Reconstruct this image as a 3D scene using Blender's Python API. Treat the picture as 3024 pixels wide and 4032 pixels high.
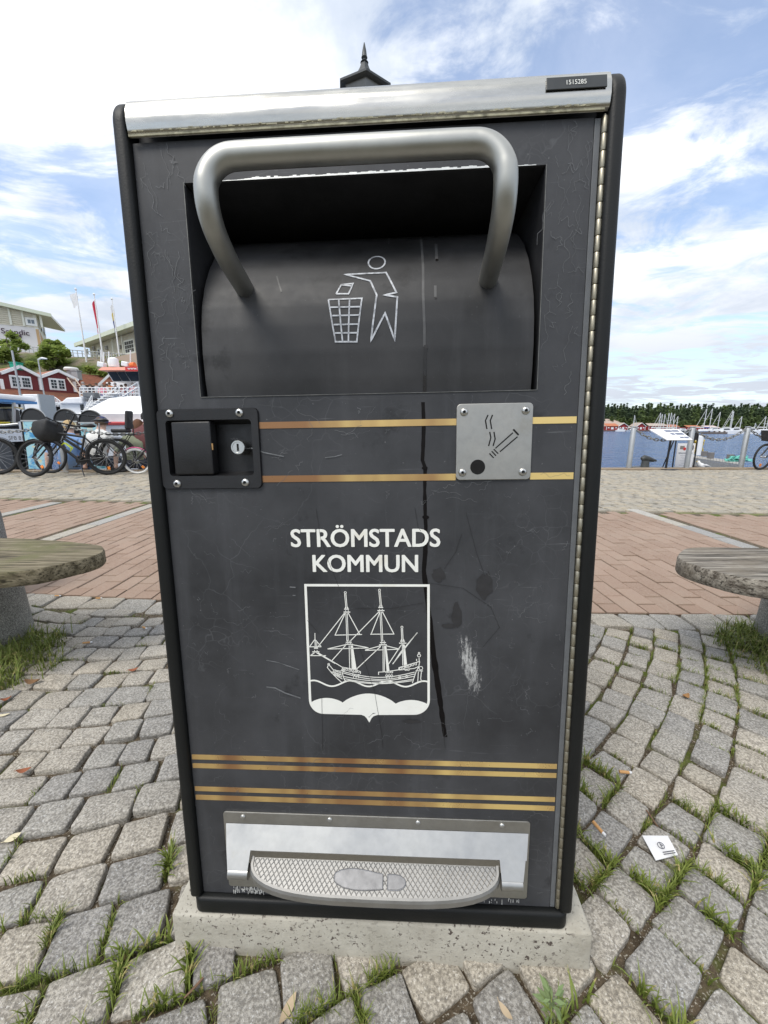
import bpy, bmesh, math, random
from mathutils import Vector, Matrix, noise
for o in list(bpy.data.objects): bpy.data.objects.remove(o)
S = bpy.context.scene
COL = S.collection
rad = math.radians
# ---------------------------------------------------------------- camera
CAM_H, PITCH, F, CX, CY = 0.88, 12.06, 1540.0, 1512.0, 2016.0
cam = bpy.data.cameras.new('camera'); camo = bpy.data.objects.new('camera', cam); COL.objects.link(camo)
camo.location = (0, 0, CAM_H); camo.rotation_euler = (rad(90 - PITCH), 0, 0)
cam.sensor_fit = 'HORIZONTAL'; cam.sensor_width = 36; cam.lens = F / 3024 * 36
cam.clip_start = 0.01; cam.clip_end = 6000
S.camera = camo
S.render.resolution_x, S.render.resolution_y = 768, 1024
# ---------------------------------------------------------------- sky
SUN_EL, SUN_AZ = 58, -140          # azimuth from +Y towards +X
W = bpy.data.worlds.new('World'); S.world = W; W.use_nodes = True
nt = W.node_tree; nt.nodes.clear()
def N(t, **k):
    n = nt.nodes.new(t)
    for a, b in k.items(): setattr(n, a, b)
    return n
def lk(a, b): nt.links.new(a, b)
sky = N('ShaderNodeTexSky', sky_type='NISHITA', sun_disc=False, sun_elevation=rad(SUN_EL), sun_rotation=rad(SUN_AZ))
tc = N('ShaderNodeTexCoord'); sep = N('ShaderNodeSeparateXYZ'); lk(tc.outputs['Generated'], sep.inputs[0])
def M(op, a, b=None, c=None):
    n = N('ShaderNodeMath', operation=op)
    for i, x in enumerate((a, b, c)):
        if x is None: continue
        if isinstance(x, (int, float)): n.inputs[i].default_value = x
        else: lk(x, n.inputs[i])
    return n.outputs[0]
zz = M('ADD', M('MAXIMUM', sep.outputs[2], 0.0), 0.09)
px_, py_ = M('DIVIDE', sep.outputs[0], zz), M('DIVIDE', sep.outputs[1], zz)
cmb = N('ShaderNodeCombineXYZ'); lk(px_, cmb.inputs[0]); lk(py_, cmb.inputs[1])
def cloud(scale, detail, rough, dist, off, sx=1.0, sy=1.0):
    mp = N('ShaderNodeMapping'); lk(cmb.outputs[0], mp.inputs[0])
    mp.inputs['Location'].default_value = off; mp.inputs['Scale'].default_value = (sx, sy, 1)
    n = N('ShaderNodeTexNoise'); lk(mp.outputs[0], n.inputs['Vector'])
    n.inputs['Scale'].default_value = scale; n.inputs['Detail'].default_value = detail
    n.inputs['Roughness'].default_value = rough; n.inputs['Distortion'].default_value = dist
    return n.outputs[0]
def ramp(x, a, b):
    n = N('ShaderNodeMapRange', interpolation_type='SMOOTHSTEP'); lk(x, n.inputs[0])
    n.inputs[1].default_value = a; n.inputs[2].default_value = b
    return n.outputs[0]
big = cloud(0.62, 7, 0.58, 0.5, (21.7, 9.4, 5), 0.75, 1.2)
fine = cloud(2.6, 7, 0.64, 0.8, (2.3, 5.2, 1), 0.8, 1.2)
dens = M('ADD', M('MULTIPLY', big, 0.62), M('MULTIPLY', fine, 0.50))
mask = M('MAXIMUM', M('MULTIPLY_ADD', ramp(dens, 0.485, 0.605), 0.75, 0.25), M('MULTIPLY', ramp(sep.outputs[2], 0.10, 0.01), 0.75))
shade = ramp(cloud(1.3, 7, 0.6, 0.4, (1.4, 9.2, 2)), 0.34, 0.64)
cc = N('ShaderNodeMix', data_type='RGBA'); lk(shade, cc.inputs[0])
cc.inputs[6].default_value = (4.3, 4.8, 5.6, 1); cc.inputs[7].default_value = (8.0, 8.1, 8.3, 1)
hz = N('ShaderNodeMix', data_type='RGBA'); lk(ramp(sep.outputs[2], 0.42, 0.02), hz.inputs[0])   # pale cloud bank low down
lk(cc.outputs[2], hz.inputs[6]); hz.inputs[7].default_value = (4.0, 4.35, 4.95, 1)
mx = N('ShaderNodeMix', data_type='RGBA')
lk(mask, mx.inputs[0]); lk(hz.outputs[2], mx.inputs[7])
blue = N('ShaderNodeMix', data_type='RGBA', blend_type='MULTIPLY'); blue.inputs[0].default_value = 1
lk(sky.outputs[0], blue.inputs[6]); blue.inputs[7].default_value = (1.3, 1.35, 1.42, 1)
lk(blue.outputs[2], mx.inputs[6])
bg = N('ShaderNodeBackground'); bg.inputs[1].default_value = 0.10; lk(mx.outputs[2], bg.inputs[0])
wo = N('ShaderNodeOutputWorld'); lk(bg.outputs[0], wo.inputs[0])
# ---------------------------------------------------------------- sun (veiled by thin cloud)
sl = bpy.data.lights.new('sun', 'SUN'); sl.energy = 1.5; sl.angle = rad(25); sl.color = (1, 0.955, 0.88)
so = bpy.data.objects.new('sun', sl); COL.objects.link(so)
sd = Vector((math.sin(rad(SUN_AZ)) * math.cos(rad(SUN_EL)), math.cos(rad(SUN_AZ)) * math.cos(rad(SUN_EL)), math.sin(rad(SUN_EL))))
so.rotation_euler = sd.to_track_quat('Z', 'Y').to_euler(); so.location = sd * 50
S.view_settings.view_transform = 'Standard'; S.view_settings.look = 'None'
S.view_settings.exposure = 0.8; S.view_settings.gamma = 1
S.render.engine = 'CYCLES'

# ================================================================ helpers
rnd = random.Random(7)
def rg(a, b): return rnd.uniform(a, b)
class MB:
    """collects faces, builds ONE mesh object"""
    def __init__(s): s.v = []; s.f = []; s.m = []; s.cur = 0
    def add(s, vs, fs, m=None):
        k = len(s.v); s.v += [tuple(q) for q in vs]
        for f in fs: s.f.append(tuple(i + k for i in f)); s.m.append(s.cur if m is None else m)
        return s
    def box(s, c, d, rot=None, m=None):
        x, y, z = d[0] / 2, d[1] / 2, d[2] / 2
        vs = [Vector((a * x, b * y, e * z)) for a in (-1, 1) for b in (-1, 1) for e in (-1, 1)]
        if rot is not None: vs = [rot @ q for q in vs]
        vs = [q + Vector(c) for q in vs]
        return s.add(vs, [(0, 1, 3, 2), (4, 6, 7, 5), (0, 4, 5, 1), (2, 3, 7, 6), (0, 2, 6, 4), (1, 5, 7, 3)], m)
    def bar(s, a, b, w, h=None, up=(0, 0, 1), m=None):
        a, b = Vector(a), Vector(b); d = (b - a); L = d.length; d = d.normalized(); up = Vector(up)
        x = d.cross(up)
        if x.length < 1e-5: x = d.cross(Vector((1, 0, 0)))
        x.normalize(); z = x.cross(d)
        R = Matrix((x, d, z)).transposed()
        return s.box((a + b) / 2, (w, L, h or w), R, m)
    def tube(s, path, r, n=8, cap=True, closed=False, m=None):
        P = [Vector(p) for p in path]; k = len(P)
        rr = r if isinstance(r, (list, tuple)) else [r] * k
        vs = []; prev = None
        for i in range(k):
            if closed: t = (P[(i + 1) % k] - P[i - 1])
            else: t = (P[min(i + 1, k - 1)] - P[max(i - 1, 0)])
            t.normalize()
            if prev is None:
                a = t.orthogonal().normalized()
            else:
                a = prev - t * prev.dot(t)
                if a.length < 1e-6: a = t.orthogonal()
                a.normalize()
            prev = a; b = t.cross(a)
            for j in range(n):
                an = 2 * math.pi * j / n
                vs.append(P[i] + (a * math.cos(an) + b * math.sin(an)) * rr[i])
        fs = []
        for i in range(k if closed else k - 1):
            i2 = (i + 1) % k
            for j in range(n):
                fs.append((i * n + j, i * n + (j + 1) % n, i2 * n + (j + 1) % n, i2 * n + j))
        if cap and not closed:
            fs.append(tuple(reversed(range(n)))); fs.append(tuple((k - 1) * n + j for j in range(n)))
        return s.add(vs, fs, m)
    def lathe(s, prof, n=16, c=(0, 0, 0), axis='z', cap=True, m=None):
        vs = []
        for (r, z) in prof:
            for j in range(n):
                a = 2 * math.pi * j / n; p = (r * math.cos(a), r * math.sin(a), z)
                if axis == 'y': p = (p[0], -p[2], p[1])
                if axis == 'x': p = (p[2], p[0], p[1])
                vs.append((p[0] + c[0], p[1] + c[1], p[2] + c[2]))
        fs = []
        for i in range(len(prof) - 1):
            for j in range(n):
                fs.append((i * n + j, i * n + (j + 1) % n, (i + 1) * n + (j + 1) % n, (i + 1) * n + j))
        if cap:
            fs.append(tuple(reversed(range(n)))); k = len(prof) - 1
            fs.append(tuple(k * n + j for j in range(n)))
        return s.add(vs, fs, m)
    def prism(s, poly, d, m=None):
        """poly: 3D points of a planar outline, d: extrusion vector"""
        n = len(poly); d = Vector(d); vs = [Vector(p) for p in poly]; vs += [p + d for p in vs]
        fs = [tuple(range(n)), tuple(reversed(range(n, 2 * n)))]
        for i in range(n):
            j = (i + 1) % n; fs.append((j, i, i + n, j + n))
        return s.add(vs, fs, m)
    def grid(s, fn, nu, nv, m=None, flip=False):
        vs = [fn(i / nu, j / nv) for i in range(nu + 1) for j in range(nv + 1)]
        fs = []
        for i in range(nu):
            for j in range(nv):
                a = i * (nv + 1) + j; q = (a, a + nv + 1, a + nv + 2, a + 1)
                fs.append(tuple(reversed(q)) if flip else q)
        return s.add(vs, fs, m)
    def mesh(s, name):
        me = bpy.data.meshes.new(name); me.from_pydata([tuple(q) for q in s.v], [], s.f); return me
    def build(s, name, mat, parent=None, smooth=None, bevel=0, seg=2, loc=None, fix=True):
        me = s.mesh(name)
        mats = mat if isinstance(mat, (list, tuple)) else [mat]
        for x in mats: me.materials.append(x)
        if len(mats) > 1: me.polygons.foreach_set('material_index', s.m)
        if fix or bevel:
            bm = bmesh.new(); bm.from_mesh(me)
            if bevel:
                bmesh.ops.remove_doubles(bm, verts=bm.verts, dist=1e-6)
            if fix: bmesh.ops.recalc_face_normals(bm, faces=bm.faces)
            if bevel:
                es = [e for e in bm.edges if len(e.link_faces) == 2 and e.calc_face_angle(0) > 0.5]
                bmesh.ops.bevel(bm, geom=es, offset=bevel, segments=seg, affect='EDGES', profile=0.5, clamp_overlap=True)
            bm.to_mesh(me); bm.free()
        if smooth:
            me.shade_smooth(); me.set_sharp_from_angle(angle=rad(smooth))
        o = bpy.data.objects.new(name, me); COL.objects.link(o)
        if parent: o.parent = parent
        if loc is not None: o.location = loc
        return o
def empty(name, loc=(0, 0, 0), rz=0):
    o = bpy.data.objects.new(name, None); COL.objects.link(o); o.location = loc; o.rotation_euler = (0, 0, rz)
    o.empty_display_size = 0.1; return o
def tag(o, label=None, cat=None, group=None, kind=None):
    if label: o['label'] = label
    if cat: o['category'] = cat
    if group: o['group'] = group
    if kind: o['kind'] = kind
    return o
def struct(o): o['kind'] = 'structure'; return o
def copy_tree(o, parent=None):
    c = o.copy(); COL.objects.link(c)
    if parent: c.parent = parent
    for ch in list(o.children): copy_tree(ch, c)
    return c
# pixel of the photograph -> viewing ray, and points on planes of the place
_p = rad(PITCH); _cp, _sp = math.cos(_p), math.sin(_p)
CAMP = Vector((0, 0, CAM_H))
def ray(px, py):
    a, b = (px - CX) / F, (py - CY) / F
    return Vector((a, -_sp * b + _cp, -_cp * b - _sp))
def atY(px, py, Y): d = ray(px, py); return CAMP + d * (Y / d.y)
def atZ(px, py, z=0.0): d = ray(px, py); return CAMP + d * ((z - CAM_H) / d.z)
def proj(P):
    P = Vector(P) - CAMP
    zc = P.y * _cp - P.z * _sp; yc = -P.y * _sp - P.z * _cp
    if zc < 0.02: return None
    return CX + F * P.x / zc, CY + F * yc / zc
def hitplane(px, py, p0, n):
    d = ray(px, py); n = Vector(n); return CAMP + d * ((Vector(p0) - CAMP).dot(n) / d.dot(n))

# ---------------------------------------------------------------- materials
MATS = {}
def pm(name, base, rough=0.6, metal=0.0, var=0.18, scale=12.0, bump=0.0, bscale=None, col2=None, c2a=0.55, c2b=0.75, c2scale=None,
       rnd_var=0.0, spec=0.5, detail=6, coords='Object', stretch=(1, 1, 1), coat=0.0, trans=0.0):
    if name in MATS: return MATS[name]
    m = bpy.data.materials.new(name); m.use_nodes = True; t = m.node_tree; nd = t.nodes; L = t.links.new
    b = nd['Principled BSDF']
    b.inputs['Roughness'].default_value = rough; b.inputs['Metallic'].default_value = metal
    b.inputs['Specular IOR Level'].default_value = spec
    if coat: b.inputs['Coat Weight'].default_value = coat; b.inputs['Coat Roughness'].default_value = 0.15
    if coords == 'World':
        g = nd.new('ShaderNodeNewGeometry'); src = g.outputs['Position']
    else:
        g = nd.new('ShaderNodeTexCoord'); src = g.outputs['Object']
    mp = nd.new('ShaderNodeMapping'); mp.inputs['Scale'].default_value = stretch; L(src, mp.inputs[0])
    def nz(sc, det=detail, ro=0.6):
        n = nd.new('ShaderNodeTexNoise'); n.inputs['Scale'].default_value = sc; n.inputs['Detail'].default_value = det
        n.inputs['Roughness'].default_value = ro; L(mp.outputs[0], n.inputs['Vector']); return n.outputs[0]
    def mr(x, a, bb, c, d):
        n = nd.new('ShaderNodeMapRange'); L(x, n.inputs[0])
        for i, q in enumerate((a, bb, c, d)): n.inputs[i + 1].default_value = q
        return n.outputs[0]
    def mulc(col, fac):
        n = nd.new('ShaderNodeMix'); n.data_type = 'RGBA'; n.blend_type = 'MULTIPLY'; n.inputs[0].default_value = 1
        L(col, n.inputs[6]); L(fac, n.inputs[7]); return n.outputs[2]
    rgb = nd.new('ShaderNodeRGB'); rgb.outputs[0].default_value = (*base, 1); c = rgb.outputs[0]
    if col2:
        n = nd.new('ShaderNodeMix'); n.data_type = 'RGBA'; L(mr(nz(c2scale or scale * 0.35), c2a, c2b, 0, 1), n.inputs[0])
        L(c, n.inputs[6]); n.inputs[7].default_value = (*col2, 1); c = n.outputs[2]
    if var: c = mulc(c, mr(nz(scale), 0.25, 0.75, 1 - var, 1 + var))
    if rnd_var:
        oi = nd.new('ShaderNodeObjectInfo'); c = mulc(c, mr(oi.outputs['Random'], 0, 1, 1 - rnd_var, 1 + rnd_var))
    L(c, b.inputs['Base Color'])
    if rough > 0.12: L(mr(nz(scale * 1.7), 0.3, 0.7, max(rough - 0.08, 0.03), min(rough + 0.1, 1)), b.inputs['Roughness'])
    if bump:
        bn = nd.new('ShaderNodeBump'); bn.inputs['Strength'].default_value = min(bump, 1.0)
        bn.inputs['Distance'].default_value = 0.004 if coords == 'Object' else 0.006
        L(nz(bscale or scale * 4), bn.inputs['Height']); L(bn.outputs[0], b.inputs['Normal'])
    if trans: b.inputs['Transmission Weight'].default_value = trans
    MATS[name] = m; return m
def nodes_of(name, **k):
    m = pm(name, **k); return m, m.node_tree, m.node_tree.nodes['Principled BSDF']
class NT:
    def __init__(s, name, rough=0.6, metal=0.0, spec=0.5):
        s.m = bpy.data.materials.new(name); s.m.use_nodes = True; s.t = s.m.node_tree
        s.b = s.t.nodes['Principled BSDF']; MATS[name] = s.m
        s.b.inputs['Roughness'].default_value = rough; s.b.inputs['Metallic'].default_value = metal; s.b.inputs['Specular IOR Level'].default_value = spec
        s.g = s.t.nodes.new('ShaderNodeTexCoord'); s.geo = s.t.nodes.new('ShaderNodeNewGeometry')
        s.obj = s.g.outputs['Object']; s.pos = s.geo.outputs['Position']
    def new(s, t): return s.t.nodes.new(t)
    def put(s, x, sock):
        if isinstance(x, (int, float)): sock.default_value = x
        elif isinstance(x, tuple): sock.default_value = (*x, 1) if len(sock.default_value) == 4 and len(x) == 3 else x
        else: s.t.links.new(x, sock)
    def map(s, src, scale=(1, 1, 1), loc=(0, 0, 0), rot=(0, 0, 0)):
        n = s.new('ShaderNodeMapping'); s.put(src, n.inputs[0]); n.inputs['Scale'].default_value = scale
        n.inputs['Location'].default_value = loc; n.inputs['Rotation'].default_value = rot; return n.outputs[0]
    def noise(s, src, scale, det=5, ro=0.6, dist=0.0, col=False):
        n = s.new('ShaderNodeTexNoise'); s.put(src, n.inputs['Vector']); n.inputs['Scale'].default_value = scale
        n.inputs['Detail'].default_value = det; n.inputs['Roughness'].default_value = ro; n.inputs['Distortion'].default_value = dist
        return n.outputs[1 if col else 0]
    def vor(s, src, scale, feat='DISTANCE_TO_EDGE', out=0, rnd=1.0):
        n = s.new('ShaderNodeTexVoronoi'); n.feature = feat; s.put(src, n.inputs['Vector']); n.inputs['Scale'].default_value = scale
        n.inputs['Randomness'].default_value = rnd; return n.outputs[out]
    def mr(s, x, a, b, c=0.0, d=1.0, smooth=False):
        n = s.new('ShaderNodeMapRange'); n.interpolation_type = 'SMOOTHSTEP' if smooth else 'LINEAR'; s.put(x, n.inputs[0])
        for i, q in enumerate((a, b, c, d)): s.put(q, n.inputs[i + 1])
        return n.outputs[0]
    def ma(s, op, a, b=0.0, c=None):
        n = s.new('ShaderNodeMath'); n.operation = op; s.put(a, n.inputs[0]); s.put(b, n.inputs[1])
        if c is not None: s.put(c, n.inputs[2])
        return n.outputs[0]
    def mix(s, fac, a, b, mode='MIX'):
        n = s.new('ShaderNodeMix'); n.data_type = 'RGBA'; n.blend_type = mode; s.put(fac, n.inputs[0]); s.put(a, n.inputs[6]); s.put(b, n.inputs[7]); return n.outputs[2]
    def vmul(s, v, col): n = s.new('ShaderNodeVectorMath'); n.operation = 'ADD'; s.put(v, n.inputs[0]); s.put(col, n.inputs[1]); return n.outputs[0]
    def sepx(s, src): n = s.new('ShaderNodeSeparateXYZ'); s.put(src, n.inputs[0]); return n.outputs
    def rnd(s): return s.new('ShaderNodeObjectInfo').outputs['Random']
    def bump(s, hgt, strength=0.5, dist=0.003):
        n = s.new('ShaderNodeBump'); n.inputs['Strength'].default_value = strength; n.inputs['Distance'].default_value = dist
        s.put(hgt, n.inputs['Height']); s.put(n.outputs[0], s.b.inputs['Normal'])
    def col(s, c): s.put(c, s.b.inputs['Base Color'])
    def rough(s, r): s.put(r, s.b.inputs['Roughness'])
    def warp(s, src, scale, amt):
        n = s.noise(src, scale, 3, 0.5, 0, True); q = s.new('ShaderNodeVectorMath'); q.operation = 'SCALE'; s.put(n, q.inputs[0]); q.inputs['Scale'].default_value = amt
        return s.vmul(src, q.outputs[0])

# --- dark printed panel of the litter bin: smudges, fine scratches, drip marks, a pale smear
def panel_mat(name, base, smear=True, scratch=1.0, rough=0.42):
    t = NT(name, rough, 0.0, 0.36)
    o = t.obj
    blot = t.noise(o, 5.0, 6, 0.62); fine = t.noise(o, 60, 4, 0.6)
    streak = t.noise(t.map(o, (26, 26, 2.2)), 1.0, 6, 0.65)
    w = t.warp(o, 14.0, 0.07)
    e1 = t.mr(t.vor(w, 15.0), 0.0, 0.011, 1, 0); e2 = t.mr(t.vor(t.warp(o, 14, 0.05), 38.0), 0.0, 0.016, 1, 0)
    m1 = t.mr(t.noise(o, 7.0, 4), 0.50, 0.62); m2 = t.mr(t.noise(t.map(o, loc=(4, 2, 7)), 6.0, 4), 0.52, 0.64)
    sc = t.ma('MAXIMUM', t.ma('MULTIPLY', e1, m1), t.ma('MULTIPLY', e2, m2))
    speck = t.mr(t.noise(o, 240, 2, 0.5), 0.70, 0.78)
    lin = t.ma('MULTIPLY', t.mr(t.noise(t.map(o, (6, 6, 160), rot=(0, 0.45, 0)), 1.5, 2), 0.66, 0.72), t.mr(t.noise(o, 4.5), 0.5, 0.62))
    dark = tuple(x * 0.72 for x in base); lite = tuple(min(x * 1.6 + 0.012, 1) for x in base)
    c = t.mix(t.mr(blot, 0.3, 0.72), dark, lite)
    c = t.mix(t.ma('MULTIPLY', t.mr(streak, 0.52, 0.74), 0.34), c, tuple(x * 2.3 + 0.01 for x in base))
    c = t.mix(t.ma('MULTIPLY', t.mr(t.noise(o, 11, 5, 0.7), 0.60, 0.70), 0.65), c, tuple(x * 0.45 for x in base))
    c = t.mix(t.ma('MULTIPLY', sc, 0.15 * scratch), c, (0.24, 0.25, 0.26))
    c = t.mix(t.ma('MULTIPLY', lin, 0.32 * scratch), c, (0.26, 0.27, 0.28))
    c = t.mix(t.ma('MULTIPLY', speck, 0.30 * scratch), c, (0.35, 0.36, 0.36))
    if smear:   # chalky white splash low on the right
        x, y, z = t.sepx(o)[:3]
        dx = t.ma('DIVIDE', t.ma('SUBTRACT', t.ma('ADD', x, t.ma('MULTIPLY', t.ma('SUBTRACT', z, 0.42), 0.22)), 0.152), 0.020)
        dz = t.ma('DIVIDE', t.ma('SUBTRACT', z, 0.425), 0.070)
        rr = t.ma('ADD', t.ma('MULTIPLY', dx, dx), t.ma('MULTIPLY', dz, dz))
        n = t.ma('ADD', t.noise(t.map(o, (210, 210, 70)), 1.0, 6, 0.8), t.ma('MULTIPLY', t.mr(rr, 0, 1.6, 0.16, -0.3), 1.0))
        c = t.mix(t.ma('MULTIPLY', t.mr(n, 0.55, 0.74), t.mr(rr, 0.3, 2.0, 0.62, 0.0)), c, (0.72, 0.72, 0.70))
    t.col(c); t.rough(t.mr(t.ma('ADD', blot, t.ma('MULTIPLY', fine, 0.4)), 0.4, 1.0, rough - 0.1, rough + 0.2))
    t.bump(t.ma('ADD', t.ma('MULTIPLY', fine, 0.5), t.ma('MULTIPLY', sc, -0.6)), 0.12, 0.001)
    return t.m
M_panel = panel_mat('printed_panel_charcoal', (0.029, 0.030, 0.033))
M_drum = panel_mat('powder_coat_drum', (0.027, 0.027, 0.028), smear=False, scratch=0.25, rough=0.5)
t = NT('black_textured_plastic', 0.5, 0, 0.3); t.col(t.mix(t.noise(t.obj, 9, 5), (0.003, 0.0035, 0.0035), (0.009, 0.010, 0.010))); t.bump(t.noise(t.obj, 420, 2), 0.25, 0.001)
M_black = t.m
M_black_in = pm('matt_black_metal', (0.022, 0.023, 0.026), 0.5, var=0.3, scale=15)
M_latch = pm('latch_black_coat', (0.008, 0.008, 0.009), 0.42, var=0.3, scale=40, bump=0.1, bscale=500)
# stainless / silver metals with smears
def steel(name, base, rough, scale=9, dirt=(0.20, 0.17, 0.11), dirt_amt=0.5, stretch=(1, 1, 1)):
    t = NT(name, rough, 1.0); o = t.map(t.obj, stretch)
    n = t.noise(o, scale, 6, 0.65); g = t.noise(o, scale * 9, 4, 0.6)
    c = t.mix(t.mr(n, 0.3, 0.7), tuple(x * 0.86 for x in base), base)
    c = t.mix(t.ma('MULTIPLY', t.mr(g, 0.4, 0.75), 0.25), c, tuple(x * 0.6 for x in base))
    d = t.ma('MULTIPLY', t.mr(t.noise(o, scale * 0.8, 6, 0.7), 0.60, 0.74), dirt_amt)
    c = t.mix(d, c, dirt); t.col(c); t.put(t.mr(d, 0, 1, 1.0, 0.35), t.b.inputs['Metallic'])
    t.rough(t.mr(n, 0.3, 0.7, rough - 0.07, rough + 0.12)); t.bump(g, 0.05, 0.0006); return t.m
M_handle = steel('satin_silver_paint', (0.45, 0.45, 0.42), 0.42, 6, dirt_amt=0.0)
M_strip = steel('clear_cover_over_foil', (0.54, 0.53, 0.49), 0.24, 7, (0.26, 0.25, 0.21), 0.6, (1, 1, 4))
M_grime = pm('yellow_grime', (0.34, 0.32, 0.22), 0.7, var=0.6, scale=90, col2=(0.10, 0.09, 0.05), c2scale=60)
M_plate = steel('worn_stainless', (0.44, 0.43, 0.40), 0.42, 14, dirt_amt=0.35)
M_pedal = steel('cast_aluminium', (0.40, 0.395, 0.38), 0.46, 11, dirt_amt=0.3)
M_guard = steel('bent_stainless', (0.45, 0.45, 0.435), 0.36, 10, (0.42, 0.38, 0.28), 0.45)
M_screw = steel('screw_steel', (0.60, 0.60, 0.58), 0.3, 60, dirt_amt=0.3)
M_brass = steel('hinge_nickel', (0.40, 0.37, 0.29), 0.46, 50, (0.2, 0.16, 0.1), 0.4)
M_alu = pm('grey_edge_strip', (0.10, 0.105, 0.11), 0.5, var=0.2, scale=30)
t = NT('gold_foil', 0.32, 0.55)
n_ = t.noise(t.map(t.obj, (7, 7, 0.6)), 1.0, 3, 0.55)
t.col(t.mix(t.mr(n_, 0.40, 0.60), (0.30, 0.155, 0.07), (0.78, 0.57, 0.22))); t.rough(t.mr(t.noise(t.obj, 25), 0.3, 0.7, 0.24, 0.42)); M_gold = t.m
M_white = pm('white_vinyl', (0.76, 0.76, 0.71), 0.5, var=0.05, scale=30, col2=(0.66, 0.63, 0.54), c2a=0.60, c2b=0.78, c2scale=16)
t = NT('worn_silver_print', 0.45); t.col(t.mix(t.mr(t.noise(t.obj, 130, 4, 0.7), 0.38, 0.56), (0.24, 0.25, 0.27), (0.52, 0.54, 0.57))); M_print = t.m
M_hole = pm('dark_hole', (0.002, 0.002, 0.002), 0.9, var=0)
M_stain = pm('dried_drip', (0.010, 0.008, 0.007), 0.28, var=0.4, scale=40)
M_stain2 = pm('pale_drip', (0.075, 0.075, 0.075), 0.5, var=0.3, scale=60)
M_label = pm('black_label', (0.03, 0.033, 0.034), 0.35, var=0.2, scale=40)
t = NT('cast_concrete', 0.85); o_ = t.pos
pit = t.mr(t.noise(o_, 130, 3, 0.7), 0.585, 0.64); c_ = t.mix(t.mr(t.noise(o_, 14, 6, 0.65), 0.3, 0.72), (0.33, 0.305, 0.25), (0.48, 0.455, 0.385))
c_ = t.mix(t.ma('MULTIPLY', t.mr(t.noise(o_, 160, 4, 0.8), 0.5, 0.8), 0.35), c_, (0.5, 0.48, 0.43))
c_ = t.mix(t.ma('MULTIPLY', pit, t.mr(t.noise(o_, 7, 3), 0.42, 0.55)), c_, (0.075, 0.055, 0.045)); t.col(c_)
t.bump(t.ma('ADD', t.noise(o_, 120, 4, 0.7), t.ma('MULTIPLY', pit, -1.2)), 0.5, 0.003); M_conc = t.m
# --- granite of the setts: speckled, a tint of its own per stone
def granite(name, per_obj=True, lo=(0.17, 0.165, 0.155), hi=(0.40, 0.39, 0.365)):
    t = NT(name, 0.78, 0, 0.4); o_ = t.pos
    sp = t.noise(o_, 210, 2, 0.7); sp2 = t.noise(o_, 420, 2, 0.6); bl = t.noise(o_, 22, 5, 0.6)
    r = t.rnd() if per_obj else t.vor(o_, 8.0, 'F1', 1)
    if not per_obj: r = t.sepx(r)[0]
    c = t.mix(t.mr(t.ma('ADD', t.ma('MULTIPLY', sp, 0.9), t.ma('MULTIPLY', bl, 0.2)), 0.44, 0.66), lo, hi)
    c = t.mix(t.ma('MULTIPLY', t.mr(sp2, 0.58, 0.64), 0.65), c, (0.06, 0.06, 0.065))
    c = t.mix(t.ma('MULTIPLY', t.mr(t.noise(t.map(o_, loc=(3, 3, 3)), 240, 2), 0.62, 0.67), 0.7), c, (0.64, 0.63, 0.60))
    tint = t.new('ShaderNodeValToRGB'); t.put(r, tint.inputs[0]); e = tint.color_ramp.elements
    e[0].color = (0.74, 0.75, 0.78, 1); e[1].color = (1.04, 1.03, 1.01, 1)
    for p, q in ((0.25, (0.86, 0.87, 0.88, 1)), (0.5, (0.97, 0.95, 0.92, 1)), (0.70, (1.00, 0.95, 0.86, 1)), (0.80, (0.80, 0.81, 0.82, 1)), (0.92, (1.10, 1.05, 0.97, 1))):
        k = e.new(p); k.color = q
    c = t.mix(1.0, c, tint.outputs[0], 'MULTIPLY')
    stain = t.mr(t.noise(o_, 9, 5, 0.65), 0.58, 0.74)
    c = t.mix(t.ma('MULTIPLY', stain, 0.4), c, (0.17, 0.155, 0.125))
    t.col(c); t.bump(t.ma('ADD', t.ma('MULTIPLY', t.noise(o_, 70, 4, 0.65), 1.0), t.ma('MULTIPLY', sp, 0.4)), 0.55, 0.006); return t.m
M_gran = granite('granite_sett', True, (0.20, 0.185, 0.16), (0.475, 0.447, 0.395)); M_gran_far = granite('granite_sett_far', True, (0.26, 0.245, 0.215), (0.50, 0.475, 0.42))
M_pill = granite('granite_pillar', True, (0.11, 0.11, 0.10), (0.30, 0.30, 0.28))
M_slab = granite('pale_kerb_granite', True, (0.30, 0.285, 0.255), (0.46, 0.445, 0.41))
# --- earth in the joints with moss
t = NT('joint_earth', 0.95, 0, 0.2); o_ = t.pos
c_ = t.mix(t.mr(t.noise(o_, 60, 5, 0.7), 0.35, 0.7), (0.050, 0.038, 0.025), (0.155, 0.120, 0.080))
c_ = t.mix(t.mr(t.noise(o_, 230, 2, 0.6), 0.60, 0.66), c_, (0.42, 0.39, 0.33))
c_ = t.mix(t.mr(t.noise(o_, 4.2, 5, 0.65), 0.52, 0.62), c_, t.mix(t.noise(o_, 90, 3), (0.05, 0.07, 0.012), (0.13, 0.16, 0.03)))
t.col(c_); t.bump(t.noise(o_, 130, 4, 0.75), 0.9, 0.006); M_earth = t.m
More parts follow.
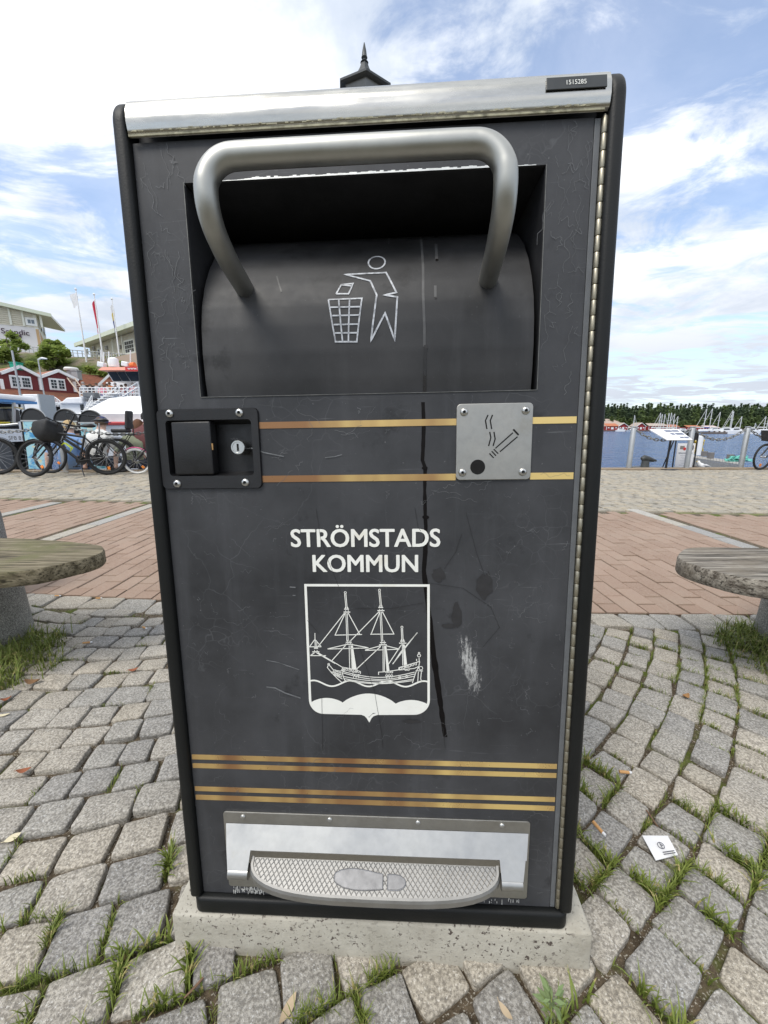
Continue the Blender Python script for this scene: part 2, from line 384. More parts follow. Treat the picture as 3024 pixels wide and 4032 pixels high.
# --- red-brown paving bricks
t = NT('paving_brick_clay', 0.85, 0, 0.3); o_ = t.pos
c_ = t.mix(t.rnd(), (0.225, 0.148, 0.105), (0.300, 0.208, 0.155))
c_ = t.mix(t.mr(t.noise(o_, 90, 4, 0.7), 0.35, 0.75), c_, (0.325, 0.245, 0.19)); c_ = t.mix(t.ma('MULTIPLY', t.mr(t.noise(o_, 3.0, 5, 0.6), 0.45, 0.7), 0.5), c_, (0.315, 0.245, 0.19))
c_ = t.mix(t.mr(t.noise(o_, 230, 2), 0.68, 0.73), c_, (0.45, 0.42, 0.38)); t.col(c_)
t.bump(t.noise(o_, 180, 3, 0.7), 0.5, 0.003); M_brick = t.m
# --- weathered wood
def wood(name, a, b, moss, ring=(1, 9, 9), per=True):
    t = NT(name, 0.85, 0, 0.25); o_ = t.obj
    g = t.noise(t.map(t.warp(o_, 3, 0.03), (1.2, 22, 22)), 2.2, 7, 0.7); f = t.noise(t.map(o_, (3, 90, 90)), 1.5, 4, 0.6)
    c = t.mix(t.mr(g, 0.38, 0.62), a, b); c = t.mix(t.ma('MULTIPLY', t.mr(f, 0.52, 0.62), 0.85), c, tuple(x * 0.25 for x in a))
    c = t.mix(t.mr(t.noise(o_, 5, 5, 0.65), 0.48, 0.66), c, moss); t.col(c)
    t.bump(t.ma('ADD', g, t.ma('MULTIPLY', f, -0.5)), 0.6, 0.006); return t.m
M_woodL = wood('mossy_bench_wood', (0.085, 0.07, 0.042), (0.27, 0.232, 0.155), (0.13, 0.125, 0.06))
M_woodR = wood('bleached_bench_wood', (0.085, 0.07, 0.055), (0.35, 0.32, 0.27), (0.18, 0.155, 0.12))
M_timber = wood('quay_timber', (0.20, 0.15, 0.10), (0.40, 0.32, 0.23), (0.26, 0.20, 0.14))
M_jetty = wood('grey_jetty_timber', (0.26, 0.25, 0.23), (0.46, 0.44, 0.41), (0.34, 0.33, 0.30))
# --- grass
t = NT('grass_blade', 0.6, 0, 0.3); c_ = t.mix(t.noise(t.pos, 25, 3), (0.085, 0.125, 0.018), (0.20, 0.235, 0.05))
c_ = t.mix(t.mr(t.noise(t.pos, 60, 2), 0.58, 0.64), c_, (0.34, 0.29, 0.12)); t.col(c_); t.put(0.25, t.b.inputs['Subsurface Weight']); M_grass = t.m
t.b.inputs['Subsurface Radius'].default_value = (0.004, 0.006, 0.002); t.put(0.0, t.b.inputs['Subsurface Weight'])
# ================================================================ the litter bin
BU, BV, BN = Vector((0.99867, -0.0487, 0.01684)), Vector((-0.0137, 0.06416, 0.99785)), Vector((-0.04968, -0.99675, 0.06341))
BB = Vector((-0.01468, 0.5102, CAM_H - 0.77735))
def face(px, py, w=0.0):
    """photo pixel -> (u, v) on the bin's front, w metres in front of it"""
    P = hitplane(px, py, BB + BN * w, BN) - BB
    return P.dot(BU), P.dot(BV)
def lc(u, v, w=0.0): return Vector((u, -w, v))
Z3 = lambda x, y: (400 + x / .79, 150 + y / .79)
Z4 = lambda x, y: (550 + x / .8968, 1550 + y / .8968)
Z5 = lambda x, y: (1050 + x / 1.7463, 2000 + y / 1.7463)
Z6 = lambda x, y: (600 + x / .8968, 2900 + y / .8968)
ZC = lambda x, y: (1150 + x / 2.765, 2300 + y / 2.765)
binE = empty('litter_bin')
binE.matrix_world = Matrix(((BU.x, -BN.x, BV.x, BB.x), (BU.y, -BN.y, BV.y, BB.y), (BU.z, -BN.z, BV.z, BB.z), (0, 0, 0, 1)))
tag(binE, 'tall charcoal municipal litter bin with silver handle, gold stripes and foot pedal', 'litter bin')

# side frames: rounded black profiles running front, over the top and down the back
def side_prof(k=0.0):
    p = []
    def arc(cx, cy, r, a0, a1, n=8):
        for i in range(n + 1):
            a = rad(a0 + (a1 - a0) * i / n); p.append((cx + r * math.cos(a), cy + r * math.sin(a)))
    # (w, v), counter-clockwise from front bottom
    p.append((0.010, -0.004))
    arc(-0.026, 1.168, 0.036, 0, 75)
    p.append((-0.36, 1.262)); arc(-0.615, 1.262, 0.04, 80, 180, 6); p.append((-0.655, -0.004))
    return p
for s in (-1, 1):
    mb = MB(); x0, x1 = 0.2985 + (0.004 if s > 0 else 0.0), (0.3225 if s > 0 else 0.3178)
    mb.prism([lc(s * x0, v, w) for (w, v) in side_prof()], lc(s * (x1 - x0), 0, 0))
    mb.build('side_frame', M_black, binE, smooth=40, bevel=0.007, seg=4)
    mb = MB(); mb.box(lc(s * (0.3225 if s > 0 else 0.3178), 0.58, -0.33), (0.006, 0.52, 1.0)); mb.build('side_panel', M_panel, binE, bevel=0.003)
# base skirt
mb = MB(); q = []
for i, (cx, cy) in enumerate(((0.3035, -0.64), (0.3035, -0.004), (-0.2985, -0.004), (-0.2985, -0.64))):
    for k in range(6):
        a = rad(-90 + 90 * i + 90 * k / 5); r = 0.014
        q.append(lc(cx + r * math.cos(a), -0.034, cy + r * math.sin(a)))
mb.prism(q, lc(0, 0.031, 0)); mb.build('base_skirt', M_black, binE, smooth=40, bevel=0.006, seg=3)
mb = MB(); mb.box(lc(0, 0.6, -0.655), (0.60, 0.012, 1.18)); mb.build('back_panel', M_black, binE, bevel=0.002)
# door: panel with the hopper opening
OU0, OU1, OV0, OV1 = -0.2325, 0.2325, 0.8265, 1.0985
mb = MB()
us, vs = [-0.2975, -0.2880, OU0, -0.1605, OU1, 0.2885], [-0.001, 0.7145, 0.7955, OV0, OV1, 1.1475]
for i in range(5):
    for j in range(5):
        if (i in (2, 3) and j == 3) or (i in (1, 2) and j == 1): continue
        mb.add([lc(us[i], vs[j]), lc(us[i + 1], vs[j]), lc(us[i + 1], vs[j + 1]), lc(us[i], vs[j + 1])], [(0, 1, 2, 3)])
for (a, b) in (((OU0, OV0), (OU1, OV0)), ((OU1, OV0), (OU1, OV1)), ((OU1, OV1), (OU0, OV1)), ((OU0, OV1), (OU0, OV0)),
               ((us[0], vs[5]), (us[5], vs[5])), ((us[5], vs[5]), (us[5], vs[0])), ((us[5], vs[0]), (us[0], vs[0])), ((us[0], vs[0]), (us[0], vs[5]))):
    mb.add([lc(*a), lc(*b), lc(*b, -0.004), lc(*a, -0.004)], [(0, 1, 2, 3)])
door = mb.build('door_panel', M_panel, binE)
mb = MB(); mb.box(lc(-0.2985, 0.573, -0.006), (0.003, 0.006, 1.148)); mb.build('door_gap', M_hole, binE)
mb = MB(); mb.box(lc(0.2930, 0.573, -0.0015), (0.0075, 0.004, 1.147)); mb.build('edge_strip', M_alu, binE, bevel=0.0008)
# bare worn lip along the opening
mb = MB()
for k in range(90):
    a = OU0 + 0.012 + (OU1 - OU0 - 0.024) * k / 90; b = OU0 + 0.012 + (OU1 - OU0 - 0.024) * (k + 1) / 90; m_ = abs((a + b) / 2 - 0.01)
    t_ = (0.0024 if m_ < 0.16 else 0.0008) * rg(0.45, 1.25)
    mb.add([lc(a, OV1 - 0.0002, 0.0006), lc(b, OV1 - 0.0002, 0.0006), lc(b, OV1 + t_, 0.0006), lc(a, OV1 + t_, 0.0006)], [(0, 1, 2, 3)])
mb.build('worn_lip', pm('bare_metal_edge', (0.62, 0.62, 0.58), 0.35, 0.8, var=0.2, scale=60), door)
mb = MB()
for s in (-1, 1): mb.box(lc(s * 0.2331, (OV0 + OV1) / 2, 0.0008), (0.0007, 0.0012, OV1 - OV0))
mb.box(lc(0, OV0 - 0.0006, 0.0008), (OU1 - OU0, 0.0012, 0.0006))
mb.build('opening_trim', pm('dull_edge', (0.16, 0.16, 0.15), 0.5, 0.3, var=0.5, scale=60), door)
# piano hinge
hinge = MB().tube([lc(0.3005, 0.0, 0.001), lc(0.3005, 1.149, 0.001)], 0.0022, 8).build('hinge', M_brass, binE, smooth=50)
kn = MB(); kn.lathe([(0.0034, -0.0091), (0.0036, -0.0088), (0.0036, 0.0088), (0.0034, 0.0091)], 10)
kme = kn.mesh('hinge_knuckle'); kme.materials.append(M_brass); kme.shade_smooth(); kme.set_sharp_from_angle(angle=rad(40))
for i in range(60):
    o = bpy.data.objects.new('hinge_knuckle', kme); COL.objects.link(o); o.parent = hinge; o.location = lc(0.3005, 0.0105 + i * 0.0191, 0.0015)
# lid: clear rounded nose over the front, solar glass behind
nose = [(0.004, 1.1505), (0.009, 1.153), (0.0118, 1.165), (0.0110, 1.179), (0.0065, 1.190), (-0.002, 1.1975), (-0.014, 1.2030), (-0.035, 1.2075), (-0.10, 1.2165)]
mb = MB(); mb.grid(lambda a, b: lc(-0.2965 + 0.5985 * a, *(lambda i, f: (nose[i][1] * (1 - f) + nose[i + 1][1] * f, nose[i][0] * (1 - f) + nose[i + 1][0] * f))(min(int(b * 8), 7), b * 8 - min(int(b * 8), 7))), 2, 24)
lid = mb.build('lid_cover', M_strip, binE, smooth=60)
mb = MB(); mb.box(lc(0, 1.1513, 0.0072), (0.594, 0.0022, 0.0035)); mb.build('grimy_lid_lip', M_grime, lid, bevel=0.0006)
mb = MB()
for k in range(130):
    a = rg(-0.29, 0.29); mb.box(lc(a, 1.1540 + abs(rnd.gauss(0, 0.0008)), 0.0094), (rg(0.002, 0.009), 0.0008, rg(0.0004, 0.0016)))
mb.build('grime', M_grime, lid)['kind'] = 'stuff'
mb = MB(); mb.prism([lc(-0.29, 1.209, -0.10), lc(0.29, 1.209, -0.10), lc(0.29, 1.262, -0.60), lc(-0.29, 1.262, -0.60)], (0, 0, 0.006))
mb.build('solar_panel', pm('solar_glass', (0.01, 0.015, 0.04), 0.1, var=0.3, scale=30), binE)
def text(name, body, u, v, w, width, height, mat, parent, bold=0.0, cx=True):
    cu = bpy.data.curves.new(name, 'FONT'); cu.body = body; cu.size = 1; cu.align_x = 'CENTER' if cx else 'LEFT'; cu.resolution_u = 4
    o = bpy.data.objects.new(name, cu); COL.objects.link(o)
    dg = bpy.context.evaluated_depsgraph_get(); me = bpy.data.meshes.new_from_object(o.evaluated_get(dg)); bpy.data.objects.remove(o); bpy.data.curves.remove(cu)
    xs = [q.co.x for q in me.vertices]; ys = [q.co.y for q in me.vertices]
    x0, x1, y0, y1 = min(xs), max(xs), min(ys), max(ys)
    for q in me.vertices:
        q.co = Vector(((q.co.x - x0) / (x1 - x0) * width, 0, (q.co.y - y0) / (y1 - y0) * height))
    if bold:
        vs = [q.co.copy() for q in me.vertices]; fs = [tuple(p.vertices) for p in me.polygons]; m2 = MB()
        for k, (dx, dz) in enumerate(((0, 0), (bold, 0), (-bold, 0), (0, bold * .7), (0, -bold * .7), (bold * .7, bold * .5), (-bold * .7, -bold * .5), (-bold * .7, bold * .5), (bold * .7, -bold * .5))):
            m2.add([q + Vector((dx, -0.00006 * k, dz)) for q in vs], fs)
        me = m2.mesh(name)
    me.materials.clear(); me.materials.append(mat); me.name = name
    o = bpy.data.objects.new(name, me); COL.objects.link(o); o.parent = parent
    o.location = lc(u, v, w); return o
lb = MB(); lb.box(lc(0, 0, 0), (0.0705, 0.0014, 0.0145)); lbo = lb.build('number_label', M_label, lid, bevel=0.0004); lbo.location = lc(0.2605, 1.1765, 0.0122); lbo.rotation_euler = (rad(-9), 0, 0)
text('label_digits', '1515285', -0.012, -0.0030, 0.0012, 0.023, 0.0055, M_white, lbo, 0.0)
# dark boxes added inside the case, blocking sky light through its gaps
mb = MB(); mb.box(lc(0, 0.58, -0.44), (0.592, 0.40, 1.15)); mb.box(lc(0, 1.140, -0.125), (0.592, 0.226, 0.078))
for s in (-1, 1): mb.box(lc(s * 0.266, 0.965, -0.125), (0.062, 0.226, 0.27))
mb.box(lc(0, 0.41, -0.130), (0.592, 0.210, 0.80)); mb.build('light_leak_block', M_black_in, binE)
# hopper recess
mb = MB(); D = -0.23
for (a, b) in (((OU0 - .001, OV0), (OU0 - .001, OV1 + .001)), ((OU1 + .001, OV1 + .001), (OU1 + .001, OV0)), ((OU0, OV1 + .001), (OU1, OV1 + .001)), ((OU1, OV0), (OU0, OV0))):
    mb.add([lc(*a, -0.003), lc(*b, -0.003), lc(*b, D), lc(*a, D)], [(0, 1, 2, 3)])
mb.add([lc(OU0, OV0, D), lc(OU1, OV0, D), lc(OU1, OV1, D), lc(OU0, OV1, D)], [(0, 1, 2, 3)])
mb.build('hopper_recess', M_black_in, binE, fix=False)
DP = [(1.0985, -0.205), (1.090, -0.135), (1.068, -0.098), (1.040, -0.066), (1.010, -0.042), (0.980, -0.024), (0.950, -0.012), (0.920, -0.006), (0.885, -0.004), (0.850, -0.006), (0.820, -0.010)]
def drumw(v):
    if v >= DP[0][0]: return DP[0][1]
    for (a, b), (c, d) in zip(DP, DP[1:]):
        if v >= c: f = (a - v) / (a - c); return b + (d - b) * f
    return DP[-1][1]
mb = MB(); n_ = 40
mb.grid(lambda a, b: (lambda v: lc(-0.2275 + 0.455 * a, v, drumw(v)))(1.0985 - 0.2785 * b), 6, 60)
drum = mb.build('hopper_drum', M_drum, binE, smooth=60)
for s in (-1, 1):
    mb = MB(); mb.add([lc(s * 0.2275, v, w) for v, w in DP] + [lc(s * 0.2275, 0.82, -0.2)], [tuple(range(len(DP) + 1))]); mb.build('drum_cheek', M_black_in, drum, fix=False)
def drumface(px, py):
    w = -0.01
    for _ in range(14): u, v = face(px, py, w); w = w * 0.5 + drumw(v) * 0.5
    return u, v
# tubular handle
hp = []
for s in (-1, 1):
    leg = [(s * 0.170, 0.970, -0.045), (s * 0.168, 0.976, -0.015), (s * 0.166, 0.984, 0.030), (s * 0.1645, 0.992, 0.056), (s * 0.1635, 1.003, 0.078), (s * 0.1625, 1.018, 0.090)]
    for k in range(1, 7):
        a = rad(90 * k / 7); leg.append((s * (0.1285 + 0.034 * math.cos(a)), 1.028 + 0.037 * math.sin(a), 0.093 - 0.004 * k / 7))
    leg.append((s * 0.1285, 1.0652, 0.089)); leg.append((s * 0.09, 1.0655, 0.089))
    hp += leg if s < 0 else list(reversed(leg))
P_ = [lc(*q) for q in hp]
for _ in range(2):   # Chaikin smoothing
    q = [P_[0]]
    for a, b in zip(P_, P_[1:]): q += [a * .75 + b * .25, a * .25 + b * .75]
    P_ = q + [P_[-1]]
mb = MB(); mb.tube(P_, 0.0127, 24); handle = mb.build('handle', M_handle, binE, smooth=60)
# flat printed strokes
def ribbon(mb, pts, wd, w=0.0006, closed=False, drum_=False):
    n = len(pts); L = []
    P = [Vector((a, b)) for a, b in pts]
    for i in range(n):
        a = P[i - 1] if (i or closed) else P[i]; b = P[(i + 1) % n] if (i < n - 1 or closed) else P[i]
        d1 = (P[i] - a); d2 = (b - P[i])
        if d1.length < 1e-9: d1 = d2
        if d2.length < 1e-9: d2 = d1
        d1 = d1.normalized(); d2 = d2.normalized(); t = (d1 + d2)
        if t.length < 0.2: t = d1
        t.normalize(); nn = Vector((-t.y, t.x)); k = 1 / max(0.45, nn.dot(Vector((-d1.y, d1.x))))
        L.append((P[i] + nn * wd / 2 * k, P[i] - nn * wd / 2 * k))
    vs = []
    for a, b in L:
        for q in (a, b): vs.append(lc(q.x, q.y, (drumw(q.y) + w) if drum_ else w))
    fs = []
    for i in range(n if closed else n - 1):
        j = (i + 1) % n; fs.append((2 * i, 2 * i + 1, 2 * j + 1, 2 * j))
    mb.add(vs, fs)
def dense(pts, step=0.004, closed=False):
    q = []; m = len(pts)
    for i in range(m if closed else m - 1):
        a, b = Vector(pts[i]), Vector(pts[(i + 1) % m]); k = max(1, int((b - a).length / step))
        q += [tuple(a.lerp(b, j / k)) for j in range(k)]
    if not closed: q.append(pts[-1])
    return q
def circ(cx, cy, r, n=24): return [(cx + r * math.cos(2 * math.pi * k / n), cy + r * math.sin(2 * math.pi * k / n)) for k in range(n)]
# litter-man pictogram on the drum
mb = MB(); D3 = lambda L: [drumface(*Z3(x, y)) for x, y in L]
hd = D3([(856, 698), (882, 698)]); ribbon(mb, circ(*hd[0], abs(hd[1][0] - hd[0][0]), 28), 0.0022, 0.0009, True, True)
body = D3([(758, 736), (885, 730), (917, 792), (880, 800), (920, 806), (912, 940), (882, 856), (838, 942), (856, 800), (836, 756)])
ribbon(mb, dense(body, 0.004, True), 0.0024, 0.0009, True, True)
for L in ([(706, 814), (810, 810), (794, 945), (728, 945), (706, 814)], [(712, 838), (806, 836)], [(718, 864), (803, 862)], [(722, 892), (800, 890)], [(726, 918), (797, 917)],
          [(738, 814), (750, 945)], [(772, 812), (768, 945)], [(730, 796), (746, 768), (782, 764), (776, 780), (768, 796), (730, 796)], [(746, 768), (780, 772)]):
    ribbon(mb, dense(D3(L)), 0.0021, 0.0009, False, True)
mb.build('litter_pictogram', M_print, drum, fix=False)
mb = MB()
for L, wd in (([(988, 570), (995, 640), (1000, 720), (1000, 800), (1004, 900), (1004, 960)], 0.0035), ([(1040, 640), (1042, 690)], 0.004), ([(1038, 770), (1038, 806)], 0.0035), ([(895, 590), (893, 640)], 0.002), ([(545, 740), (560, 790)], 0.002)):
    ribbon(mb, dense(D3(L), 0.004), wd, 0.0006, False, True)
mb.build('pale_drip', M_stain2, drum, fix=False)['kind'] = 'stuff'
mb = MB()
for L, wd in (([(1008, 955), (1006, 1000), (1005, 1060), (1005, 1105)], 0.0045), ([(1036, 575), (1042, 615)], 0.005)): ribbon(mb, dense(D3(L), 0.004), wd, 0.0007, False, True)
for c, r in (((1010, 964), 0.0022), ((1043, 690), 0.002), ((1040, 808), 0.0015)):
    a, b = drumface(*Z3(*c)); ribbon(mb, circ(a, b, r * .5, 10), r, 0.0008, True, True)
mb.build('dark_drip', M_stain, drum, fix=False)['kind'] = 'stuff'
# gold stripes
def stripe(v0, v1, u0, u1): m_ = MB(); m_.box(lc((u0 + u1) / 2, (v0 + v1) / 2, 0.0004), (u1 - u0, 0.0008, v1 - v0)); m_.build('gold_stripe', M_gold, door)
for a, b in ((0.7812, 0.7902), (0.7052, 0.7145)): stripe(a, b, -0.1512, 0.1255); stripe(a, b, 0.2285, 0.2875)
for a, b in ((0.2545, 0.2628), (0.2388, 0.2468), (0.1962, 0.2042), (0.1800, 0.1885)): stripe(a, b, -0.2955, 0.2875)
# lettering and crest
text('lettering', 'STRÖMSTADS', -0.1135, 0.6095, 0.0007, 0.2175, 0.0320, M_white, door, 0.0009)
text('lettering', 'KOMMUN', -0.0825, 0.5715, 0.0007, 0.1545, 0.0255, M_white, door, 0.0009)
FC = lambda L: [face(*ZC(x, y)) for x, y in L]
crest = MB()
outl = [(147, 10), (1485, 14), (1487, 1260)] + [(1330 + 157 * math.cos(rad(a)), 1260 + 148 * math.sin(rad(a))) for a in range(10, 91, 10)] + [(925, 1410), (880, 1425), (855, 1450), (840, 1478), (822, 1448), (795, 1422), (755, 1408)] + [(345 - 148 * math.cos(rad(a)), 1248 + 150 * math.sin(rad(a))) for a in range(90, -1, -10)]
ribbon(crest, FC(outl), 0.0038, closed=True)
def hump(x0, x1, yt, yb0, yb1, n=14):
    return [(x0 + (x1 - x0) * k / n, (yb0 + (yb1 - yb0) * k / n) - (((yb0 + yb1) / 2 - yt) * math.sin(math.pi * k / n) ** 0.8)) for k in range(n + 1)]
top = hump(218, 552, 1236, 1278, 1286) + hump(554, 1128, 1188, 1284, 1298) + hump(1130, 1478, 1258, 1298, 1306)
xs_ = [p[0] for p in top]
def low(x):
    if x < 345: return 1248 + 150 * math.sqrt(max(0, 1 - ((345 - x) / 148) ** 2))
    if x > 1330: return 1260 + 148 * math.sqrt(max(0, 1 - ((x - 1330) / 157) ** 2))
    return 1400 if x < 800 or x > 880 else 1440
for a, b in zip(top, top[1:]):
    if b[0] - a[0] < 1: continue
    q = FC([(a[0], max(low(a[0]), a[1])), (b[0], max(low(b[0]), b[1])), b, a]); crest.add([lc(x, y, 0.0007) for x, y in q], [(0, 1, 2, 3)])
def cl(L, wd=0.0011, closed=False): ribbon(crest, FC(L), wd, 0.00075, closed)
wav = [(198 + 1284 * k / 60, 1076 + (-31 * math.cos((198 + 1284 * k / 60 - 235) / 400 * 2 * math.pi)) + 8 * k / 60) for k in range(61)]
cl(wav, 0.0026)
for (x, y0, y1, xb) in ((580, 105, 262, 594), (952, 78, 242, 968), (1196, 480, 612, 1202)):
    for dx in (-7, 7): cl([(x + dx, y0), (xb + dx, y1)])
    ribbon(crest, [(lambda p: p)(q) for q in circ(*face(*ZC(x, y0 - 14)), 0.0016, 12)], 0.0009, 0.00075, True)
for (x, y, w_) in ((594, 270, 26), (598, 302, 36), (966, 252, 26), (968, 286, 38), (618, 630, 32), (622, 652, 42), (990, 634, 32), (990, 658, 42), (1203, 618, 26), (1205, 640, 40), (262, 695, 22), (260, 735, 38)):
    cl([(x - w_, y), (x + w_, y)], 0.0016)
    for dx in (-14, 14): cl([(x + dx, y - 22), (x + dx, y)], 0.0009)
for a, b in (((594, 315), (604, 615)), ((964, 298), (980, 620)), ((262, 620), (262, 690))):
    for dx in (-7, 8): cl([(a[0] + dx, a[1]), (b[0] + dx, b[1])])
for a, b in (((580, 312), (470, 550)), ((612, 312), (738, 545)), ((958, 298), (862, 540)), ((984, 298), (1108, 538)), ((465, 553), (762, 546)), ((852, 543), (1114, 541)),
             ((570, 315), (285, 676)), ((950, 295), (640, 612)), ((585, 662), (430, 835)), ((965, 675), (705, 920)), ((1192, 655), (1050, 868)), ((592, 655), (388, 702)), ((650, 655), (832, 690)), ((388, 704), (832, 692)),
             ((965, 668), (795, 715)), ((1020, 668), (1168, 704)), ((795, 719), (1168, 706)), ((248, 600), (192, 678)), ((252, 600), (318, 678)), ((188, 680), (320, 679)), ((245, 745), (200, 775)), ((200, 776), (370, 776)),
             ((268, 745), (470, 862)), ((285, 745), (545, 900)), ((1362, 525), (1095, 868)), ((1365, 525), (1180, 740)), ((1180, 740), (1110, 850))): cl([a, b], 0.0013)
for a in ((250, 530, 252, 690), (1210, 650, 1222, 882), (1200, 650, 1206, 882), (622, 665, 628, 912), (640, 665, 652, 915), (990, 672, 992, 952), (1004, 672, 1006, 952)): cl([(a[0], a[1]), (a[2], a[3])], 0.0011)
for q in ([(640, 665), (662, 665), (704, 928), (650, 918)], [(1008, 672), (1026, 672), (1062, 945), (1030, 945)], [(1212, 655), (1226, 655), (1252, 872), (1226, 880)]):
    crest.add([lc(x, y, 0.00075) for x, y in FC(q)], [(0, 1, 2, 3)])
def sag(x0, y0, x1, y1, dip, n=16): return [(x0 + (x1 - x0) * k / n, y0 + (y1 - y0) * k / n + dip * math.sin(math.pi * k / n)) for k in range(n + 1)]
for L in (sag(545, 945, 1335, 955, 62), sag(548, 962, 1335, 975, 66), sag(552, 1000, 1330, 1000, 50), sag(565, 1025, 1325, 1030, 45), sag(580, 1046, 1310, 1048, 34)): cl(L, 0.0012)
for L in ([(398, 872), (385, 905), (430, 960), (490, 1020), (540, 1066)], [(400, 870), (450, 930), (520, 945), (560, 935), (575, 905)], [(545, 900), (700, 930), (745, 950), (745, 975)], [(545, 955), (560, 1010), (578, 1052)],
          [(430, 950), (545, 1010)], [(440, 970), (550, 1030)], [(942, 985), (942, 955), (1030, 950), (1160, 930), (1165, 905), (1390, 838)], [(1165, 932), (1330, 915), (1385, 890)], [(1390, 838), (1378, 900), (1352, 945), (1330, 1010), (1310, 1075)],
          [(1345, 940), (1425, 942)], [(1408, 945), (1400, 1030), (1415, 1062)], [(1375, 950), (1368, 1062)], [(1356, 835), (1356, 812)], [(1382, 800), (1384, 835)]): cl(L, 0.0012)
for c, r in (((400, 870), 11), ((558, 930), 18), ((1402, 912), 22), ((1382, 775), 18), ((1382, 748), 9)):
    ribbon(crest, circ(*face(*ZC(*c)), r * 0.00013, 12), 0.0010, 0.00075, True)
for bx, by in ((668, 950), (1030, 955)):
    for i in range(3):
        for j in range(2): ribbon(crest, circ(*face(*ZC(bx + 28 * i, by + 38 * j)), 0.0015, 10), 0.0009, 0.00075, True)
        cl([(bx + 28 * i, by + 50), (bx + 28 * i + 2, by + 72)], 0.0009)
for i in range(2):
    for j in range(2): ribbon(crest, circ(*face(*ZC(1238 + 28 * i, 900 + 30 * j)), 0.0014, 10), 0.0008, 0.00075, True)
for x, y in [(560, 915), (595, 925), (630, 935), (660, 935), (700, 938), (1180, 915), (1215, 905), (1248, 895), (1280, 885), (1310, 876), (1345, 866), (1172, 1014), (1250, 1000), (460, 940), (490, 958), (522, 968), (500, 985), (525, 992), (470, 970)]:
    cl([(x - 10, y - 10), (x + 10, y - 10), (x + 10, y + 10), (x - 10, y + 10)], 0.0009, True)
crest.build('ship_crest', M_white, door, fix=False)
# long dried drip down the door, with its feathered edge
mb = MB(); dl = [face(*Z4(1000, 30))] + [face(*Z4(x, y)) for x, y in ((1003, 110), (1000, 200), (998, 235), (1008, 262), (1006, 340), (1008, 430), (1010, 470), (1008, 560))] + [face(*Z5(x, y)) for x, y in ((1080, 430), (1090, 520), (1105, 640), (1118, 760), (1132, 900), (1150, 1040), (1172, 1190), (1195, 1350), (1215, 1500), (1228, 1575))]
L_, R_ = [], []
for k, (a, b) in enumerate(dense(dl, 0.005)):
    wd = 0.0024 + 0.0012 * noise.noise((0, b * 60, 3)) + (0.0008 if b < 0.62 else 0) + (0.0008 if 0.36 < b < 0.5 else 0)
    L_.append((a - wd, b)); R_.append((a + wd * 1.1, b))
for i in range(len(L_) - 1): mb.add([lc(*L_[i], 0.0003), lc(*R_[i], 0.0003), lc(*R_[i + 1], 0.0003), lc(*L_[i + 1], 0.0003)], [(0, 1, 2, 3)])
for c, r in (((1010, 436), 0.0055), ((1006, 262), 0.004)):
    a, b = face(*Z4(*c)); mb.add([lc(a + r * math.cos(q) * rg(.8, 1.2), b + r * .6 * math.sin(q) * rg(.7, 1.2), 0.0009) for q in [k * math.pi / 6 for k in range(12)]], [tuple(range(12))])
mb.build('drip_stain', pm('damp_stain', (0.004, 0.003, 0.003), 0.6, var=0.4, scale=60, spec=0.15), door, fix=False)['kind'] = 'stuff'
mb = MB()
for c, rx, ry in (((1180, 460), .010, .011), ((1500, 530), .012, .020), ((1310, 745), .008, .020), ((1000, 1465), .013, .003), ((1250, 810), .010, .004)):
    a, b = face(*Z5(*c)); mb.add([lc(a + rx * math.cos(q) * rg(.75, 1.2), b + ry * math.sin(q) * rg(.75, 1.2), 0.0009) for q in [k * math.pi / 8 for k in range(16)]], [tuple(range(16))])
mb.build('glue_marks', pm('glue_mark', (0.023, 0.0225, 0.024), 0.5, var=0.3, scale=50), door, fix=False)['kind'] = 'stuff'
# deep scratches and hairline cracks in the film
mb = MB()
def wig(a, b, n=10, amp=0.004):
    a, b = Vector(a), Vector(b); d = (b - a); nn = Vector((-d.y, d.x)).normalized(); s_ = rg(0, 99)
    return [tuple(a.lerp(b, k / n) + nn * amp * noise.noise((s_, k * 0.45, 0)) * 2) for k in range(n + 1)]
for L, wd in (([(395, 192), (440, 208), (510, 222)], 0.0016), ([(80, 248), (110, 258)], 0.0014), ([(165, 255), (190, 245), (198, 232)], 0.0016), ([(715, 215), (690, 222), (655, 226)], 0.0012)): ribbon(mb, [face(*Z4(*q)) for q in L], wd, 0.0011)
for L, wd in (([(0, 1228), (60, 1235), (130, 1270), (235, 1305)], 0.0022), ([(0, 1045), (80, 1060), (225, 1110)], 0.0012), ([(160, 542), (200, 545)], 0.002), ([(180, 600), (200, 600)], 0.0016)): ribbon(mb, [face(*Z5(*q)) for q in L], wd, 0.0011)
for _ in range(190):
    a = (rg(-0.285, 0.28), rg(0.01, 0.82)); an = rnd.gauss(0.5, 0.9); l_ = rg(0.004, 0.045)
    if abs(a[0]) < 0.12 and 0.33 < a[1] < 0.66: continue
    ribbon(mb, wig(a, (max(-.29, min(.285, a[0] + l_ * math.cos(an))), a[1] + l_ * math.sin(an) * .8), 10, 0.003), rg(0.00015, 0.0004), 0.001)
for _ in range(70):
    s_ = rnd.choice((-1, 1)); a = (s_ * rg(0.24, 0.29) - (0.004 if s_ > 0 else 0), rg(0.84, 1.14)); ribbon(mb, wig(a, (max(-.29, min(.285, a[0] + rg(-.02, .02))), min(1.145, a[1] + rg(-.05, .05))), 8, 0.005), rg(0.0002, 0.00045), 0.001)
mb.build('scratches', pm('scratch_grey', (0.13, 0.135, 0.14), 0.6, var=0.5, scale=90), door, fix=False)['kind'] = 'stuff'
mb = MB()
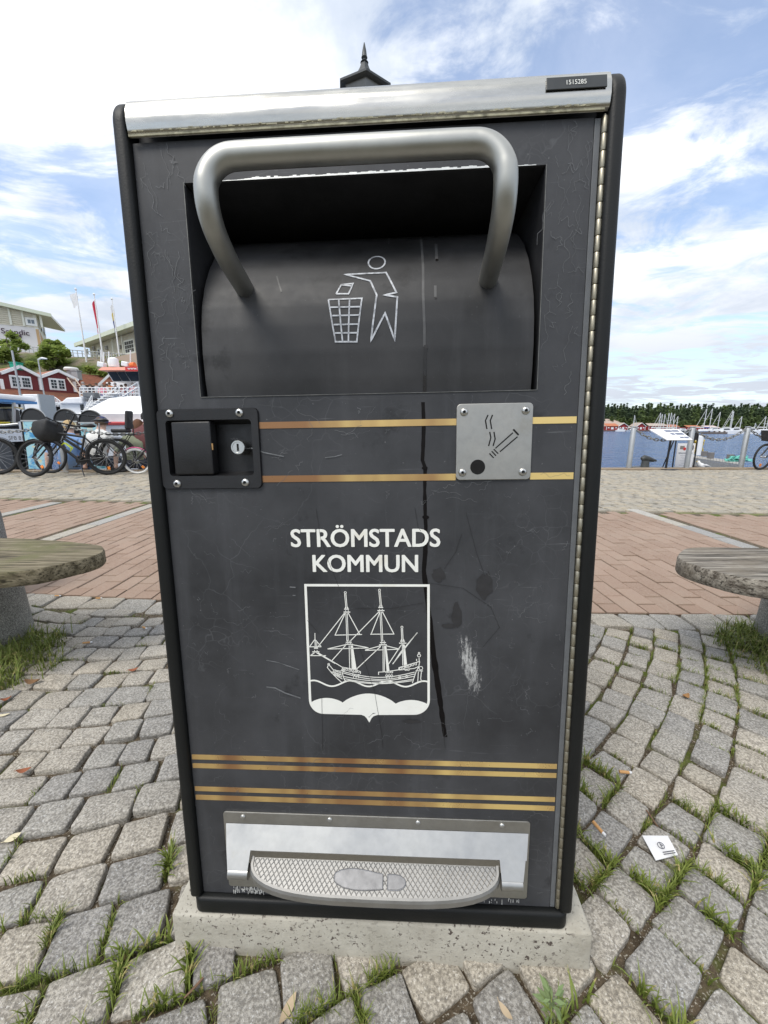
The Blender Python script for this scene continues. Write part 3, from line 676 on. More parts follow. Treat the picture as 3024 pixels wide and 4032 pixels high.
for L in ([(1020, 0), (1040, 130), (1060, 160)], [(340, 0), (370, 200), (420, 350), (520, 600)], [(1340, 180), (1300, 300), (1220, 420)], [(1370, 30), (1440, 300), (1500, 470)], [(1120, 515), (1350, 550), (1540, 680), (1600, 820)], [(610, 690), (860, 690), (1080, 650)], [(380, 1300), (385, 1650)], [(640, 960), (740, 1250), (790, 1540), (800, 1650)], [(1600, 820), (1480, 960)], [(1210, 1500), (1228, 1650)], [(280, 770), (360, 860)]):
    ribbon(mb, dense([face(*Z5(*q)) for q in L], 0.01), 0.0005, 0.0012)
mb.build('film_cracks', pm('crack_black', (0.012, 0.012, 0.013), 0.6, var=0.3), door, fix=False)['kind'] = 'stuff'
# latch
def rrect(u0, u1, v0, v1, r, w, n=5):
    P = []
    for i, (cx, cy) in enumerate(((u1 - r, v0 + r), (u1 - r, v1 - r), (u0 + r, v1 - r), (u0 + r, v0 + r))):
        for k in range(n + 1):
            a = rad(-90 + 90 * i + 90 * k / n); P.append(lc(cx + r * math.cos(a), cy + r * math.sin(a), w))
    return P
def ring_plate(mb, o, i):
    n = len(o); mb.add(list(o) + list(i), [(k, (k + 1) % n, n + (k + 1) % n, n + k) for k in range(n)])
mb = MB(); A = rrect(-0.298, -0.152, 0.6975, 0.8095, 0.007, 0.004); I = rrect(-0.2865, -0.162, 0.7155, 0.7945, 0.005, 0.0035); J = rrect(-0.281, -0.167, 0.7205, 0.7895, 0.004, -0.020); B0 = rrect(-0.299, -0.151, 0.6965, 0.8105, 0.008, 0.0002)
ring_plate(mb, B0, A); ring_plate(mb, A, I); ring_plate(mb, I, J); mb.add(J, [tuple(range(len(J)))])
latch = mb.build('latch_plate', M_latch, binE, smooth=35)
mb = MB(); mb.prism([lc(-0.2785, 0.7175, 0.004), lc(-0.2205, 0.7175, 0.006), lc(-0.2205, 0.7925, 0.006), lc(-0.2785, 0.7925, 0.004)], lc(0, 0, -0.018)); mb.build('latch_paddle', M_latch, latch, smooth=35, bevel=0.0022, seg=3)
mb = MB(); mb.lathe([(0.0105, -0.02), (0.0105, 0.0035), (0.0095, 0.0048), (0.0078, 0.0048), (0.0074, 0.0042)], 24, lc(-0.183, 0.7555, 0), 'y'); lock = mb.build('lock_cylinder', M_screw, latch, smooth=40)
mb = MB(); mb.box(lc(-0.183, 0.7555, 0.0046), (0.0022, 0.0012, 0.010)); mb.build('keyway', M_hole, lock)
mb = MB(); mb.box(lc(-0.2192, 0.757, 0.0052), (0.0014, 0.002, 0.009)); mb.build('chipped_paint', pm('rust_chip', (0.42, 0.25, 0.10), 0.8, var=0.4, scale=90), latch)
def screw(u, v, w, r, parent, name='screw'):
    m_ = MB(); m_.lathe([(r, 0), (r * 0.96, r * 0.22), (r * 0.72, r * 0.46), (r * 0.42, r * 0.52), (r * 0.36, r * 0.1)], 18, lc(u, v, w), 'y'); o = m_.build(name, M_screw, parent, smooth=35)
    m_ = MB(); m_.lathe([(r * 0.36, r * 0.12), (r * 0.2, r * 0.13)], 6, lc(u, v, w), 'y'); m_.build('socket', M_hole, o)
for u, v in ((-0.2785, 0.804), (-0.1775, 0.8035), (-0.2765, 0.7045), (-0.1755, 0.7055)): screw(u, v, 0.004, 0.0058, latch)
# stub plate for cigarettes
mb = MB(); A = rrect(0.1255, 0.2285, 0.7055, 0.8095, 0.006, 0.0); mb.prism(A, lc(0, 0, 0.0030)); stub = mb.build('cigarette_plate', M_plate, binE, bevel=0.0008)
for u, v in ((0.1355, 0.7985), (0.2185, 0.799), (0.1345, 0.716), (0.2175, 0.716)): screw(u, v, 0.003, 0.0055, stub)
mb = MB(); mb.lathe([(0.0103, 0), (0.0103, 0.0004)], 28, lc(0.1555, 0.7235, 0.003), 'y'); mb.build('stub_hole', M_hole, stub)
mb = MB(); ZQ = lambda L: [face(*Z4(*q), 0.003) for q in L]
for L, wd in (([(1230, 75), (1221, 95), (1226, 125)], .0017), ([(1246, 75), (1238, 95), (1243, 125)], .0017), ([(1236, 135), (1240, 155), (1232, 185)], .0017), ([(1251, 135), (1255, 160), (1248, 185)], .0017),
              ([(1256, 193), (1318, 138)], .0017), ([(1272, 205), (1334, 152)], .0017), ([(1319, 126), (1338, 146)], .0024), ([(1250, 196), (1266, 212)], .0016), ([(1243, 203), (1258, 219)], .0016), ([(1235, 211), (1250, 227)], .0016)): ribbon(mb, ZQ(L), wd, 0.0033)
mb.build('cigarette_symbol', M_hole, stub, fix=False)
# pedal assembly
mb = MB(); A = rrect(-0.2505, 0.2505, 0.0155, 0.1605, 0.005, 0.0); mb.prism(A, lc(0, 0, 0.0026)); pedp = mb.build('pedal_backplate', M_plate, binE, bevel=0.0006)
for u in (-0.217, -0.072, 0.072, 0.206): 
    m_ = MB(); m_.lathe([(0.0042, 0), (0.0042, 0.001), (0.003, 0.0022), (0.0008, 0.0024)], 14, lc(u, 0.1525, 0.0026), 'y'); m_.build('rivet', M_screw, pedp, smooth=50)
mb = MB(); T = 0.0022
def guard_pt(u, v, w): return lc(u, v, w)
g0, g1, g2 = (0.1395, 0.003), (0.1135, 0.024), (0.060, 0.040)
# sloping apron, notched for the pedal, with two shoulders
mb.prism([guard_pt(-0.246, *g0), guard_pt(0.248, *g0), guard_pt(0.240, *g1), guard_pt(-0.238, *g1)], lc(0, -T, -0.001))
for s in (-1, 1):
    a, b = s * 0.238, s * 0.1985
    mb.prism([guard_pt(a, g1[0], g1[1]), guard_pt(b, g1[0], g1[1]), guard_pt(b, 0.0940, 0.0397), guard_pt(s * 0.2305, 0.0940, 0.0397)], lc(0, -T, -0.001))
    mb.tube([guard_pt(b, 0.0845, 0.0330), guard_pt(s * 0.2305, 0.0845, 0.0330)], 0.0105, 14)
    mb.prism([guard_pt(s * 0.247, g0[0] - 0.001, 0.002), guard_pt(s * 0.2390, g1[0], 0.022), guard_pt(s * 0.2315, 0.0925, 0.0385), guard_pt(s * 0.2330, 0.060, 0.006)], lc(-s * 0.0015, 0, 0))
guard = mb.build('pedal_guard', M_guard, pedp, smooth=30)
# tread: D-shaped tray, rounded front edge, diamond ribs, raised shoe print
PB, PF = 0.022, 0.0655    # w of rear edge / front edge
def ped(u, w): return lc(u, 0.100 - (w - PB) * 0.42, w)
def outline(sc=1.0, off=0.0):
    L = []
    n = 22
    for k in range(n + 1):
        a = rad(180 * k / n); x = math.cos(a); y = math.sin(a)
        ux = math.copysign(abs(x) ** 0.62, x) * (0.199 * sc); wy = PB + (PF - PB - off) * (y ** 0.72 if y > 0 else 0)
        L.append((ux, wy))
    return L
mb = MB(); o1 = outline(); o2 = outline(0.972, 0.0045); n = len(o1)
low_ = lambda u, w, d: ped(u, w) + lc(0, -d, 0)
rings = [[low_(u, w, 0.011) for u, w in o1], [low_(u, w, 0.003) for u, w in o1], [ped(u * 0.992, w - 0.0012 if w > PB else w) + lc(0, 0.0006, 0) for u, w in o1], [ped(u, w) + lc(0, 0.0004, 0) for u, w in o2], [low_(u * .995, w, 0.0014) for u, w in o2]]
for a, b in zip(rings, rings[1:]): mb.add(a + b, [(k, k + 1, n + k + 1, n + k) for k in range(n - 1)])
mb.add(rings[-1], [tuple(range(n))]); mb.add(rings[0], [tuple(range(n))])
pedal = mb.build('pedal', M_pedal, pedp, smooth=40)
def inside(u, w, sc=0.965):
    x = abs(u) / (0.199 * sc)
    if x >= 1 or w < PB + 0.001: return False
    y = math.sqrt(max(0, 1 - x ** (2 / 0.62))); return w < PB + (PF - PB - 0.0055) * y ** 0.72
def shoe(u, w):
    # sole and heel seen in plan: toe to the left
    x = (u + 0.0035) / 0.001; y = (w - 0.0425) / 0.00075
    if -56 < x < 20:
        hw = 15.5 * math.sqrt(max(0, 1 - ((x + 22) / 36) ** 2)) if x < -10 else 15 - (x + 10) * 0.13
        c = -1 + (x + 56) * 0.05
        return abs(y - c) < hw
    if 27 < x < 55:
        hw = 11.5 * math.sqrt(max(0, 1 - (max(0, x - 38) / 17) ** 2)); return abs(y - 3.2) < hw
    return False
mb = MB(); pitch = 0.0078
for fam in (-1, 1):
    for k in range(-60, 60):
        run = []
        for j in range(-90, 91):
            w = PB + 0.001 * (j + 90) * 0.5; u = k * pitch + fam * (w - PB) * 0.85
            ok = inside(u, w) and not shoe(u, w)
            if ok: run.append((u, w))
            if (not ok or j == 90) and run:
                if len(run) > 3: mb.bar(low_(*run[0], 0.0010), low_(*run[-1], 0.0010), 0.0011, 0.0010)
                run = []
mb.build('tread_ribs', M_pedal, pedal)['kind'] = 'stuff'
mb = MB()
for (x0, x1) in ((-56, 20), (27, 55)):
    P = []
    xs2 = [x0 + 0.3 + (x1 - x0 - 0.6) * k / 24 for k in range(25)]
    for sgn in (1, -1):
        for x in (xs2 if sgn > 0 else reversed(xs2)):
            lo_, hi_ = 0, 0
            u = x * 0.001 - 0.0035
            ws = [0.03 + 0.0004 * j for j in range(130)]; ins = [w for w in ws if shoe(u, w)]
            if ins: P.append((u, ins[-1] if sgn > 0 else ins[0]))
    if len(P) > 6:
        Q = [low_(u, w, -0.0002) for u, w in P]; mb.add(Q, [tuple(range(len(Q)))])
        mb.tube(Q, 0.0008, 6, closed=True)
mb.build('shoe_print', pm('shoe_print_metal', (0.27, 0.27, 0.275), 0.5, 0.8, var=0.25, scale=60), pedal, fix=False)
mb = MB()
for k in range(120):
    a = rg(-0.245, -0.19) if k % 5 else rg(0.15, 0.24); mb.box(lc(a, rg(0.001, 0.012), 0.0006), (rg(0.0004, 0.0012), 0.0006, rg(0.001, 0.007)))
mb.build('scuffed_paint', pm('paint_chips', (0.5, 0.5, 0.48), 0.6, var=0.4, scale=90), door)['kind'] = 'stuff'

# ---------------------------------------------------------------- concrete plinth under the bin
pl = empty('concrete_plinth'); pl.matrix_world = binE.matrix_world.copy(); tag(pl, 'weathered grey concrete slab under the litter bin', 'plinth')
mb = MB(); nx, ny, nz_ = 30, 24, 3
T0, T1, W0, W1 = -0.0345, -0.135, 0.0115, -0.72
def pj(u, v, w):
    q = noise.noise_vector((u * 30, v * 30, w * 30)) * 0.0016; return lc(u, v, w) + q
def side(fa, na, nb): mb.grid(fa, na, nb)
X0, X1 = -0.352, 0.356
side(lambda a, b: pj(X0 + (X1 - X0) * a, T0, W0 + (W1 - W0) * b), nx, ny)
side(lambda a, b: pj(X0 + (X1 - X0) * a, T0 + (T1 - T0) * b, W0), nx, 4)
side(lambda a, b: pj(X0, T0 + (T1 - T0) * b, W0 + (W1 - W0) * a), ny, 4)
side(lambda a, b: pj(X1, T0 + (T1 - T0) * b, W0 + (W1 - W0) * a), ny, 4)
plo = mb.build('slab', M_conc, pl, smooth=50, bevel=0.004, seg=2)
# ================================================================ ground
QY = lambda x: 8.46 + 0.035 * x            # quay edge
BR0 = lambda x: 1.80 - (0.10 if x < 0 else 0.03) * x            # cobbles / bricks
BR1 = lambda x: 4.38 - 0.115 * x if x < 0 else 4.36 - 0.09 * x     # bricks / quay setts
def sheet(name, x0, x1, ya, yb, z, mat, n=12):
    m_ = MB(); m_.grid(lambda a, b: (lambda x: (x, ya(x) + (yb(x) - ya(x)) * b, z))(x0 + (x1 - x0) * a), n, 6)
    return struct(m_.build(name, mat, smooth=30))
cob = sheet('cobbled_ground', -14, 14, lambda x: -16, BR0, -0.014, M_earth)
brk = sheet('brick_paving', -14, 14, BR0, BR1, -0.008, M_earth)
qpv = sheet('quay_paving', -14, 14, BR1, QY, -0.012, pm('quay_joint_sand', (0.16, 0.14, 0.105), 0.95, var=0.4, scale=5, coords='World', col2=(0.13, 0.14, 0.04), c2a=0.5, c2b=0.62, c2scale=1.4))
def in_view(P, mg=150):
    q = proj(P); return q is not None and -mg < q[0] < 3024 + mg and -mg < q[1] < 4032 + mg
def hidden(P):
    q = proj(P)
    if q is None: return True
    x, y = q; return 470 + .102 * (y - 420) + 20 < x < 2445 - .065 * (y - 300) - 20 and y < 3640
def scr(P, size):   # apparent size
    d = (Vector(P) - CAMP); return size * size * abs(d.normalized().z) / d.length_squared
# ---- setts laid in fans
OC = Vector((-1.2, 3.2))
stones = []; joints = []
def stone_mesh(c, crn, zt, tilt, n=4):
    """rounded irregular block from four corners, relative to its centre"""
    out = []
    for i in range(4):
        a, b, d = crn[i - 1], crn[i], crn[(i + 1) % 4]
        ra, rb = rg(0.05, 0.17), rg(0.05, 0.17)
        p0 = b.lerp(a, ra); p2 = b.lerp(d, rb)
        for k in (0, 0.5, 1):
            q = p0 * (1 - k) ** 2 + b * 2 * k * (1 - k) + p2 * k * k; out.append(q)
        mid = b.lerp(d, 0.5); out.append(mid * (1 + rg(-0.035, 0.045)))
    nn = len(out); vs = []; sd_ = rg(0, 99)
    def hz_(p): return zt + tilt[0] * p.x + tilt[1] * p.y
    for sc, dz in ((1.0, -0.05), (1.0, -0.0048), (0.978, -0.0011), (0.935, 0.0), (0.5, 0.0004)):
        for p in out:
            q = p * sc; vs.append((q.x, q.y, hz_(q) + dz + 0.0026 * noise.noise((q.x * 38 + sd_, q.y * 38, 1))))
    vs.append((0, 0, hz_(Vector((0, 0))) + 0.002)); fs = []
    for r in range(4):
        for k in range(nn): fs.append((r * nn + k, r * nn + (k + 1) % nn, (r + 1) * nn + (k + 1) % nn, (r + 1) * nn + k))
    for k in range(nn): fs.append((4 * nn + k, 4 * nn + (k + 1) % nn, 5 * nn))
    return vs, fs
rnd.seed(11)
r = 1.15
while r < 6.0:
    pit = rg(0.076, 0.096); rm = r + pit / 2; a = -3.0 + rg(0, 0.1)
    while a < -0.25:
        wd = rg(0.078, 0.122); da = wd / rm
        c = OC + Vector((math.cos(a + da / 2), math.sin(a + da / 2))) * rm
        if -3.4 < c.x < 3.2 and -0.55 < c.y < BR0(c.x) - 0.155 and not (-0.33 < c.x < 0.34 and 0.52 < c.y < 1.15):
            g = rg(0.006, 0.013)
            def cp(rr, aa): return OC + Vector((math.cos(aa), math.sin(aa))) * rr + Vector((rg(-1, 1), rg(-1, 1))) * 0.0055 - c
            ga = g / 2 / rm
            crn = [cp(r + g / 2, a + ga), cp(r + pit - g / 2, a + ga), cp(r + pit - g / 2, a + da - ga), cp(r + g / 2, a + da - ga)]
            stones.append((c, crn)); pa = lambda rr, aa: OC + Vector((math.cos(aa), math.sin(aa))) * rr; joints.append((pa(r, a), pa(r + pit, a))); joints.append((pa(r, a), pa(r, a + da)))
        a += da
    r += pit
x = -3.6
while x < 3.4:    # border row of longer setts along the bricks
    wd = rg(0.13, 0.20); c = Vector((x + wd / 2, BR0(x) - 0.078)); h_ = 0.068
    crn = [Vector((-wd / 2 + 0.006, -h_)), Vector((wd / 2 - 0.006, -h_)), Vector((wd / 2 - 0.006, h_)), Vector((-wd / 2 + 0.006, h_))]
    crn = [q + Vector((rg(-1, 1), rg(-.5, .5))) * 0.008 for q in crn]; stones.append((c, crn)); x += wd
def rank(L, size): return sorted(L, key=lambda s: -(scr((s[0].x, s[0].y, 0), size) if in_view((s[0].x, s[0].y, 0), 30) and not hidden((s[0].x, s[0].y, 0)) else -1 + scr((s[0].x, s[0].y, 0), size)))
rest = MB()
for i, (c, crn) in enumerate(rank(stones, 0.1)):
    area = sum(crn[k].x * crn[(k + 1) % 4].y - crn[(k + 1) % 4].x * crn[k].y for k in range(4))
    if area < 0: crn = crn[::-1]
    vs, fs = stone_mesh(c, crn, rg(-0.006, 0.004), (rg(-.06, .06), rg(-.06, .06)))
    if i < 300:
        m_ = MB(); m_.add(vs, fs); m_.build('cobblestone', M_gran, cob, smooth=60, loc=(c.x, c.y, 0), fix=False)
    else: rest.add([(p[0] + c.x, p[1] + c.y, p[2]) for p in vs], fs)
o = rest.build('further_cobblestones', granite('granite_sett_rest', False, (0.20, 0.185, 0.16), (0.475, 0.447, 0.395)), cob, smooth=60, fix=False); o['kind'] = 'stuff'
# ---- paving bricks, running bond away from the camera, pale granite strips between
bme = []
for k in range(8):
    m_ = MB(); hx, hy = 0.0475, 0.0965
    o_ = [(-hx, -hy), (hx, -hy), (hx, hy), (-hx, hy)]
    j_ = [Vector((a + rg(-.0012, .0012), b + rg(-.0012, .0012))) for a, b in o_]
    vs = [(p.x, p.y, -0.03) for p in j_] + [(p.x, p.y, -0.0035) for p in j_] + [(p.x * .94, p.y * .97, 0.0) for p in j_]
    fs = [(8, 9, 10, 11)]
    for r_ in (0, 4):
        for q in range(4): fs.append((r_ + q, r_ + (q + 1) % 4, r_ + 4 + (q + 1) % 4, r_ + 4 + q))
    m_.add(vs, fs); me = m_.mesh('paving_brick'); me.materials.append(M_brick); bme.append((me, vs, fs))
STR = (2.76, -2.72, -3.98, 4.02)
bricks = []
for i in range(-72, 72):
    x = i * 0.101 + 0.03
    if any(abs(x - s) < 0.10 for s in STR): continue
    y = BR0(x) + 0.10 - (0.1 if i % 2 else 0) + rg(-.004, .004)
    if i % 2: y += 0.2
    while y < BR1(x) - 0.06:
        bricks.append((Vector((x + rg(-.0015, .0015), y)), rg(-.0035, .0025), rg(-.012, .012))); y += 0.2015
rest = MB()
for i, (c, z, rz) in enumerate(rank(bricks, 0.14)):
    me, vs, fs = bme[i % 8]
    if i < 300:
        o = bpy.data.objects.new('paving_brick', me); COL.objects.link(o); o.parent = brk; o.location = (c.x, c.y, z); o.rotation_euler = (rg(-.008, .008), rg(-.012, .012), rz)
    else:
        R = Matrix.Rotation(rz, 3, 'Z'); rest.add([R @ Vector(p) + Vector((c.x, c.y, z)) for p in vs], fs)
# half bricks closing the ragged edge
for i in range(-72, 72, 2):
    x = i * 0.101 + 0.03 + 0.101
    if any(abs(x - s) < 0.10 for s in STR): continue
    rest.box((x, BR0(x) + 0.05, -0.016), (0.094, 0.09, 0.031))
mt = NT('paving_brick_clay_rest', 0.85, 0, 0.3); c_ = mt.mix(mt.mr(mt.noise(mt.pos, 90, 4, 0.7), 0.3, 0.8), (0.235, 0.155, 0.11), (0.325, 0.24, 0.185))
c_ = mt.mix(mt.ma('MULTIPLY', mt.sepx(mt.vor(mt.pos, 6.5, 'F1', 1))[0], 0.5), c_, (0.32, 0.235, 0.18)); mt.col(c_); mt.bump(mt.noise(mt.pos, 180, 3), 0.4, 0.003)
o = rest.build('further_bricks', mt.m, brk, fix=False); o['kind'] = 'stuff'
k_ = 0
for s in STR:
    y = BR0(s) + (0.9 if abs(s) < 3 and s < 0 else 0.0)
    y = BR0(s) + 0.003
    while y < BR1(s) - 0.2:
        L_ = rg(0.28, 0.42); m_ = MB(); m_.box((0, 0, -0.015), (0.125 + rg(-.01, .01), L_ - 0.012, 0.036)); m_.build('granite_slab', M_slab, brk, bevel=0.004, loc=(s + rg(-.006, .006), y + L_ / 2, 0)); y += L_
# ---- setts of the quay: too flat to the eye to pick apart
rest = MB(); y = -0.35
rows = 0
while y < 5.0:
    dp = rg(0.10, 0.15); x = -12.0 + rg(0, 0.1)
    while x < 12.0:
        w_ = rg(0.12, 0.2); yy = BR1(x) + y + 0.42
        if BR1(x) + 0.04 < yy and yy + dp < QY(x) - 0.16:
            z = rg(-.004, .006); j = [(x + 0.007 + rg(-.006, .006), yy + 0.007 + rg(-.008, .008)), (x + w_ - 0.007, yy + 0.007 + rg(-.008, .008)), (x + w_ - 0.007 + rg(-.006, .006), yy + dp - 0.007), (x + 0.007, yy + dp - 0.007)]
            cxx, cyy = x + w_ / 2, yy + dp / 2
            vs = [(a, b, -0.02) for a, b in j] + [(a, b, z - 0.004) for a, b in j] + [(a + (cxx - a) * .2, b + (cyy - b) * .2, z + 0.002 + rg(-.003, .003)) for a, b in j]
            fs = [(8, 9, 10, 11)] + [(r_ + q, r_ + (q + 1) % 4, r_ + 4 + (q + 1) % 4, r_ + 4 + q) for r_ in (0, 4) for q in range(4)]
            rest.add(vs, fs)
        x += w_
    y += dp
o = rest.build('quay_setts', granite('granite_sett_quay', False, (0.25, 0.222, 0.175), (0.46, 0.42, 0.345)), qpv, smooth=70, fix=False); o['kind'] = 'stuff'
# ---- grass in the joints
rnd.seed(5)
GV, GF = [], []
def blade(p, h_, lean, an, w_):
    d = Vector((math.cos(an), math.sin(an), 0)); s_ = Vector((-math.sin(an), math.cos(an), 0)); k = len(GV)
    for i, f in enumerate((0, 0.45, 0.8)):
        c = Vector(p) + d * lean * f * f + Vector((0, 0, h_ * f * (1 - 0.25 * f * lean / max(h_, .001)))); ww = w_ * (1, 0.85, 0.5)[i]
        GV.append(tuple(c - s_ * ww)); GV.append(tuple(c + s_ * ww))
    GV.append(tuple(Vector(p) + d * lean + Vector((0, 0, h_ * (0.95 - 0.3 * min(1, lean / max(h_, .001)))))))
    GF.extend([(k, k + 1, k + 3, k + 2), (k + 2, k + 3, k + 5, k + 4), (k + 4, k + 5, k + 6)])
PAP = [atZ(2100 + x / 1.7955, 3000 + y / 1.7955) for x, y in ((770, 518), (950, 522), (1022, 660), (865, 702))]
PAPC = sum(PAP, Vector((0, 0, 0))) / 4
def sprig(x, y, h_):
    if abs(x - PAPC.x) < .040 and abs(y - PAPC.y) < .032: return
    hh = h_ * rg(0.4, 1.2); blade((x, y, -0.012), hh + 0.010, hh * rg(0.2, 1.2), rg(0, 6.28), rg(0.0006, 0.0013) * (1.9 if h_ > .028 else 1))
def seg_tuft(A, B, n, h_):
    c = rg(0.2, 0.8); sp = rg(0.12, 0.35)
    for _ in range(n):
        f = min(1, max(0, rnd.gauss(c, sp))); p = A.lerp(B, f); sprig(p.x + rnd.gauss(0, .0022), p.y + rnd.gauss(0, .0022), h_)
def tuft(x, y, r, n, h_):
    near = [(A, B) for A, B in joints if ((A + B) / 2 - Vector((x, y))).length < r + 0.03]
    if not near: return
    near.sort(key=lambda s: ((s[0] + s[1]) / 2 - Vector((x, y))).length); near = near[:max(1, int(r / 0.012))]
    for A, B in near: seg_tuft(A, B, max(3, n // len(near)), h_)
for A, B in joints:
    P = (A + B) / 2
    if not in_view((P.x, P.y, 0), 60): continue
    if P.x > 0.36: pr = 0.36 if P.y > 0.62 else 0.17
    elif P.x < -1.1: pr = 0.30
    elif P.y < 0.46: pr = 0.24
    else: pr = 0.07
    pr *= 0.3 + 1.7 * max(0, 0.5 + noise.noise((P.x * 2.1, P.y * 2.1, 8)))
    if rnd.random() < pr: seg_tuft(A, B, int(rg(18, 60)), rg(0.006, 0.017))
def tp(px, py, r, n, h_): q = atZ(px, py); tuft(q.x, q.y, r, n, h_)
for a in ((640, 3430, .022, 110, .03), (905, 3880, .03, 170, .022), (1230, 3905, .02, 120, .027), (1430, 3930, .03, 200, .027), (640, 3850, .05, 220, .03), (420, 3820, .05, 160, .028), (60, 3890, .05, 180, .028), (2320, 3340, .035, 190, .03), (2710, 3420, .035, 200, .028), (2530, 3470, .03, 150, .03),
          (2370, 3100, .05, 220, .03), (2250, 3400, .025, 110, .03), (2740, 3500, .03, 110, .03), (2850, 3250, .06, 220, .028), (2960, 3450, .05, 180, .03), (60, 3400, .04, 110, .02), (120, 3640, .05, 120, .022), (2600, 3900, .03, 90, .035), (2960, 3350, .05, 180, .03), (2200, 3980, .015, 40, .04)): tp(*a)
for (x, y, n) in ((-1.58, 1.27, 3000), (1.70, 1.32, 2600)):
    for _ in range(n // 12): 
        a = rg(0, 6.28); q = rg(0.10, 0.34); [sprig(x + q * math.cos(a) + rnd.gauss(0, .018), y + 0.06 + q * 0.75 * math.sin(a) + rnd.gauss(0, .018), rg(0.03, 0.085)) for _k in range(22)]
for _ in range(110): tuft(rg(1.05, 1.9), rg(0.85, 1.5), 0.03, 50, rg(0.012, 0.027))
for _ in range(700): sprig(rg(-7, 7), rg(4.6, 8.2), 0.010)
me = bpy.data.meshes.new('grass'); me.from_pydata(GV, [], GF); me.materials.append(M_grass); me.shade_smooth()
go = bpy.data.objects.new('grass', me); COL.objects.link(go); tag(go, 'short green grass growing in the joints between the cobbles', 'grass', kind='stuff')
# ---- quay edge timber, water
mb = MB(); n_ = 14
def quay_piece(x0, x1, y0, y1, z0, z1, name, mat):
    m_ = MB(); m_.box((0, 0, 0), ((x1 - x0) - 0.012, y1 - y0, z1 - z0)); cx = (x0 + x1) / 2
    o = m_.build(name, mat, None, bevel=0.012); o.location = (cx, QY(cx) + (y0 + y1) / 2, (z0 + z1) / 2); o.rotation_euler = (0, 0, math.atan(0.035)); return o
quay = struct(MB().box((0, 0, 0), (30, 0.9, 1.9)).build('quay_wall', pm('quay_concrete', (0.24, 0.23, 0.21), 0.9, var=0.3, scale=3)))
quay.location = (0, QY(0) - 0.41, -0.975); quay.rotation_euler = (0, 0, math.atan(0.035))
for i in range(8):
    o = quay_piece(-14 + i * 3.5, -10.5 + i * 3.5, -0.17, 0.10, -0.02, 0.028, 'edge_plank', M_timber); o.parent = quay; o.matrix_parent_inverse = quay.matrix_world.inverted() if False else Matrix.Identity(4)
    o.location = quay.matrix_basis.inverted() @ o.location; o.rotation_euler = (0, 0, 0)
t = NT('harbour_water', 0.06, 0, 0.32); p_ = t.pos
t.col((0.045, 0.115, 0.27)); h1 = t.noise(t.map(p_, (0.55, 1.1, 1)), 1.0, 3, 0.55, 0.3); h2 = t.noise(t.map(p_, (2.2, 4.2, 1)), 1.0, 3, 0.6); h3 = t.noise(t.map(p_, (0.10, 0.2, 1)), 1.0, 2)
t.bump(t.ma('ADD', t.ma('ADD', t.ma('MULTIPLY', h1, 1.0), t.ma('MULTIPLY', h2, 0.35)), t.ma('MULTIPLY', h3, 2.0)), 1.0, 1.6); t.rough(0.16); M_water = t.m
mb = MB(); mb.add([(-3000, 8.6, -1.15), (3000, 8.6, -1.15), (3000, 4000, -1.15), (-3000, 4000, -1.15)], [(0, 1, 2, 3)]); struct(mb.build('water', M_water))
# ================================================================ things on the quay
M_galv = steel('galvanised_steel', (0.52, 0.53, 0.53), 0.5, 8, (0.28, 0.27, 0.25), 0.5)
M_chain = steel('chain_steel', (0.34, 0.34, 0.33), 0.5, 12, (0.16, 0.12, 0.09), 0.5)
M_bk = pm('black_paint', (0.012, 0.012, 0.013), 0.4, var=0.2, scale=20)
M_rub = pm('tyre_rubber', (0.014, 0.014, 0.014), 0.8, var=0.25, scale=40)
M_chrome = pm('bike_metal', (0.55, 0.55, 0.55), 0.3, 1.0, var=0.1, scale=20)
M_wht = pm('white_paint', (0.78, 0.78, 0.77), 0.45, var=0.06, scale=1.2)
M_wht2 = pm('white_gelcoat', (0.74, 0.75, 0.76), 0.3, var=0.06, scale=0.9)
M_wtarp = pm('white_tarpaulin', (0.80, 0.80, 0.80), 0.6, var=0.10, scale=2.0, bump=0.5, bscale=3)
M_glass = pm('dark_window_glass', (0.02, 0.025, 0.03), 0.08, var=0.1, scale=2)
M_red = pm('falu_red_boards', (0.155, 0.028, 0.030), 0.85, var=0.2, scale=6, stretch=(1, 1, 0.2))
M_tile = pm('clay_roof_tiles', (0.30, 0.125, 0.075), 0.85, var=0.3, scale=3, col2=(0.20, 0.13, 0.095), c2scale=0.8)
M_org = pm('orange_reflector', (0.75, 0.22, 0.02), 0.35, var=0.05)
M_skin = pm('skin', (0.52, 0.33, 0.25), 0.55, var=0.08)
PM = lambda n, c, r=0.85: pm(n, c, r, var=0.12, scale=14)
# ---- benches: granite pillars carrying thick wooden seats
def slab_outline(pts, z, sm=2):
    P = [atZ(x, y, z) for x, y in pts]; P = [Vector((p.x, p.y)) for p in P]
    for _ in range(sm):
        q = [P[0]]
        for a, b in zip(P, P[1:]): q += [a * .75 + b * .25, a * .25 + b * .75]
        P = q + [P[-1]]
    return P
def pillar(bm_name, x, y, h_, r, parent, rz=0.0):
    m_ = MB(); pr = [(r * 1.06, -0.1), (r * 1.05, 0.02), (r, h_ * 0.5), (r * 0.97, h_ - 0.02), (r * 0.93, h_), (r * 0.4, h_ + 0.004)]; n = 26; vs = []
    for rr, z in pr:
        for k in range(n):
            a = 2 * math.pi * k / n; q = rr * (1 + 0.035 * noise.noise((math.cos(a) * 3 + x, math.sin(a) * 3, z * 6)))
            vs.append((x + q * math.cos(a), y + q * math.sin(a), z))
    fs = [(i * n + k, i * n + (k + 1) % n, (i + 1) * n + (k + 1) % n, (i + 1) * n + k) for i in range(len(pr) - 1) for k in range(n)] + [tuple(5 * n + k for k in range(n))]
    m_.add(vs, fs); return m_.build(bm_name, M_pill, parent, smooth=55)
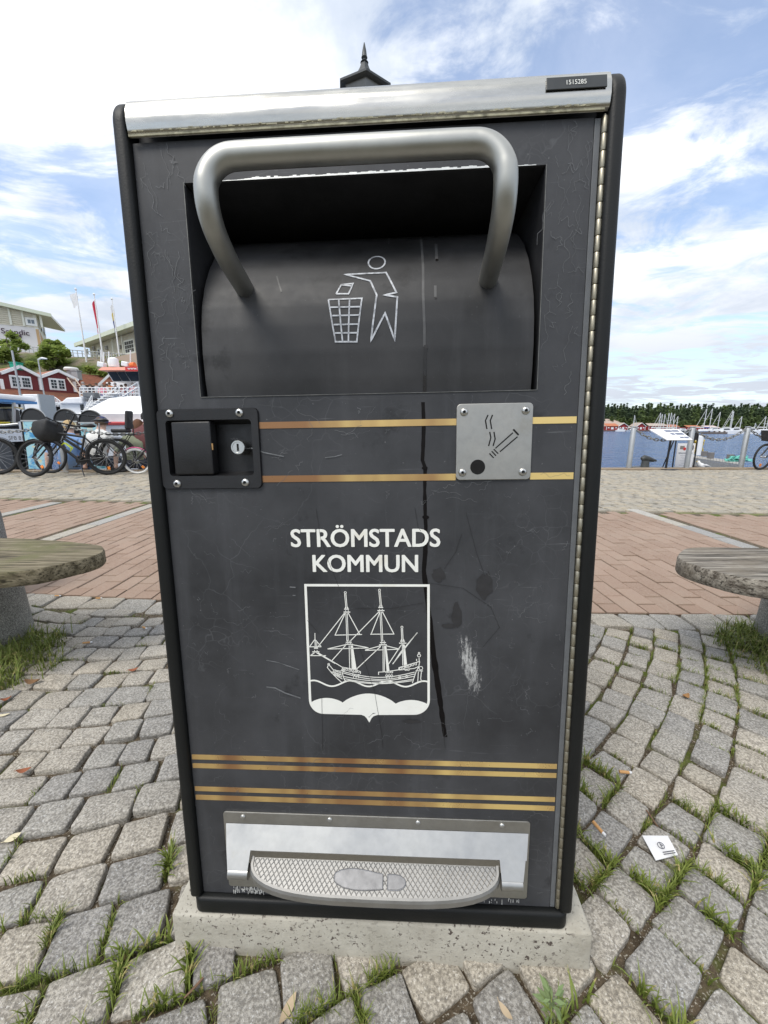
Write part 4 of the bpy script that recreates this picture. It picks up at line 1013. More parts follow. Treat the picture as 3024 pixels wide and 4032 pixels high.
def seat(pts, ext, z, th, mat, parent):
    P = slab_outline(pts, z); P = [Vector(ext[0])] + P + [Vector(ext[1])]
    m_ = MB(); n = len(P); rings = []
    for zz_, k in ((-th, 0.975), (-th + 0.008, 1.0), (-0.010, 1.0), (0, 0.98)):
        c = sum(P, Vector((0, 0))) / n
        rings.append([(c.x + (p.x - c.x) * k, c.y + (p.y - c.y) * k, z + zz_ + 0.002 * noise.noise((p.x * 20, p.y * 20, zz_ * 40))) for p in P])
    m_.add(sum(rings, []), [(r_ * n + k, r_ * n + (k + 1) % n, (r_ + 1) * n + (k + 1) % n, (r_ + 1) * n + k) for r_ in range(3) for k in range(n)] + [tuple(range(n)), tuple(3 * n + k for k in range(n))])
    return m_.build('seat', mat, parent, smooth=40)
L7 = lambda x, y: (x / 1.8433, 1900 + y / 1.8433)
R7 = lambda x, y: (2150 + x / 1.8433, 1900 + y / 1.8433)
bl = empty('granite_bench'); tag(bl, 'mossy wooden seat on a granite pillar left of the bin', 'bench', 'wood and granite benches')
pillar('pillar', -1.685, 1.50, 0.355, 0.155, bl)
seat([L7(*q) for q in ((-60, 398), (300, 410), (620, 440), (735, 455), (765, 478), (745, 510), (640, 548), (420, 600), (220, 640), (-60, 660))], [(-2.6, 1.05), (-2.6, 1.75)][::-1], 0.42, 0.054, M_woodL, bl)
bo = empty('granite_bollard'); tag(bo, 'rounded granite bollard top peeping over the mossy left seat', 'bollard'); pillar('stone', -2.115, 1.95, 0.46, 0.12, bo)
brr = empty('granite_bench'); tag(brr, 'bleached grey wooden seat on a granite pillar right of the bin', 'bench', 'wood and granite benches')
pillar('pillar', 1.755, 1.50, 0.36, 0.14, brr)
seat([R7(*q) for q in ((1720, 480), (1300, 470), (1080, 466), (1000, 480), (955, 515), (950, 545), (1020, 585), (1200, 640), (1400, 690), (1720, 735))], [(2.7, 1.05), (2.7, 1.75)][::-1], 0.42, 0.058, M_woodR, brr)
# ---- litter on the ground
M_filter = PM('cigarette_filter', (0.55, 0.30, 0.12)); M_paper = pm('paper_white', (0.72, 0.72, 0.72), 0.7, var=0.1, scale=30)
def butt(px, py, an, label, L_=0.03, z=0.004):
    q = atZ(px, py, z); e = empty('cigarette_butt', (q.x, q.y, q.z), an); tag(e, label, 'cigarette butt', 'cigarette butts')
    m_ = MB(); m_.tube([(-L_ / 2, 0, 0.004), (L_ * .3, 0, 0.0035)], [0.0038, 0.0037], 10); m_.build('filter', M_filter, e, smooth=60)
    m_ = MB(); m_.tube([(L_ * .3, 0, 0.0036), (L_ * .5, 0.0012, 0.0036)], [0.0036, 0.0028], 10); m_.build('burnt_end', M_paper, e, smooth=60)
butt(2358, 3268, -1.25, 'orange cigarette butt close to the right side of the bin', 0.032, 0.016)
butt(2462, 3045, -0.1, 'tan cigarette butt on a cobble to the right of the bin')
butt(345, 2533, 0.25, 'tan cigarette butt on the cobbles near the left bench', 0.034)
butt(390, 2358, 0.1, 'pale cigarette butt at the edge of the bricks on the left', 0.03)
butt(570, 2475, -0.5, 'pale cigarette butt between cobbles just left of the bin', 0.03)
butt(228, 2348, 0.0, 'white cigarette butt on the bricks behind the left bench', 0.03)
q0, q1, q2, q3 = [atZ(2100 + x / 1.7955, 3000 + y / 1.7955, 0.006) for x, y in ((770, 518), (950, 522), (1022, 660), (865, 702))]
mb = MB(); mb.prism([(q.x, q.y, 0.004 + i * 0.001) for i, q in enumerate((q0, q1, q2, q3))], (0, 0, 0.0012)); pp = mb.build('paper_square', M_paper); tag(pp, 'white square paper label lying in the grass right of the bin', 'paper')
c_ = (q0 + q1 + q2 + q3) / 4; ex = (q1 - q0).normalized(); ey = (q0 - q3).normalized()
mb = MB(); pts = [c_ + ex * 0.0065 * math.cos(a) + ey * 0.0065 * math.sin(a) + Vector((0, 0, 0.0030)) for a in [k * math.pi / 10 for k in range(20)]]; mb.tube(pts, 0.0007, 4, closed=True)
mb.tube([c_ - ey * 0.006 + Vector((0, 0, 0.0030)), c_ + ey * 0.006 + Vector((0, 0, 0.003))], 0.0007, 4); mb.tube([c_ + ey * 0.003 + Vector((0, 0, 0.003)), c_ + ex * 0.004 + Vector((0, 0, 0.003)), c_ - ey * 0.001 + Vector((0, 0, 0.003))], 0.0006, 4)
for k in range(2): mb.tube([c_ - ey * (0.014 + .004 * k) - ex * 0.004 + Vector((0, 0, 0.003)), c_ - ey * (0.010 + .004 * k) + ex * 0.022 + Vector((0, 0, 0.003))], 0.0008, 4)
mb.build('printed_mark', PM('grey_ink', (0.12, 0.12, 0.14)), pp)
def leaf(px, py, L_, wd, an, mat, label, curl=0.01, group='fallen leaves', z=0.004):
    q = atZ(px, py, z); m_ = MB(); n = 8; vs = []
    for k in range(n + 1):
        f = k / n; w_ = wd * math.sin(math.pi * min(1, f * 0.97 + 0.02)) ** 0.8 / 2; zz_ = curl * (2 * f - 1) ** 2
        vs += [(L_ * (f - .5), -w_, zz_ + curl * .5), (L_ * (f - .5), 0, zz_ + 0.001), (L_ * (f - .5), w_, zz_ + curl * .45)]
    m_.add(vs, [(3 * k + j, 3 * k + j + 1, 3 * k + j + 4, 3 * k + j + 3) for k in range(n) for j in (0, 1)]); m_.tube([(-L_ * .5, 0, curl), (-L_ * .68, 0.003, curl * .8)], 0.0006, 4)
    o = m_.build('fallen_leaf', mat, smooth=60, loc=q); o.rotation_euler = (0, 0, an); tag(o, label, 'leaf', group)
M_lf1 = PM('leaf_tan', (0.46, 0.36, 0.24)); M_lf2 = PM('leaf_rust', (0.26, 0.085, 0.035)); M_lf3 = PM('leaf_straw', (0.62, 0.55, 0.38))
leaf(1135, 3975, 0.038, 0.014, 1.1, M_lf1, 'pale tan leaf lying in front of the concrete slab', 0.004)
leaf(95, 3037, 0.033, 0.017, 0.3, M_lf2, 'rust brown curled leaf on the cobbles at the left edge', 0.006)
leaf(25, 2757, 0.028, 0.017, 0.6, M_lf2, 'rust leaf below the left bench near the picture edge', 0.008)
leaf(12, 2818, 0.039, 0.012, 0.2, M_lf3, 'straw coloured leaf at the left picture edge', 0.004)
leaf(525, 2640, 0.034, 0.019, 0.5, M_lf2, 'small dark red leaf on cobbles left of the bin', 0.006)
leaf(130, 2690, 0.050, 0.028, 0.1, PM('leaf_brown', (0.20, 0.11, 0.05)), 'brown dry leaf in the grass at the left pillar', 0.012)
leaf(50, 3298, 0.028, 0.019, 0.8, M_lf3, 'pale dry leaf flat on a cobble at the left', 0.001)
leaf(2700, 2745, 0.028, 0.019, 0.4, PM('leaf_orange', (0.30, 0.16, 0.06)), 'orange leaf in the grass under the right bench', 0.008)
leaf(1990, 3985, 0.025, 0.010, -0.9, M_lf1, 'withered bud lying right of centre in the foreground', 0.003)
q = atZ(800, 3850, 0.006); q2_ = atZ(725, 3930, 0.004); mb = MB(); mb.tube([q, q.lerp(q2_, .45) + Vector((.003, 0, .003)), q2_], [0.0018, 0.0022, 0.0012], 7); tag(mb.build('twig', PM('twig_brown', (0.17, 0.10, 0.06)), smooth=60), 'thin brown twig on the cobbles in front of the slab', 'twig')
q = atZ(2545, 3190, 0.004); q2_ = atZ(2590, 3255, 0.004); mb = MB(); mb.tube([q, q2_], [0.002, 0.0012], 6); tag(mb.build('twig', PM('twig_brown', (0.17, 0.10, 0.06)), smooth=60), 'short brown twig beside the white paper square', 'twig')
# small leafy weed bottom right
wd_ = empty('leafy_weed', atZ(2170, 3985, 0)); tag(wd_, 'small pale green weed growing in the front joint', 'weed')
mb = MB()
for k in range(26):
    a = rg(0, 6.28); r_ = rg(0.004, 0.022); z = rg(0.01, 0.035); d = Vector((math.cos(a), math.sin(a), rg(-.2, .5))).normalized(); s_ = d.orthogonal().normalized(); c = Vector((r_ * math.cos(a), r_ * math.sin(a), z)); l_ = rg(.006, .012)
    mb.add([c - d * l_, c + s_ * l_ * .35, c + d * l_, c - s_ * l_ * .35], [(0, 1, 2, 3)])
mb.build('leaves', PM('weed_green', (0.16, 0.22, 0.09)), wd_, fix=False); MB().tube([(0, 0, -.01), (0.003, 0, .03)], 0.001, 5).build('stem', PM('weed_green', (0.16, 0.22, 0.09)), wd_)
# ---- hexagonal lantern on a post behind the bin: only its roof shows above the lid
M_lant = pm('dark_lantern_copper', (0.035, 0.042, 0.045), 0.55, var=0.2, scale=6)
N_ = atY(1442.6, 266.8, 6.0); C_ = Vector((N_.x - 0.04, N_.y + 0.385)); ze = N_.z; RR = 0.385
lan = empty('street_lantern', (C_.x, C_.y, 0)); tag(lan, 'dark lantern roof with pointed finial rising behind the bin', 'lantern')
a0 = math.atan2(N_.y - C_.y, N_.x - C_.x)
def hexr(r, z): return [(r * math.cos(a0 + k * math.pi / 3), r * math.sin(a0 + k * math.pi / 3), z) for k in range(6)]
def hexloft(m_, L):
    k0 = len(m_.v); vs = []
    for r_, z in L: vs += hexr(r_, z)
    m_.add(vs, [(i * 6 + k, i * 6 + (k + 1) % 6, (i + 1) * 6 + (k + 1) % 6, (i + 1) * 6 + k) for i in range(len(L) - 1) for k in range(6)] + [tuple(range(6)), tuple((len(L) - 1) * 6 + k for k in range(6))])
mb = MB(); hexloft(mb, [(RR * .9, ze - .03), (RR, ze - .02), (RR, ze + .005), (RR * .70, ze + .05), (RR * .48, ze + .11), (RR * .31, ze + .18), (RR * .19, ze + .26), (RR * .12, ze + .33)]); roof = mb.build('roof', M_lant, lan)
mb = MB(); mb.lathe([(.045, ze + .33), (.055, ze + .34), (.026, ze + .355), (.024, ze + .38), (.042, ze + .395), (.034, ze + .42), (.026, ze + .475), (.006, ze + .56)], 12); mb.build('finial', M_lant, roof, smooth=50)
mb = MB(); hexloft(mb, [(RR * .34, ze - .75), (RR * .78, ze - .03)]); mb.build('glass_body', pm('lantern_glass', (0.16, 0.17, 0.17), 0.15, var=0.1), lan)
mb = MB(); mb.lathe([(.14, 0), (.14, .3), (.09, .4), (.07, ze - 1.2), (.05, ze - .9), (.12, ze - .75)], 14); mb.build('post', M_lant, lan, smooth=40)
# ---- galvanised posts and chain along the quay
def post(x, y, h_, label):
    e = empty('quay_post', (x, y, 0)); tag(e, label, 'post', 'galvanised posts along the quay')
    m_ = MB(); m_.lathe([(.052, 0), (.052, h_ - .02), (.045, h_ - .005)], 16); m_.build('shaft', M_galv, e, smooth=50)
    m_ = MB(); m_.lathe([(.04, h_), (.056, h_ + .004), (.056, h_ + .02), (.02, h_ + .026)], 16); m_.build('cap', M_galv, e, smooth=50)
    m_ = MB(); m_.box((0, 0, .008), (.2, .16, .016)); m_.build('foot_plate', M_galv, e, bevel=.003); return Vector((x, y, h_))
Rb = lambda x, y: (2300 + x / 2.2915, 1500 + y / 2.2915)
Lb = lambda x, y: (x / 2.765, 1420 + y / 2.765)
gp = [atZ(*Rb(*q)) for q in ((400, 795), (920, 795), (1410, 790))]
PR = [post(gp[0].x, gp[0].y, .90, 'leftmost grey steel post right of the bin'), post(gp[1].x, gp[1].y, .90, 'grey steel post in front of the seal safari sign'), post(gp[2].x, gp[2].y, .90, 'rightmost grey steel post near the basket bicycle')]
PR += [Vector((9.35, 8.85, .90))]; PR = [Vector((4.1, 8.6, .90))] + PR
PL = [post(-6.60, 8.12, .98, 'grey steel post behind the black bicycles'), Vector((-4.15, 8.2, .98))]; PL = [Vector((-9.0, 8.05, .98))] + PL
lm = MB(); lp = []
for k in range(14):
    a = 2 * math.pi * k / 14; x_ = math.cos(a); lp.append((math.copysign(abs(x_) ** .6, x_) * .055, math.sin(a) * .026, 0))
lm.tube(lp, .0095, 6, closed=True); lme = lm.mesh('chain_link'); lme.materials.append(M_chain); lme.shade_smooth()
def chain(a, b, sag_, label):
    e = empty('chain', (a + b) / 2); tag(e, label, 'chain', 'steel chains between the quay posts'); L_ = (b - a).length
    n = int(L_ * 1.1 / .083); P = [a.lerp(b, k / n) - Vector((0, 0, sag_ * 4 * (k / n) * (1 - k / n))) for k in range(n + 1)]
    for i in range(n):
        c = (P[i] + P[i + 1]) / 2
        if not in_view(c, 60): continue
        o = bpy.data.objects.new('chain_link', lme); COL.objects.link(o); o.parent = e; d = (P[i + 1] - P[i]).normalized()
        o.matrix_local = Matrix.Translation(c - e.location) @ d.to_track_quat('X', 'Z').to_matrix().to_4x4() @ Matrix.Rotation(0 if i % 2 else math.pi / 2, 4, 'X')
for i, (s_, lab) in enumerate(((.27, 'chain hanging left of the leftmost right hand post'), (.27, 'chain sagging behind the slanted information board'), (.26, 'chain sagging over the jetty between two posts'), (.27, 'chain running out of view behind the basket bicycle'))):
    if i: chain(PR[i], PR[i + 1], s_, lab)
chain(PL[0], PL[1], .17, 'chain crossing the left picture edge in front of boats'); chain(PL[1], PL[2], .22, 'chain hanging behind the bicycle saddles')
# ---- mooring bollard
e = empty('mooring_bollard', atZ(*Rb(545, 785))); tag(e, 'dark iron mooring bollard with a sloping nose on the quay', 'mooring bollard')
M_iron = pm('painted_iron', (0.05, 0.055, 0.055), 0.5, var=0.25, scale=15)
mb = MB(); mb.lathe([(.10, 0), (.085, .05), (.075, .17)], 18); mb.build('stem', M_iron, e, smooth=50)
mb = MB(); mb.tube([(-.09, 0, .20), (-.04, 0, .225), (.05, 0, .205), (.16, 0, .175), (.24, 0, .165)], [.045, .068, .062, .042, .022], 14); mb.build('head', M_iron, e, smooth=60)
mb = MB(); mb.lathe([(.24, 0), (.24, .02), (.10, .03)], 20, (-.02, 0, 0)); mb.build('base', M_iron, e, smooth=40)
# ---- slanted information board
c4 = [atY(*Rb(590, 435), 8.80), atY(*Rb(850, 435), 8.80), atY(*Rb(980, 530), 8.42), atY(*Rb(750, 530), 8.42)]
cen = sum(c4, Vector((0, 0, 0))) / 4; gb = atZ(*Rb(735, 797)); e = empty('information_board', gb); tag(e, 'white slanted information board on a black pole by the quay', 'information board')
nrm = (c4[1] - c4[0]).cross(c4[3] - c4[0]).normalized(); nrm = nrm if nrm.z > 0 else -nrm
mb = MB(); mb.prism([p - gb for p in c4], -nrm * .02); bd = mb.build('panel', pm('sign_white', (0.80, 0.80, 0.82), 0.4, var=0.03), e)
def onb(a, b): return (c4[3].lerp(c4[2], a)).lerp(c4[0].lerp(c4[1], a), b) - gb + nrm * .003
M_pr = PM('print_slate', (0.16, 0.18, 0.24))
for a0_, a1_, b0_, b1_ in ((.42, .66, .72, .9), (.68, .92, .74, .9), (.48, .62, .45, .62), (.66, .95, .45, .64), (.62, .78, .14, .28), (.80, .96, .12, .28)):
    MB().add([onb(a0_, b0_), onb(a1_, b0_), onb(a1_, b1_), onb(a0_, b1_)], [(0, 1, 2, 3)]).build('printed_picture', M_pr, bd)
mb = MB()
for k in range(9): b_ = .2 + .075 * k; mb.add([onb(.08, b_), onb(.08 + rg(.2, .28), b_), onb(.33, b_ + .02), onb(.08, b_ + .02)], [(0, 1, 2, 3)])
mb.build('text_lines', PM('print_grey', (0.45, 0.46, 0.5)), bd)
mb = MB(); mb.tube([(0, 0, .01), Vector((cen.x - gb.x, cen.y - gb.y, cen.z - gb.z - .02))], .022, 10); mb.build('pole', M_bk, e, smooth=50)
mb = MB(); mb.lathe([(.23, 0), (.23, .012), (.05, .02)], 24); mb.build('foot_disc', M_bk, e, smooth=40)
# ---- seal-safari pavement sign
YS = 9.02; a_, b_ = atY(*Rb(795, 755), YS), atY(*Rb(985, 755), YS); w_ = b_.x - a_.x; e = empty('pavement_sign', ((a_.x + b_.x) / 2, YS, -0.10)); tag(e, 'black framed pavement sign advertising seal trips behind a post', 'sign')
hS = 0.92
mb = MB()
for s_ in (-1, 1): mb.tube([(s_ * w_ / 2, -.02, 0), (s_ * w_ / 2, .0, hS - .06), (s_ * (w_ / 2 - .05), .0, hS)], .014, 8)
mb.tube([(-w_ / 2 + .05, 0, hS), (w_ / 2 - .05, 0, hS)], .014, 8); mb.tube([(-w_ / 2, -.02, .08), (w_ / 2, -.02, .08)], .012, 8); mb.build('frame', M_bk, e, smooth=50)
for s_ in (-1, 1): MB().tube([(s_ * w_ / 2 * .96, .34, 0), (s_ * w_ / 2 * .96, .02, hS - .06)], .012, 8).build('rear_leg', M_bk, e, smooth=50)
mb = MB(); mb.box((0, -.002, hS - .11), (w_ - .04, .014, .17)); mb.build('header', M_bk, e)
mb = MB(); mb.box((0, -.018, .375), (w_ - .09, .012, .55)); ps = mb.build('poster', pm('sign_white', (0.8, 0.8, 0.8)), e)
mb = MB(); mb.box((-.09, -.026, .555), (.10, .003, .075)); mb.build('poster_picture', PM('poster_brown', (0.22, 0.2, 0.19)), ps)
mb = MB(); mb.lathe([(.085, 0), (.06, .003)], 16, (.09, -.025, .555), 'y'); mb.build('poster_seal', PM('poster_dark', (0.14, 0.13, 0.13)), ps)
mb = MB(); mb.lathe([(.034, 0), (.03, .002)], 14, (-.035, -.029, .525), 'y'); mb.build('red_dot', PM('poster_red', (0.62, 0.04, 0.04)), ps)
o = text('lettering', 'SÄLSAFARI', -.155, .415, .026, .31, .038, PM('poster_ink', (0.06, 0.10, 0.16)), ps, .001)
for k in range(7): m_ = MB(); m_.box((0, -.026, .375 - k * .036), (.22 - .05 * (k % 3), .002, .008)); m_.build('text_line', PM('print_grey', (0.45, 0.46, 0.5)), ps)
# ---- pale pontoon planks and jetty beyond the quay edge
for (x0, x1, nm) in ((3.2, 11.5, 'long pale timber pontoon below the right quay edge'), (-11.5, -2.9, 'long pale timber pontoon below the left quay edge')):
    e = empty('pontoon', ((x0 + x1) / 2, QY((x0 + x1) / 2) + .75, -.12), math.atan(.035)); tag(e, nm, 'pontoon', 'pontoons along the quay')
    for k in range(7):
        m_ = MB(); m_.box((0, -.42 + k * .14, 0), (x1 - x0, .13, .04)); m_.build('plank', M_jetty, e)
    m_ = MB(); m_.box((0, -.5, -.13), (x1 - x0, .06, .2)); m_.box((0, .5, -.13), (x1 - x0, .06, .2)); m_.build('side_beam', PM('wet_timber', (0.07, 0.055, 0.045)), e)
zj = -.25; J = [atZ(*Rb(*q), zj) for q in ((978, 668), (1405, 728), (1405, 752), (978, 690))]
e = empty('jetty', J[0]); tag(e, 'grey timber jetty on piles reaching into the harbour', 'jetty')
n_ = 16
for k in range(n_):
    f0, f1 = k / n_, (k + .92) / n_; m_ = MB(); m_.prism([J[0].lerp(J[1], f0) - J[0], J[0].lerp(J[1], f1) - J[0], J[3].lerp(J[2], f1) - J[0], J[3].lerp(J[2], f0) - J[0]], (0, 0, -.05)); m_.build('deck_plank', M_jetty, e)
mb = MB(); mb.bar(J[3] - J[0] + Vector((0, -.03, -.2)), J[2] - J[0] + Vector((0, -.03, -.2)), .06, .28); mb.build('fascia_beam', M_jetty, e)
for k in range(22):
    p = J[3].lerp(J[2], (k + .5) / 22) - J[0]; m_ = MB(); m_.tube([p + Vector((0, .05, -1.1)), p + Vector((0, .05, -.3))], .07, 8); m_.build('pile', PM('pile_brown', (0.16, 0.125, 0.10)), e, smooth=50)
for f, g, h_ in ((.28, .1, .25), (.42, .7, .28), (.82, .25, .25)):
    p = J[0].lerp(J[1], f).lerp(J[3].lerp(J[2], f), g) - J[0]; m_ = MB(); m_.box(p + Vector((0, 0, h_ / 2)), (.16, .16, h_ * .8)); m_.build('stub_post', PM('grey_post', (0.17, 0.16, 0.155)), e, bevel=.01)
p = atZ(*Rb(1027, 668), zj); e = empty('mooring_post', p); tag(e, 'white mooring post with yellow rope bundle on the jetty', 'mooring post')
mb = MB(); mb.lathe([(.11, 0), (.11, .80), (.05, .84)], 14); mb.build('shaft', M_wht, e, smooth=50)
mb = MB()
for k in range(26):
    a = rg(0, 6.28); x_ = rg(-.26, .28); P_ = [Vector((x_ + rg(-.05, .05), .15 + rg(-.05, .05), .66 - j * .075 + rg(-.02, .02))) for j in range(9)]; mb.tube(P_, .022, 5)
mb.build('yellow_rope', PM('rope_yellow', (0.55, 0.40, 0.05)), e, smooth=60)
p = atZ(*Rb(1380, 725), zj); e = tag(MB().build('fishing_net', PM('net_green', (0.16, 0.50, 0.42))) if False else empty('fishing_net', p), 'turquoise fishing net heaped on the jetty end', 'net')
mb = MB()
for k in range(40):
    P_ = []; a = rg(0, 6.28)
    for j in range(7): P_.append(Vector((rnd.gauss(0, .16), rnd.gauss(0, .12), abs(rnd.gauss(0, .07)))))
    mb.tube(P_, .02, 4)
mb.build('net_heap', PM('net_green', (0.16, 0.50, 0.42)), e, smooth=60)
# gull
p = Vector((atY(*Rb(1065, 760), 8.95).x, 8.95, -.10)); e = empty('gull', p); tag(e, 'small white gull resting on the quay edge', 'gull')
sk = MB(); sk.tube([(.16, 0, .10), (.08, 0, .12), (0, 0, .14), (-.06, 0, .17), (-.085, 0, .215), (-.10, 0, .245), (-.115, 0, .25)], [.008, .035, .062, .055, .032, .030, .012], 12); sk.build('body', PM('gull_white', (0.82, 0.82, 0.82)), e, smooth=70)
mb = MB(); mb.tube([(.17, .03, .13), (.05, .05, .16), (-.03, .045, .17)], [.008, .03, .012], 8); mb.tube([(.17, -.03, .13), (.05, -.05, .16), (-.03, -.045, .17)], [.008, .03, .012], 8); mb.build('folded_wings', PM('gull_grey', (0.6, 0.61, 0.63)), e, smooth=60)
mb = MB(); mb.tube([(-.12, 0, .25), (-.155, 0, .243)], [.009, .003], 6); mb.build('beak', PM('beak_yellow', (0.7, 0.5, 0.08)), e)
for s_ in (-1, 1): MB().tube([(0, s_ * .02, .1), (0, s_ * .02, 0)], .005, 5).build('leg', PM('beak_yellow', (0.7, 0.5, 0.08)), e)
# ================================================================ bicycles
def wheel(R, tw, tyre_mat, parent, x, name, spokes=18, reflector=True):
    e = bpy.data.objects.new(name, None); COL.objects.link(e); e.parent = parent; e.location = (x, 0, R)
    def ringp(r, n=40): return [(r * math.cos(2 * math.pi * k / n), 0, r * math.sin(2 * math.pi * k / n)) for k in range(n)]
    MB().tube(ringp(R - tw), tw, 8, closed=True).build('tyre', tyre_mat, e, smooth=60)
    MB().tube(ringp(R - 2.1 * tw), tw * .45, 6, closed=True).build('rim', M_bk if tyre_mat is M_rub else M_chrome, e, smooth=60)
    m_ = MB()
    for k in range(spokes):
        a = 2 * math.pi * k / spokes; b = a + (.25 if k % 2 else -.25); s_ = .022 if k % 2 else -.022
        m_.tube([(.02 * math.cos(b), s_, .02 * math.sin(b)), ((R - 2.1 * tw) * math.cos(a), 0, (R - 2.1 * tw) * math.sin(a))], .0018, 4, cap=False)
    m_.build('spokes', M_chrome, e)
    m_ = MB(); m_.lathe([(.018, -.05), (.022, -.035), (.014, -.02), (.014, .02), (.022, .035), (.018, .05)], 10, axis='y'); m_.build('hub', M_chrome, e, smooth=40)
    if reflector:
        m_ = MB(); a = rg(3.6, 5.2); m_.box((R * .62 * math.cos(a), 0, R * .62 * math.sin(a)), (.06, .02, .045), Matrix.Rotation(-a, 3, 'Y')); m_.build('reflector', M_org, e, bevel=.006)
    return e
def bicycle(A, B, R, label, frame_mat, tyre_mat=M_rub, steer=0.0, tw=.024, bag=None, child=False, guards=True, city=False, cage=False, fl=None, basket=False, pom=False, lean=0.0, sad=.93, bar=1.02):
    A, B = Vector(A[:2]), Vector(B[:2]); d = B - A; wb = d.length
    e = empty('bicycle', (A.x, A.y, 0)); e.rotation_euler = (lean, 0, math.atan2(d.y, d.x)); tag(e, label, 'bicycle', 'bicycles parked along the quay')
    k = R / .35
    wheel(R, tw, tyre_mat, e, 0, 'rear_wheel')
    bb = Vector((.44 * k, 0, R * .82)); st = Vector((.30 * k, 0, R + .42 * k)); h0 = Vector((wb - .30 * k, 0, R + .33 * k)); h1 = Vector((wb - .355 * k, 0, R + .50 * k)); axf = Vector((wb, 0, R)); axr = Vector((0, 0, R))
    m_ = MB(); tr = .022 * k
    m_.tube([h0 + Vector((0, 0, .02)), bb], tr * 1.25, 10); m_.tube([bb, st], tr * .85, 10); m_.tube([h0, h1], tr * 1.1, 10)
    if city: m_.tube([h0 + Vector((0, 0, .08)), h0.lerp(bb, .55) + Vector((0, 0, .12)), bb.lerp(st, .45)], tr, 10)
    else: m_.tube([h1 - Vector((0, 0, .03)), st - Vector((0, 0, .04))], tr, 10)
    for s_ in (-1, 1): m_.tube([bb + Vector((0, s_ * .03, 0)), axr + Vector((0, s_ * .06, 0))], tr * .45, 8); m_.tube([st + Vector((0, s_ * .02, -.05)), axr + Vector((0, s_ * .06, 0))], tr * .4, 8)
    m_.build('frame', frame_mat, e, smooth=60)
    m_ = MB(); m_.tube([st, Vector((.27 * k, 0, sad - .05))], .014, 8); m_.build('seat_post', M_chrome, e, smooth=60)
    m_ = MB(); m_.tube([(.10 * k, 0, sad), (.16 * k, 0, sad + .02), (.28 * k, 0, sad + .015), (.36 * k, 0, sad + .01), (.42 * k, 0, sad - .005)], [.03, .075, .06, .028, .012], 12)
    m_.v = [(x, y, sad + (z - sad) * .55) for x, y, z in m_.v]; m_.build('saddle', M_bk, e, smooth=70)
    m_ = MB(); n = 14; m_.lathe([(.09 * k, -.004), (.09 * k, .004)], 18, (bb.x, -.05, bb.z), 'y'); m_.tube([bb + Vector((0, -.07, 0)), bb + Vector((.12, -.08, -.12)) * k], .011, 6); m_.tube([bb + Vector((0, .07, 0)), bb + Vector((-.12, .08, .12)) * k], .011, 6)
    m_.box((bb.x + .12 * k, -.13, bb.z - .12 * k), (.09, .08, .02)); m_.box((bb.x - .12 * k, .13, bb.z + .12 * k), (.09, .08, .02)); m_.build('crankset', M_bk, e)
    m_ = MB(); m_.tube([(bb.x - .02, .06, bb.z - .04), (bb.x - .10, .20, .01)], .010, 6); m_.build('kickstand', M_bk, e)
    if guards:
        for nm, cx, a0_, a1_ in (('rear_mudguard', 0, 10, 165),):
            m_ = MB(); m_.grid(lambda a, b: (cx + (R + .02) * math.cos(rad(a0_ + (a1_ - a0_) * a)), (b - .5) * .055, R + (R + .02) * math.sin(rad(a0_ + (a1_ - a0_) * a)) - abs(b - .5) * .02), 20, 2); m_.build(nm, frame_mat if pom else M_bk, e, smooth=60)
    if cage:
        m_ = MB(); c = h0.lerp(bb, .55) + Vector((.03, 0, .05)); dd = (bb - h0).normalized(); u_ = Vector((-dd.z, 0, dd.x)); u_ = u_ if u_.z > 0 else -u_
        for s_ in (-1, 1): m_.tube([c - dd * .08 + u_ * .02, c - dd * .07 + u_ * .09 + Vector((0, s_ * .035, 0)), c + dd * .07 + u_ * .09 + Vector((0, s_ * .035, 0)), c + dd * .09 + u_ * .02], .009, 6)
        m_.build('bottle_cage', PM('neon_yellow', (0.65, 0.75, 0.03)), e, smooth=60)
        m_ = MB(); m_.box(bb.lerp(st, .62) + Vector((-.02, -.06, 0)), (.07, .05, .24), Matrix.Rotation(.28, 3, 'Y')); m_.build('battery_tag', M_wht, e, bevel=.008)
    if fl:
        m_ = MB(); dd = (bb - h0); 
        for j in range(9): p = h0 + dd * (.18 + .06 * j); m_.box(p + Vector((0, -.030 * k, 0)), (.020, .004, .030), Matrix.Rotation(math.atan2(-dd.z, dd.x) + .2, 3, 'Y'))
        m_.build('frame_lettering', PM('frame_yellow', (0.65, 0.52, 0.12)), e)
    if child:
        cx = -.10; m_ = MB(); m_.box((cx, 0, R + .42), (.50, .12, .022)); m_.tube([(cx - .18, .05, R + .42), (0, .06, R + .02)], .008, 6); m_.tube([(cx - .18, -.05, R + .42), (0, -.06, R + .02)], .008, 6); m_.build('luggage_rack', M_bk, e)
        m_ = MB(); m_.box((cx - .02, 0, R + .49), (.30, .22, .08)); ss = m_.build('child_seat', M_bk, e, bevel=.03, seg=3)
        m_ = MB(); m_.box((cx - .19, 0, R + .70), (.07, .22, .36), Matrix.Rotation(-.14, 3, 'Y')); m_.build('child_backrest', PM('seat_charcoal', (0.03, 0.03, 0.032)), ss, bevel=.03, seg=3)
        m_ = MB(); m_.tube([(cx - .24, .1, R + .76), (cx - .30, .1, R + .6), (cx - .29, .1, R + .38)], .01, 6); m_.build('strap', M_bk, ss)
    # steering assembly
    f = bpy.data.objects.new('steering', None); COL.objects.link(f); f.parent = e; ax = (h1 - axf).normalized()
    f.matrix_local = Matrix.Translation(h1) @ Matrix.Rotation(steer, 4, ax) @ Matrix.Translation(-h1)
    wheel(R, tw, tyre_mat, f, wb, 'front_wheel')
    m_ = MB(); cr = h0 + (axf - h0) * .12
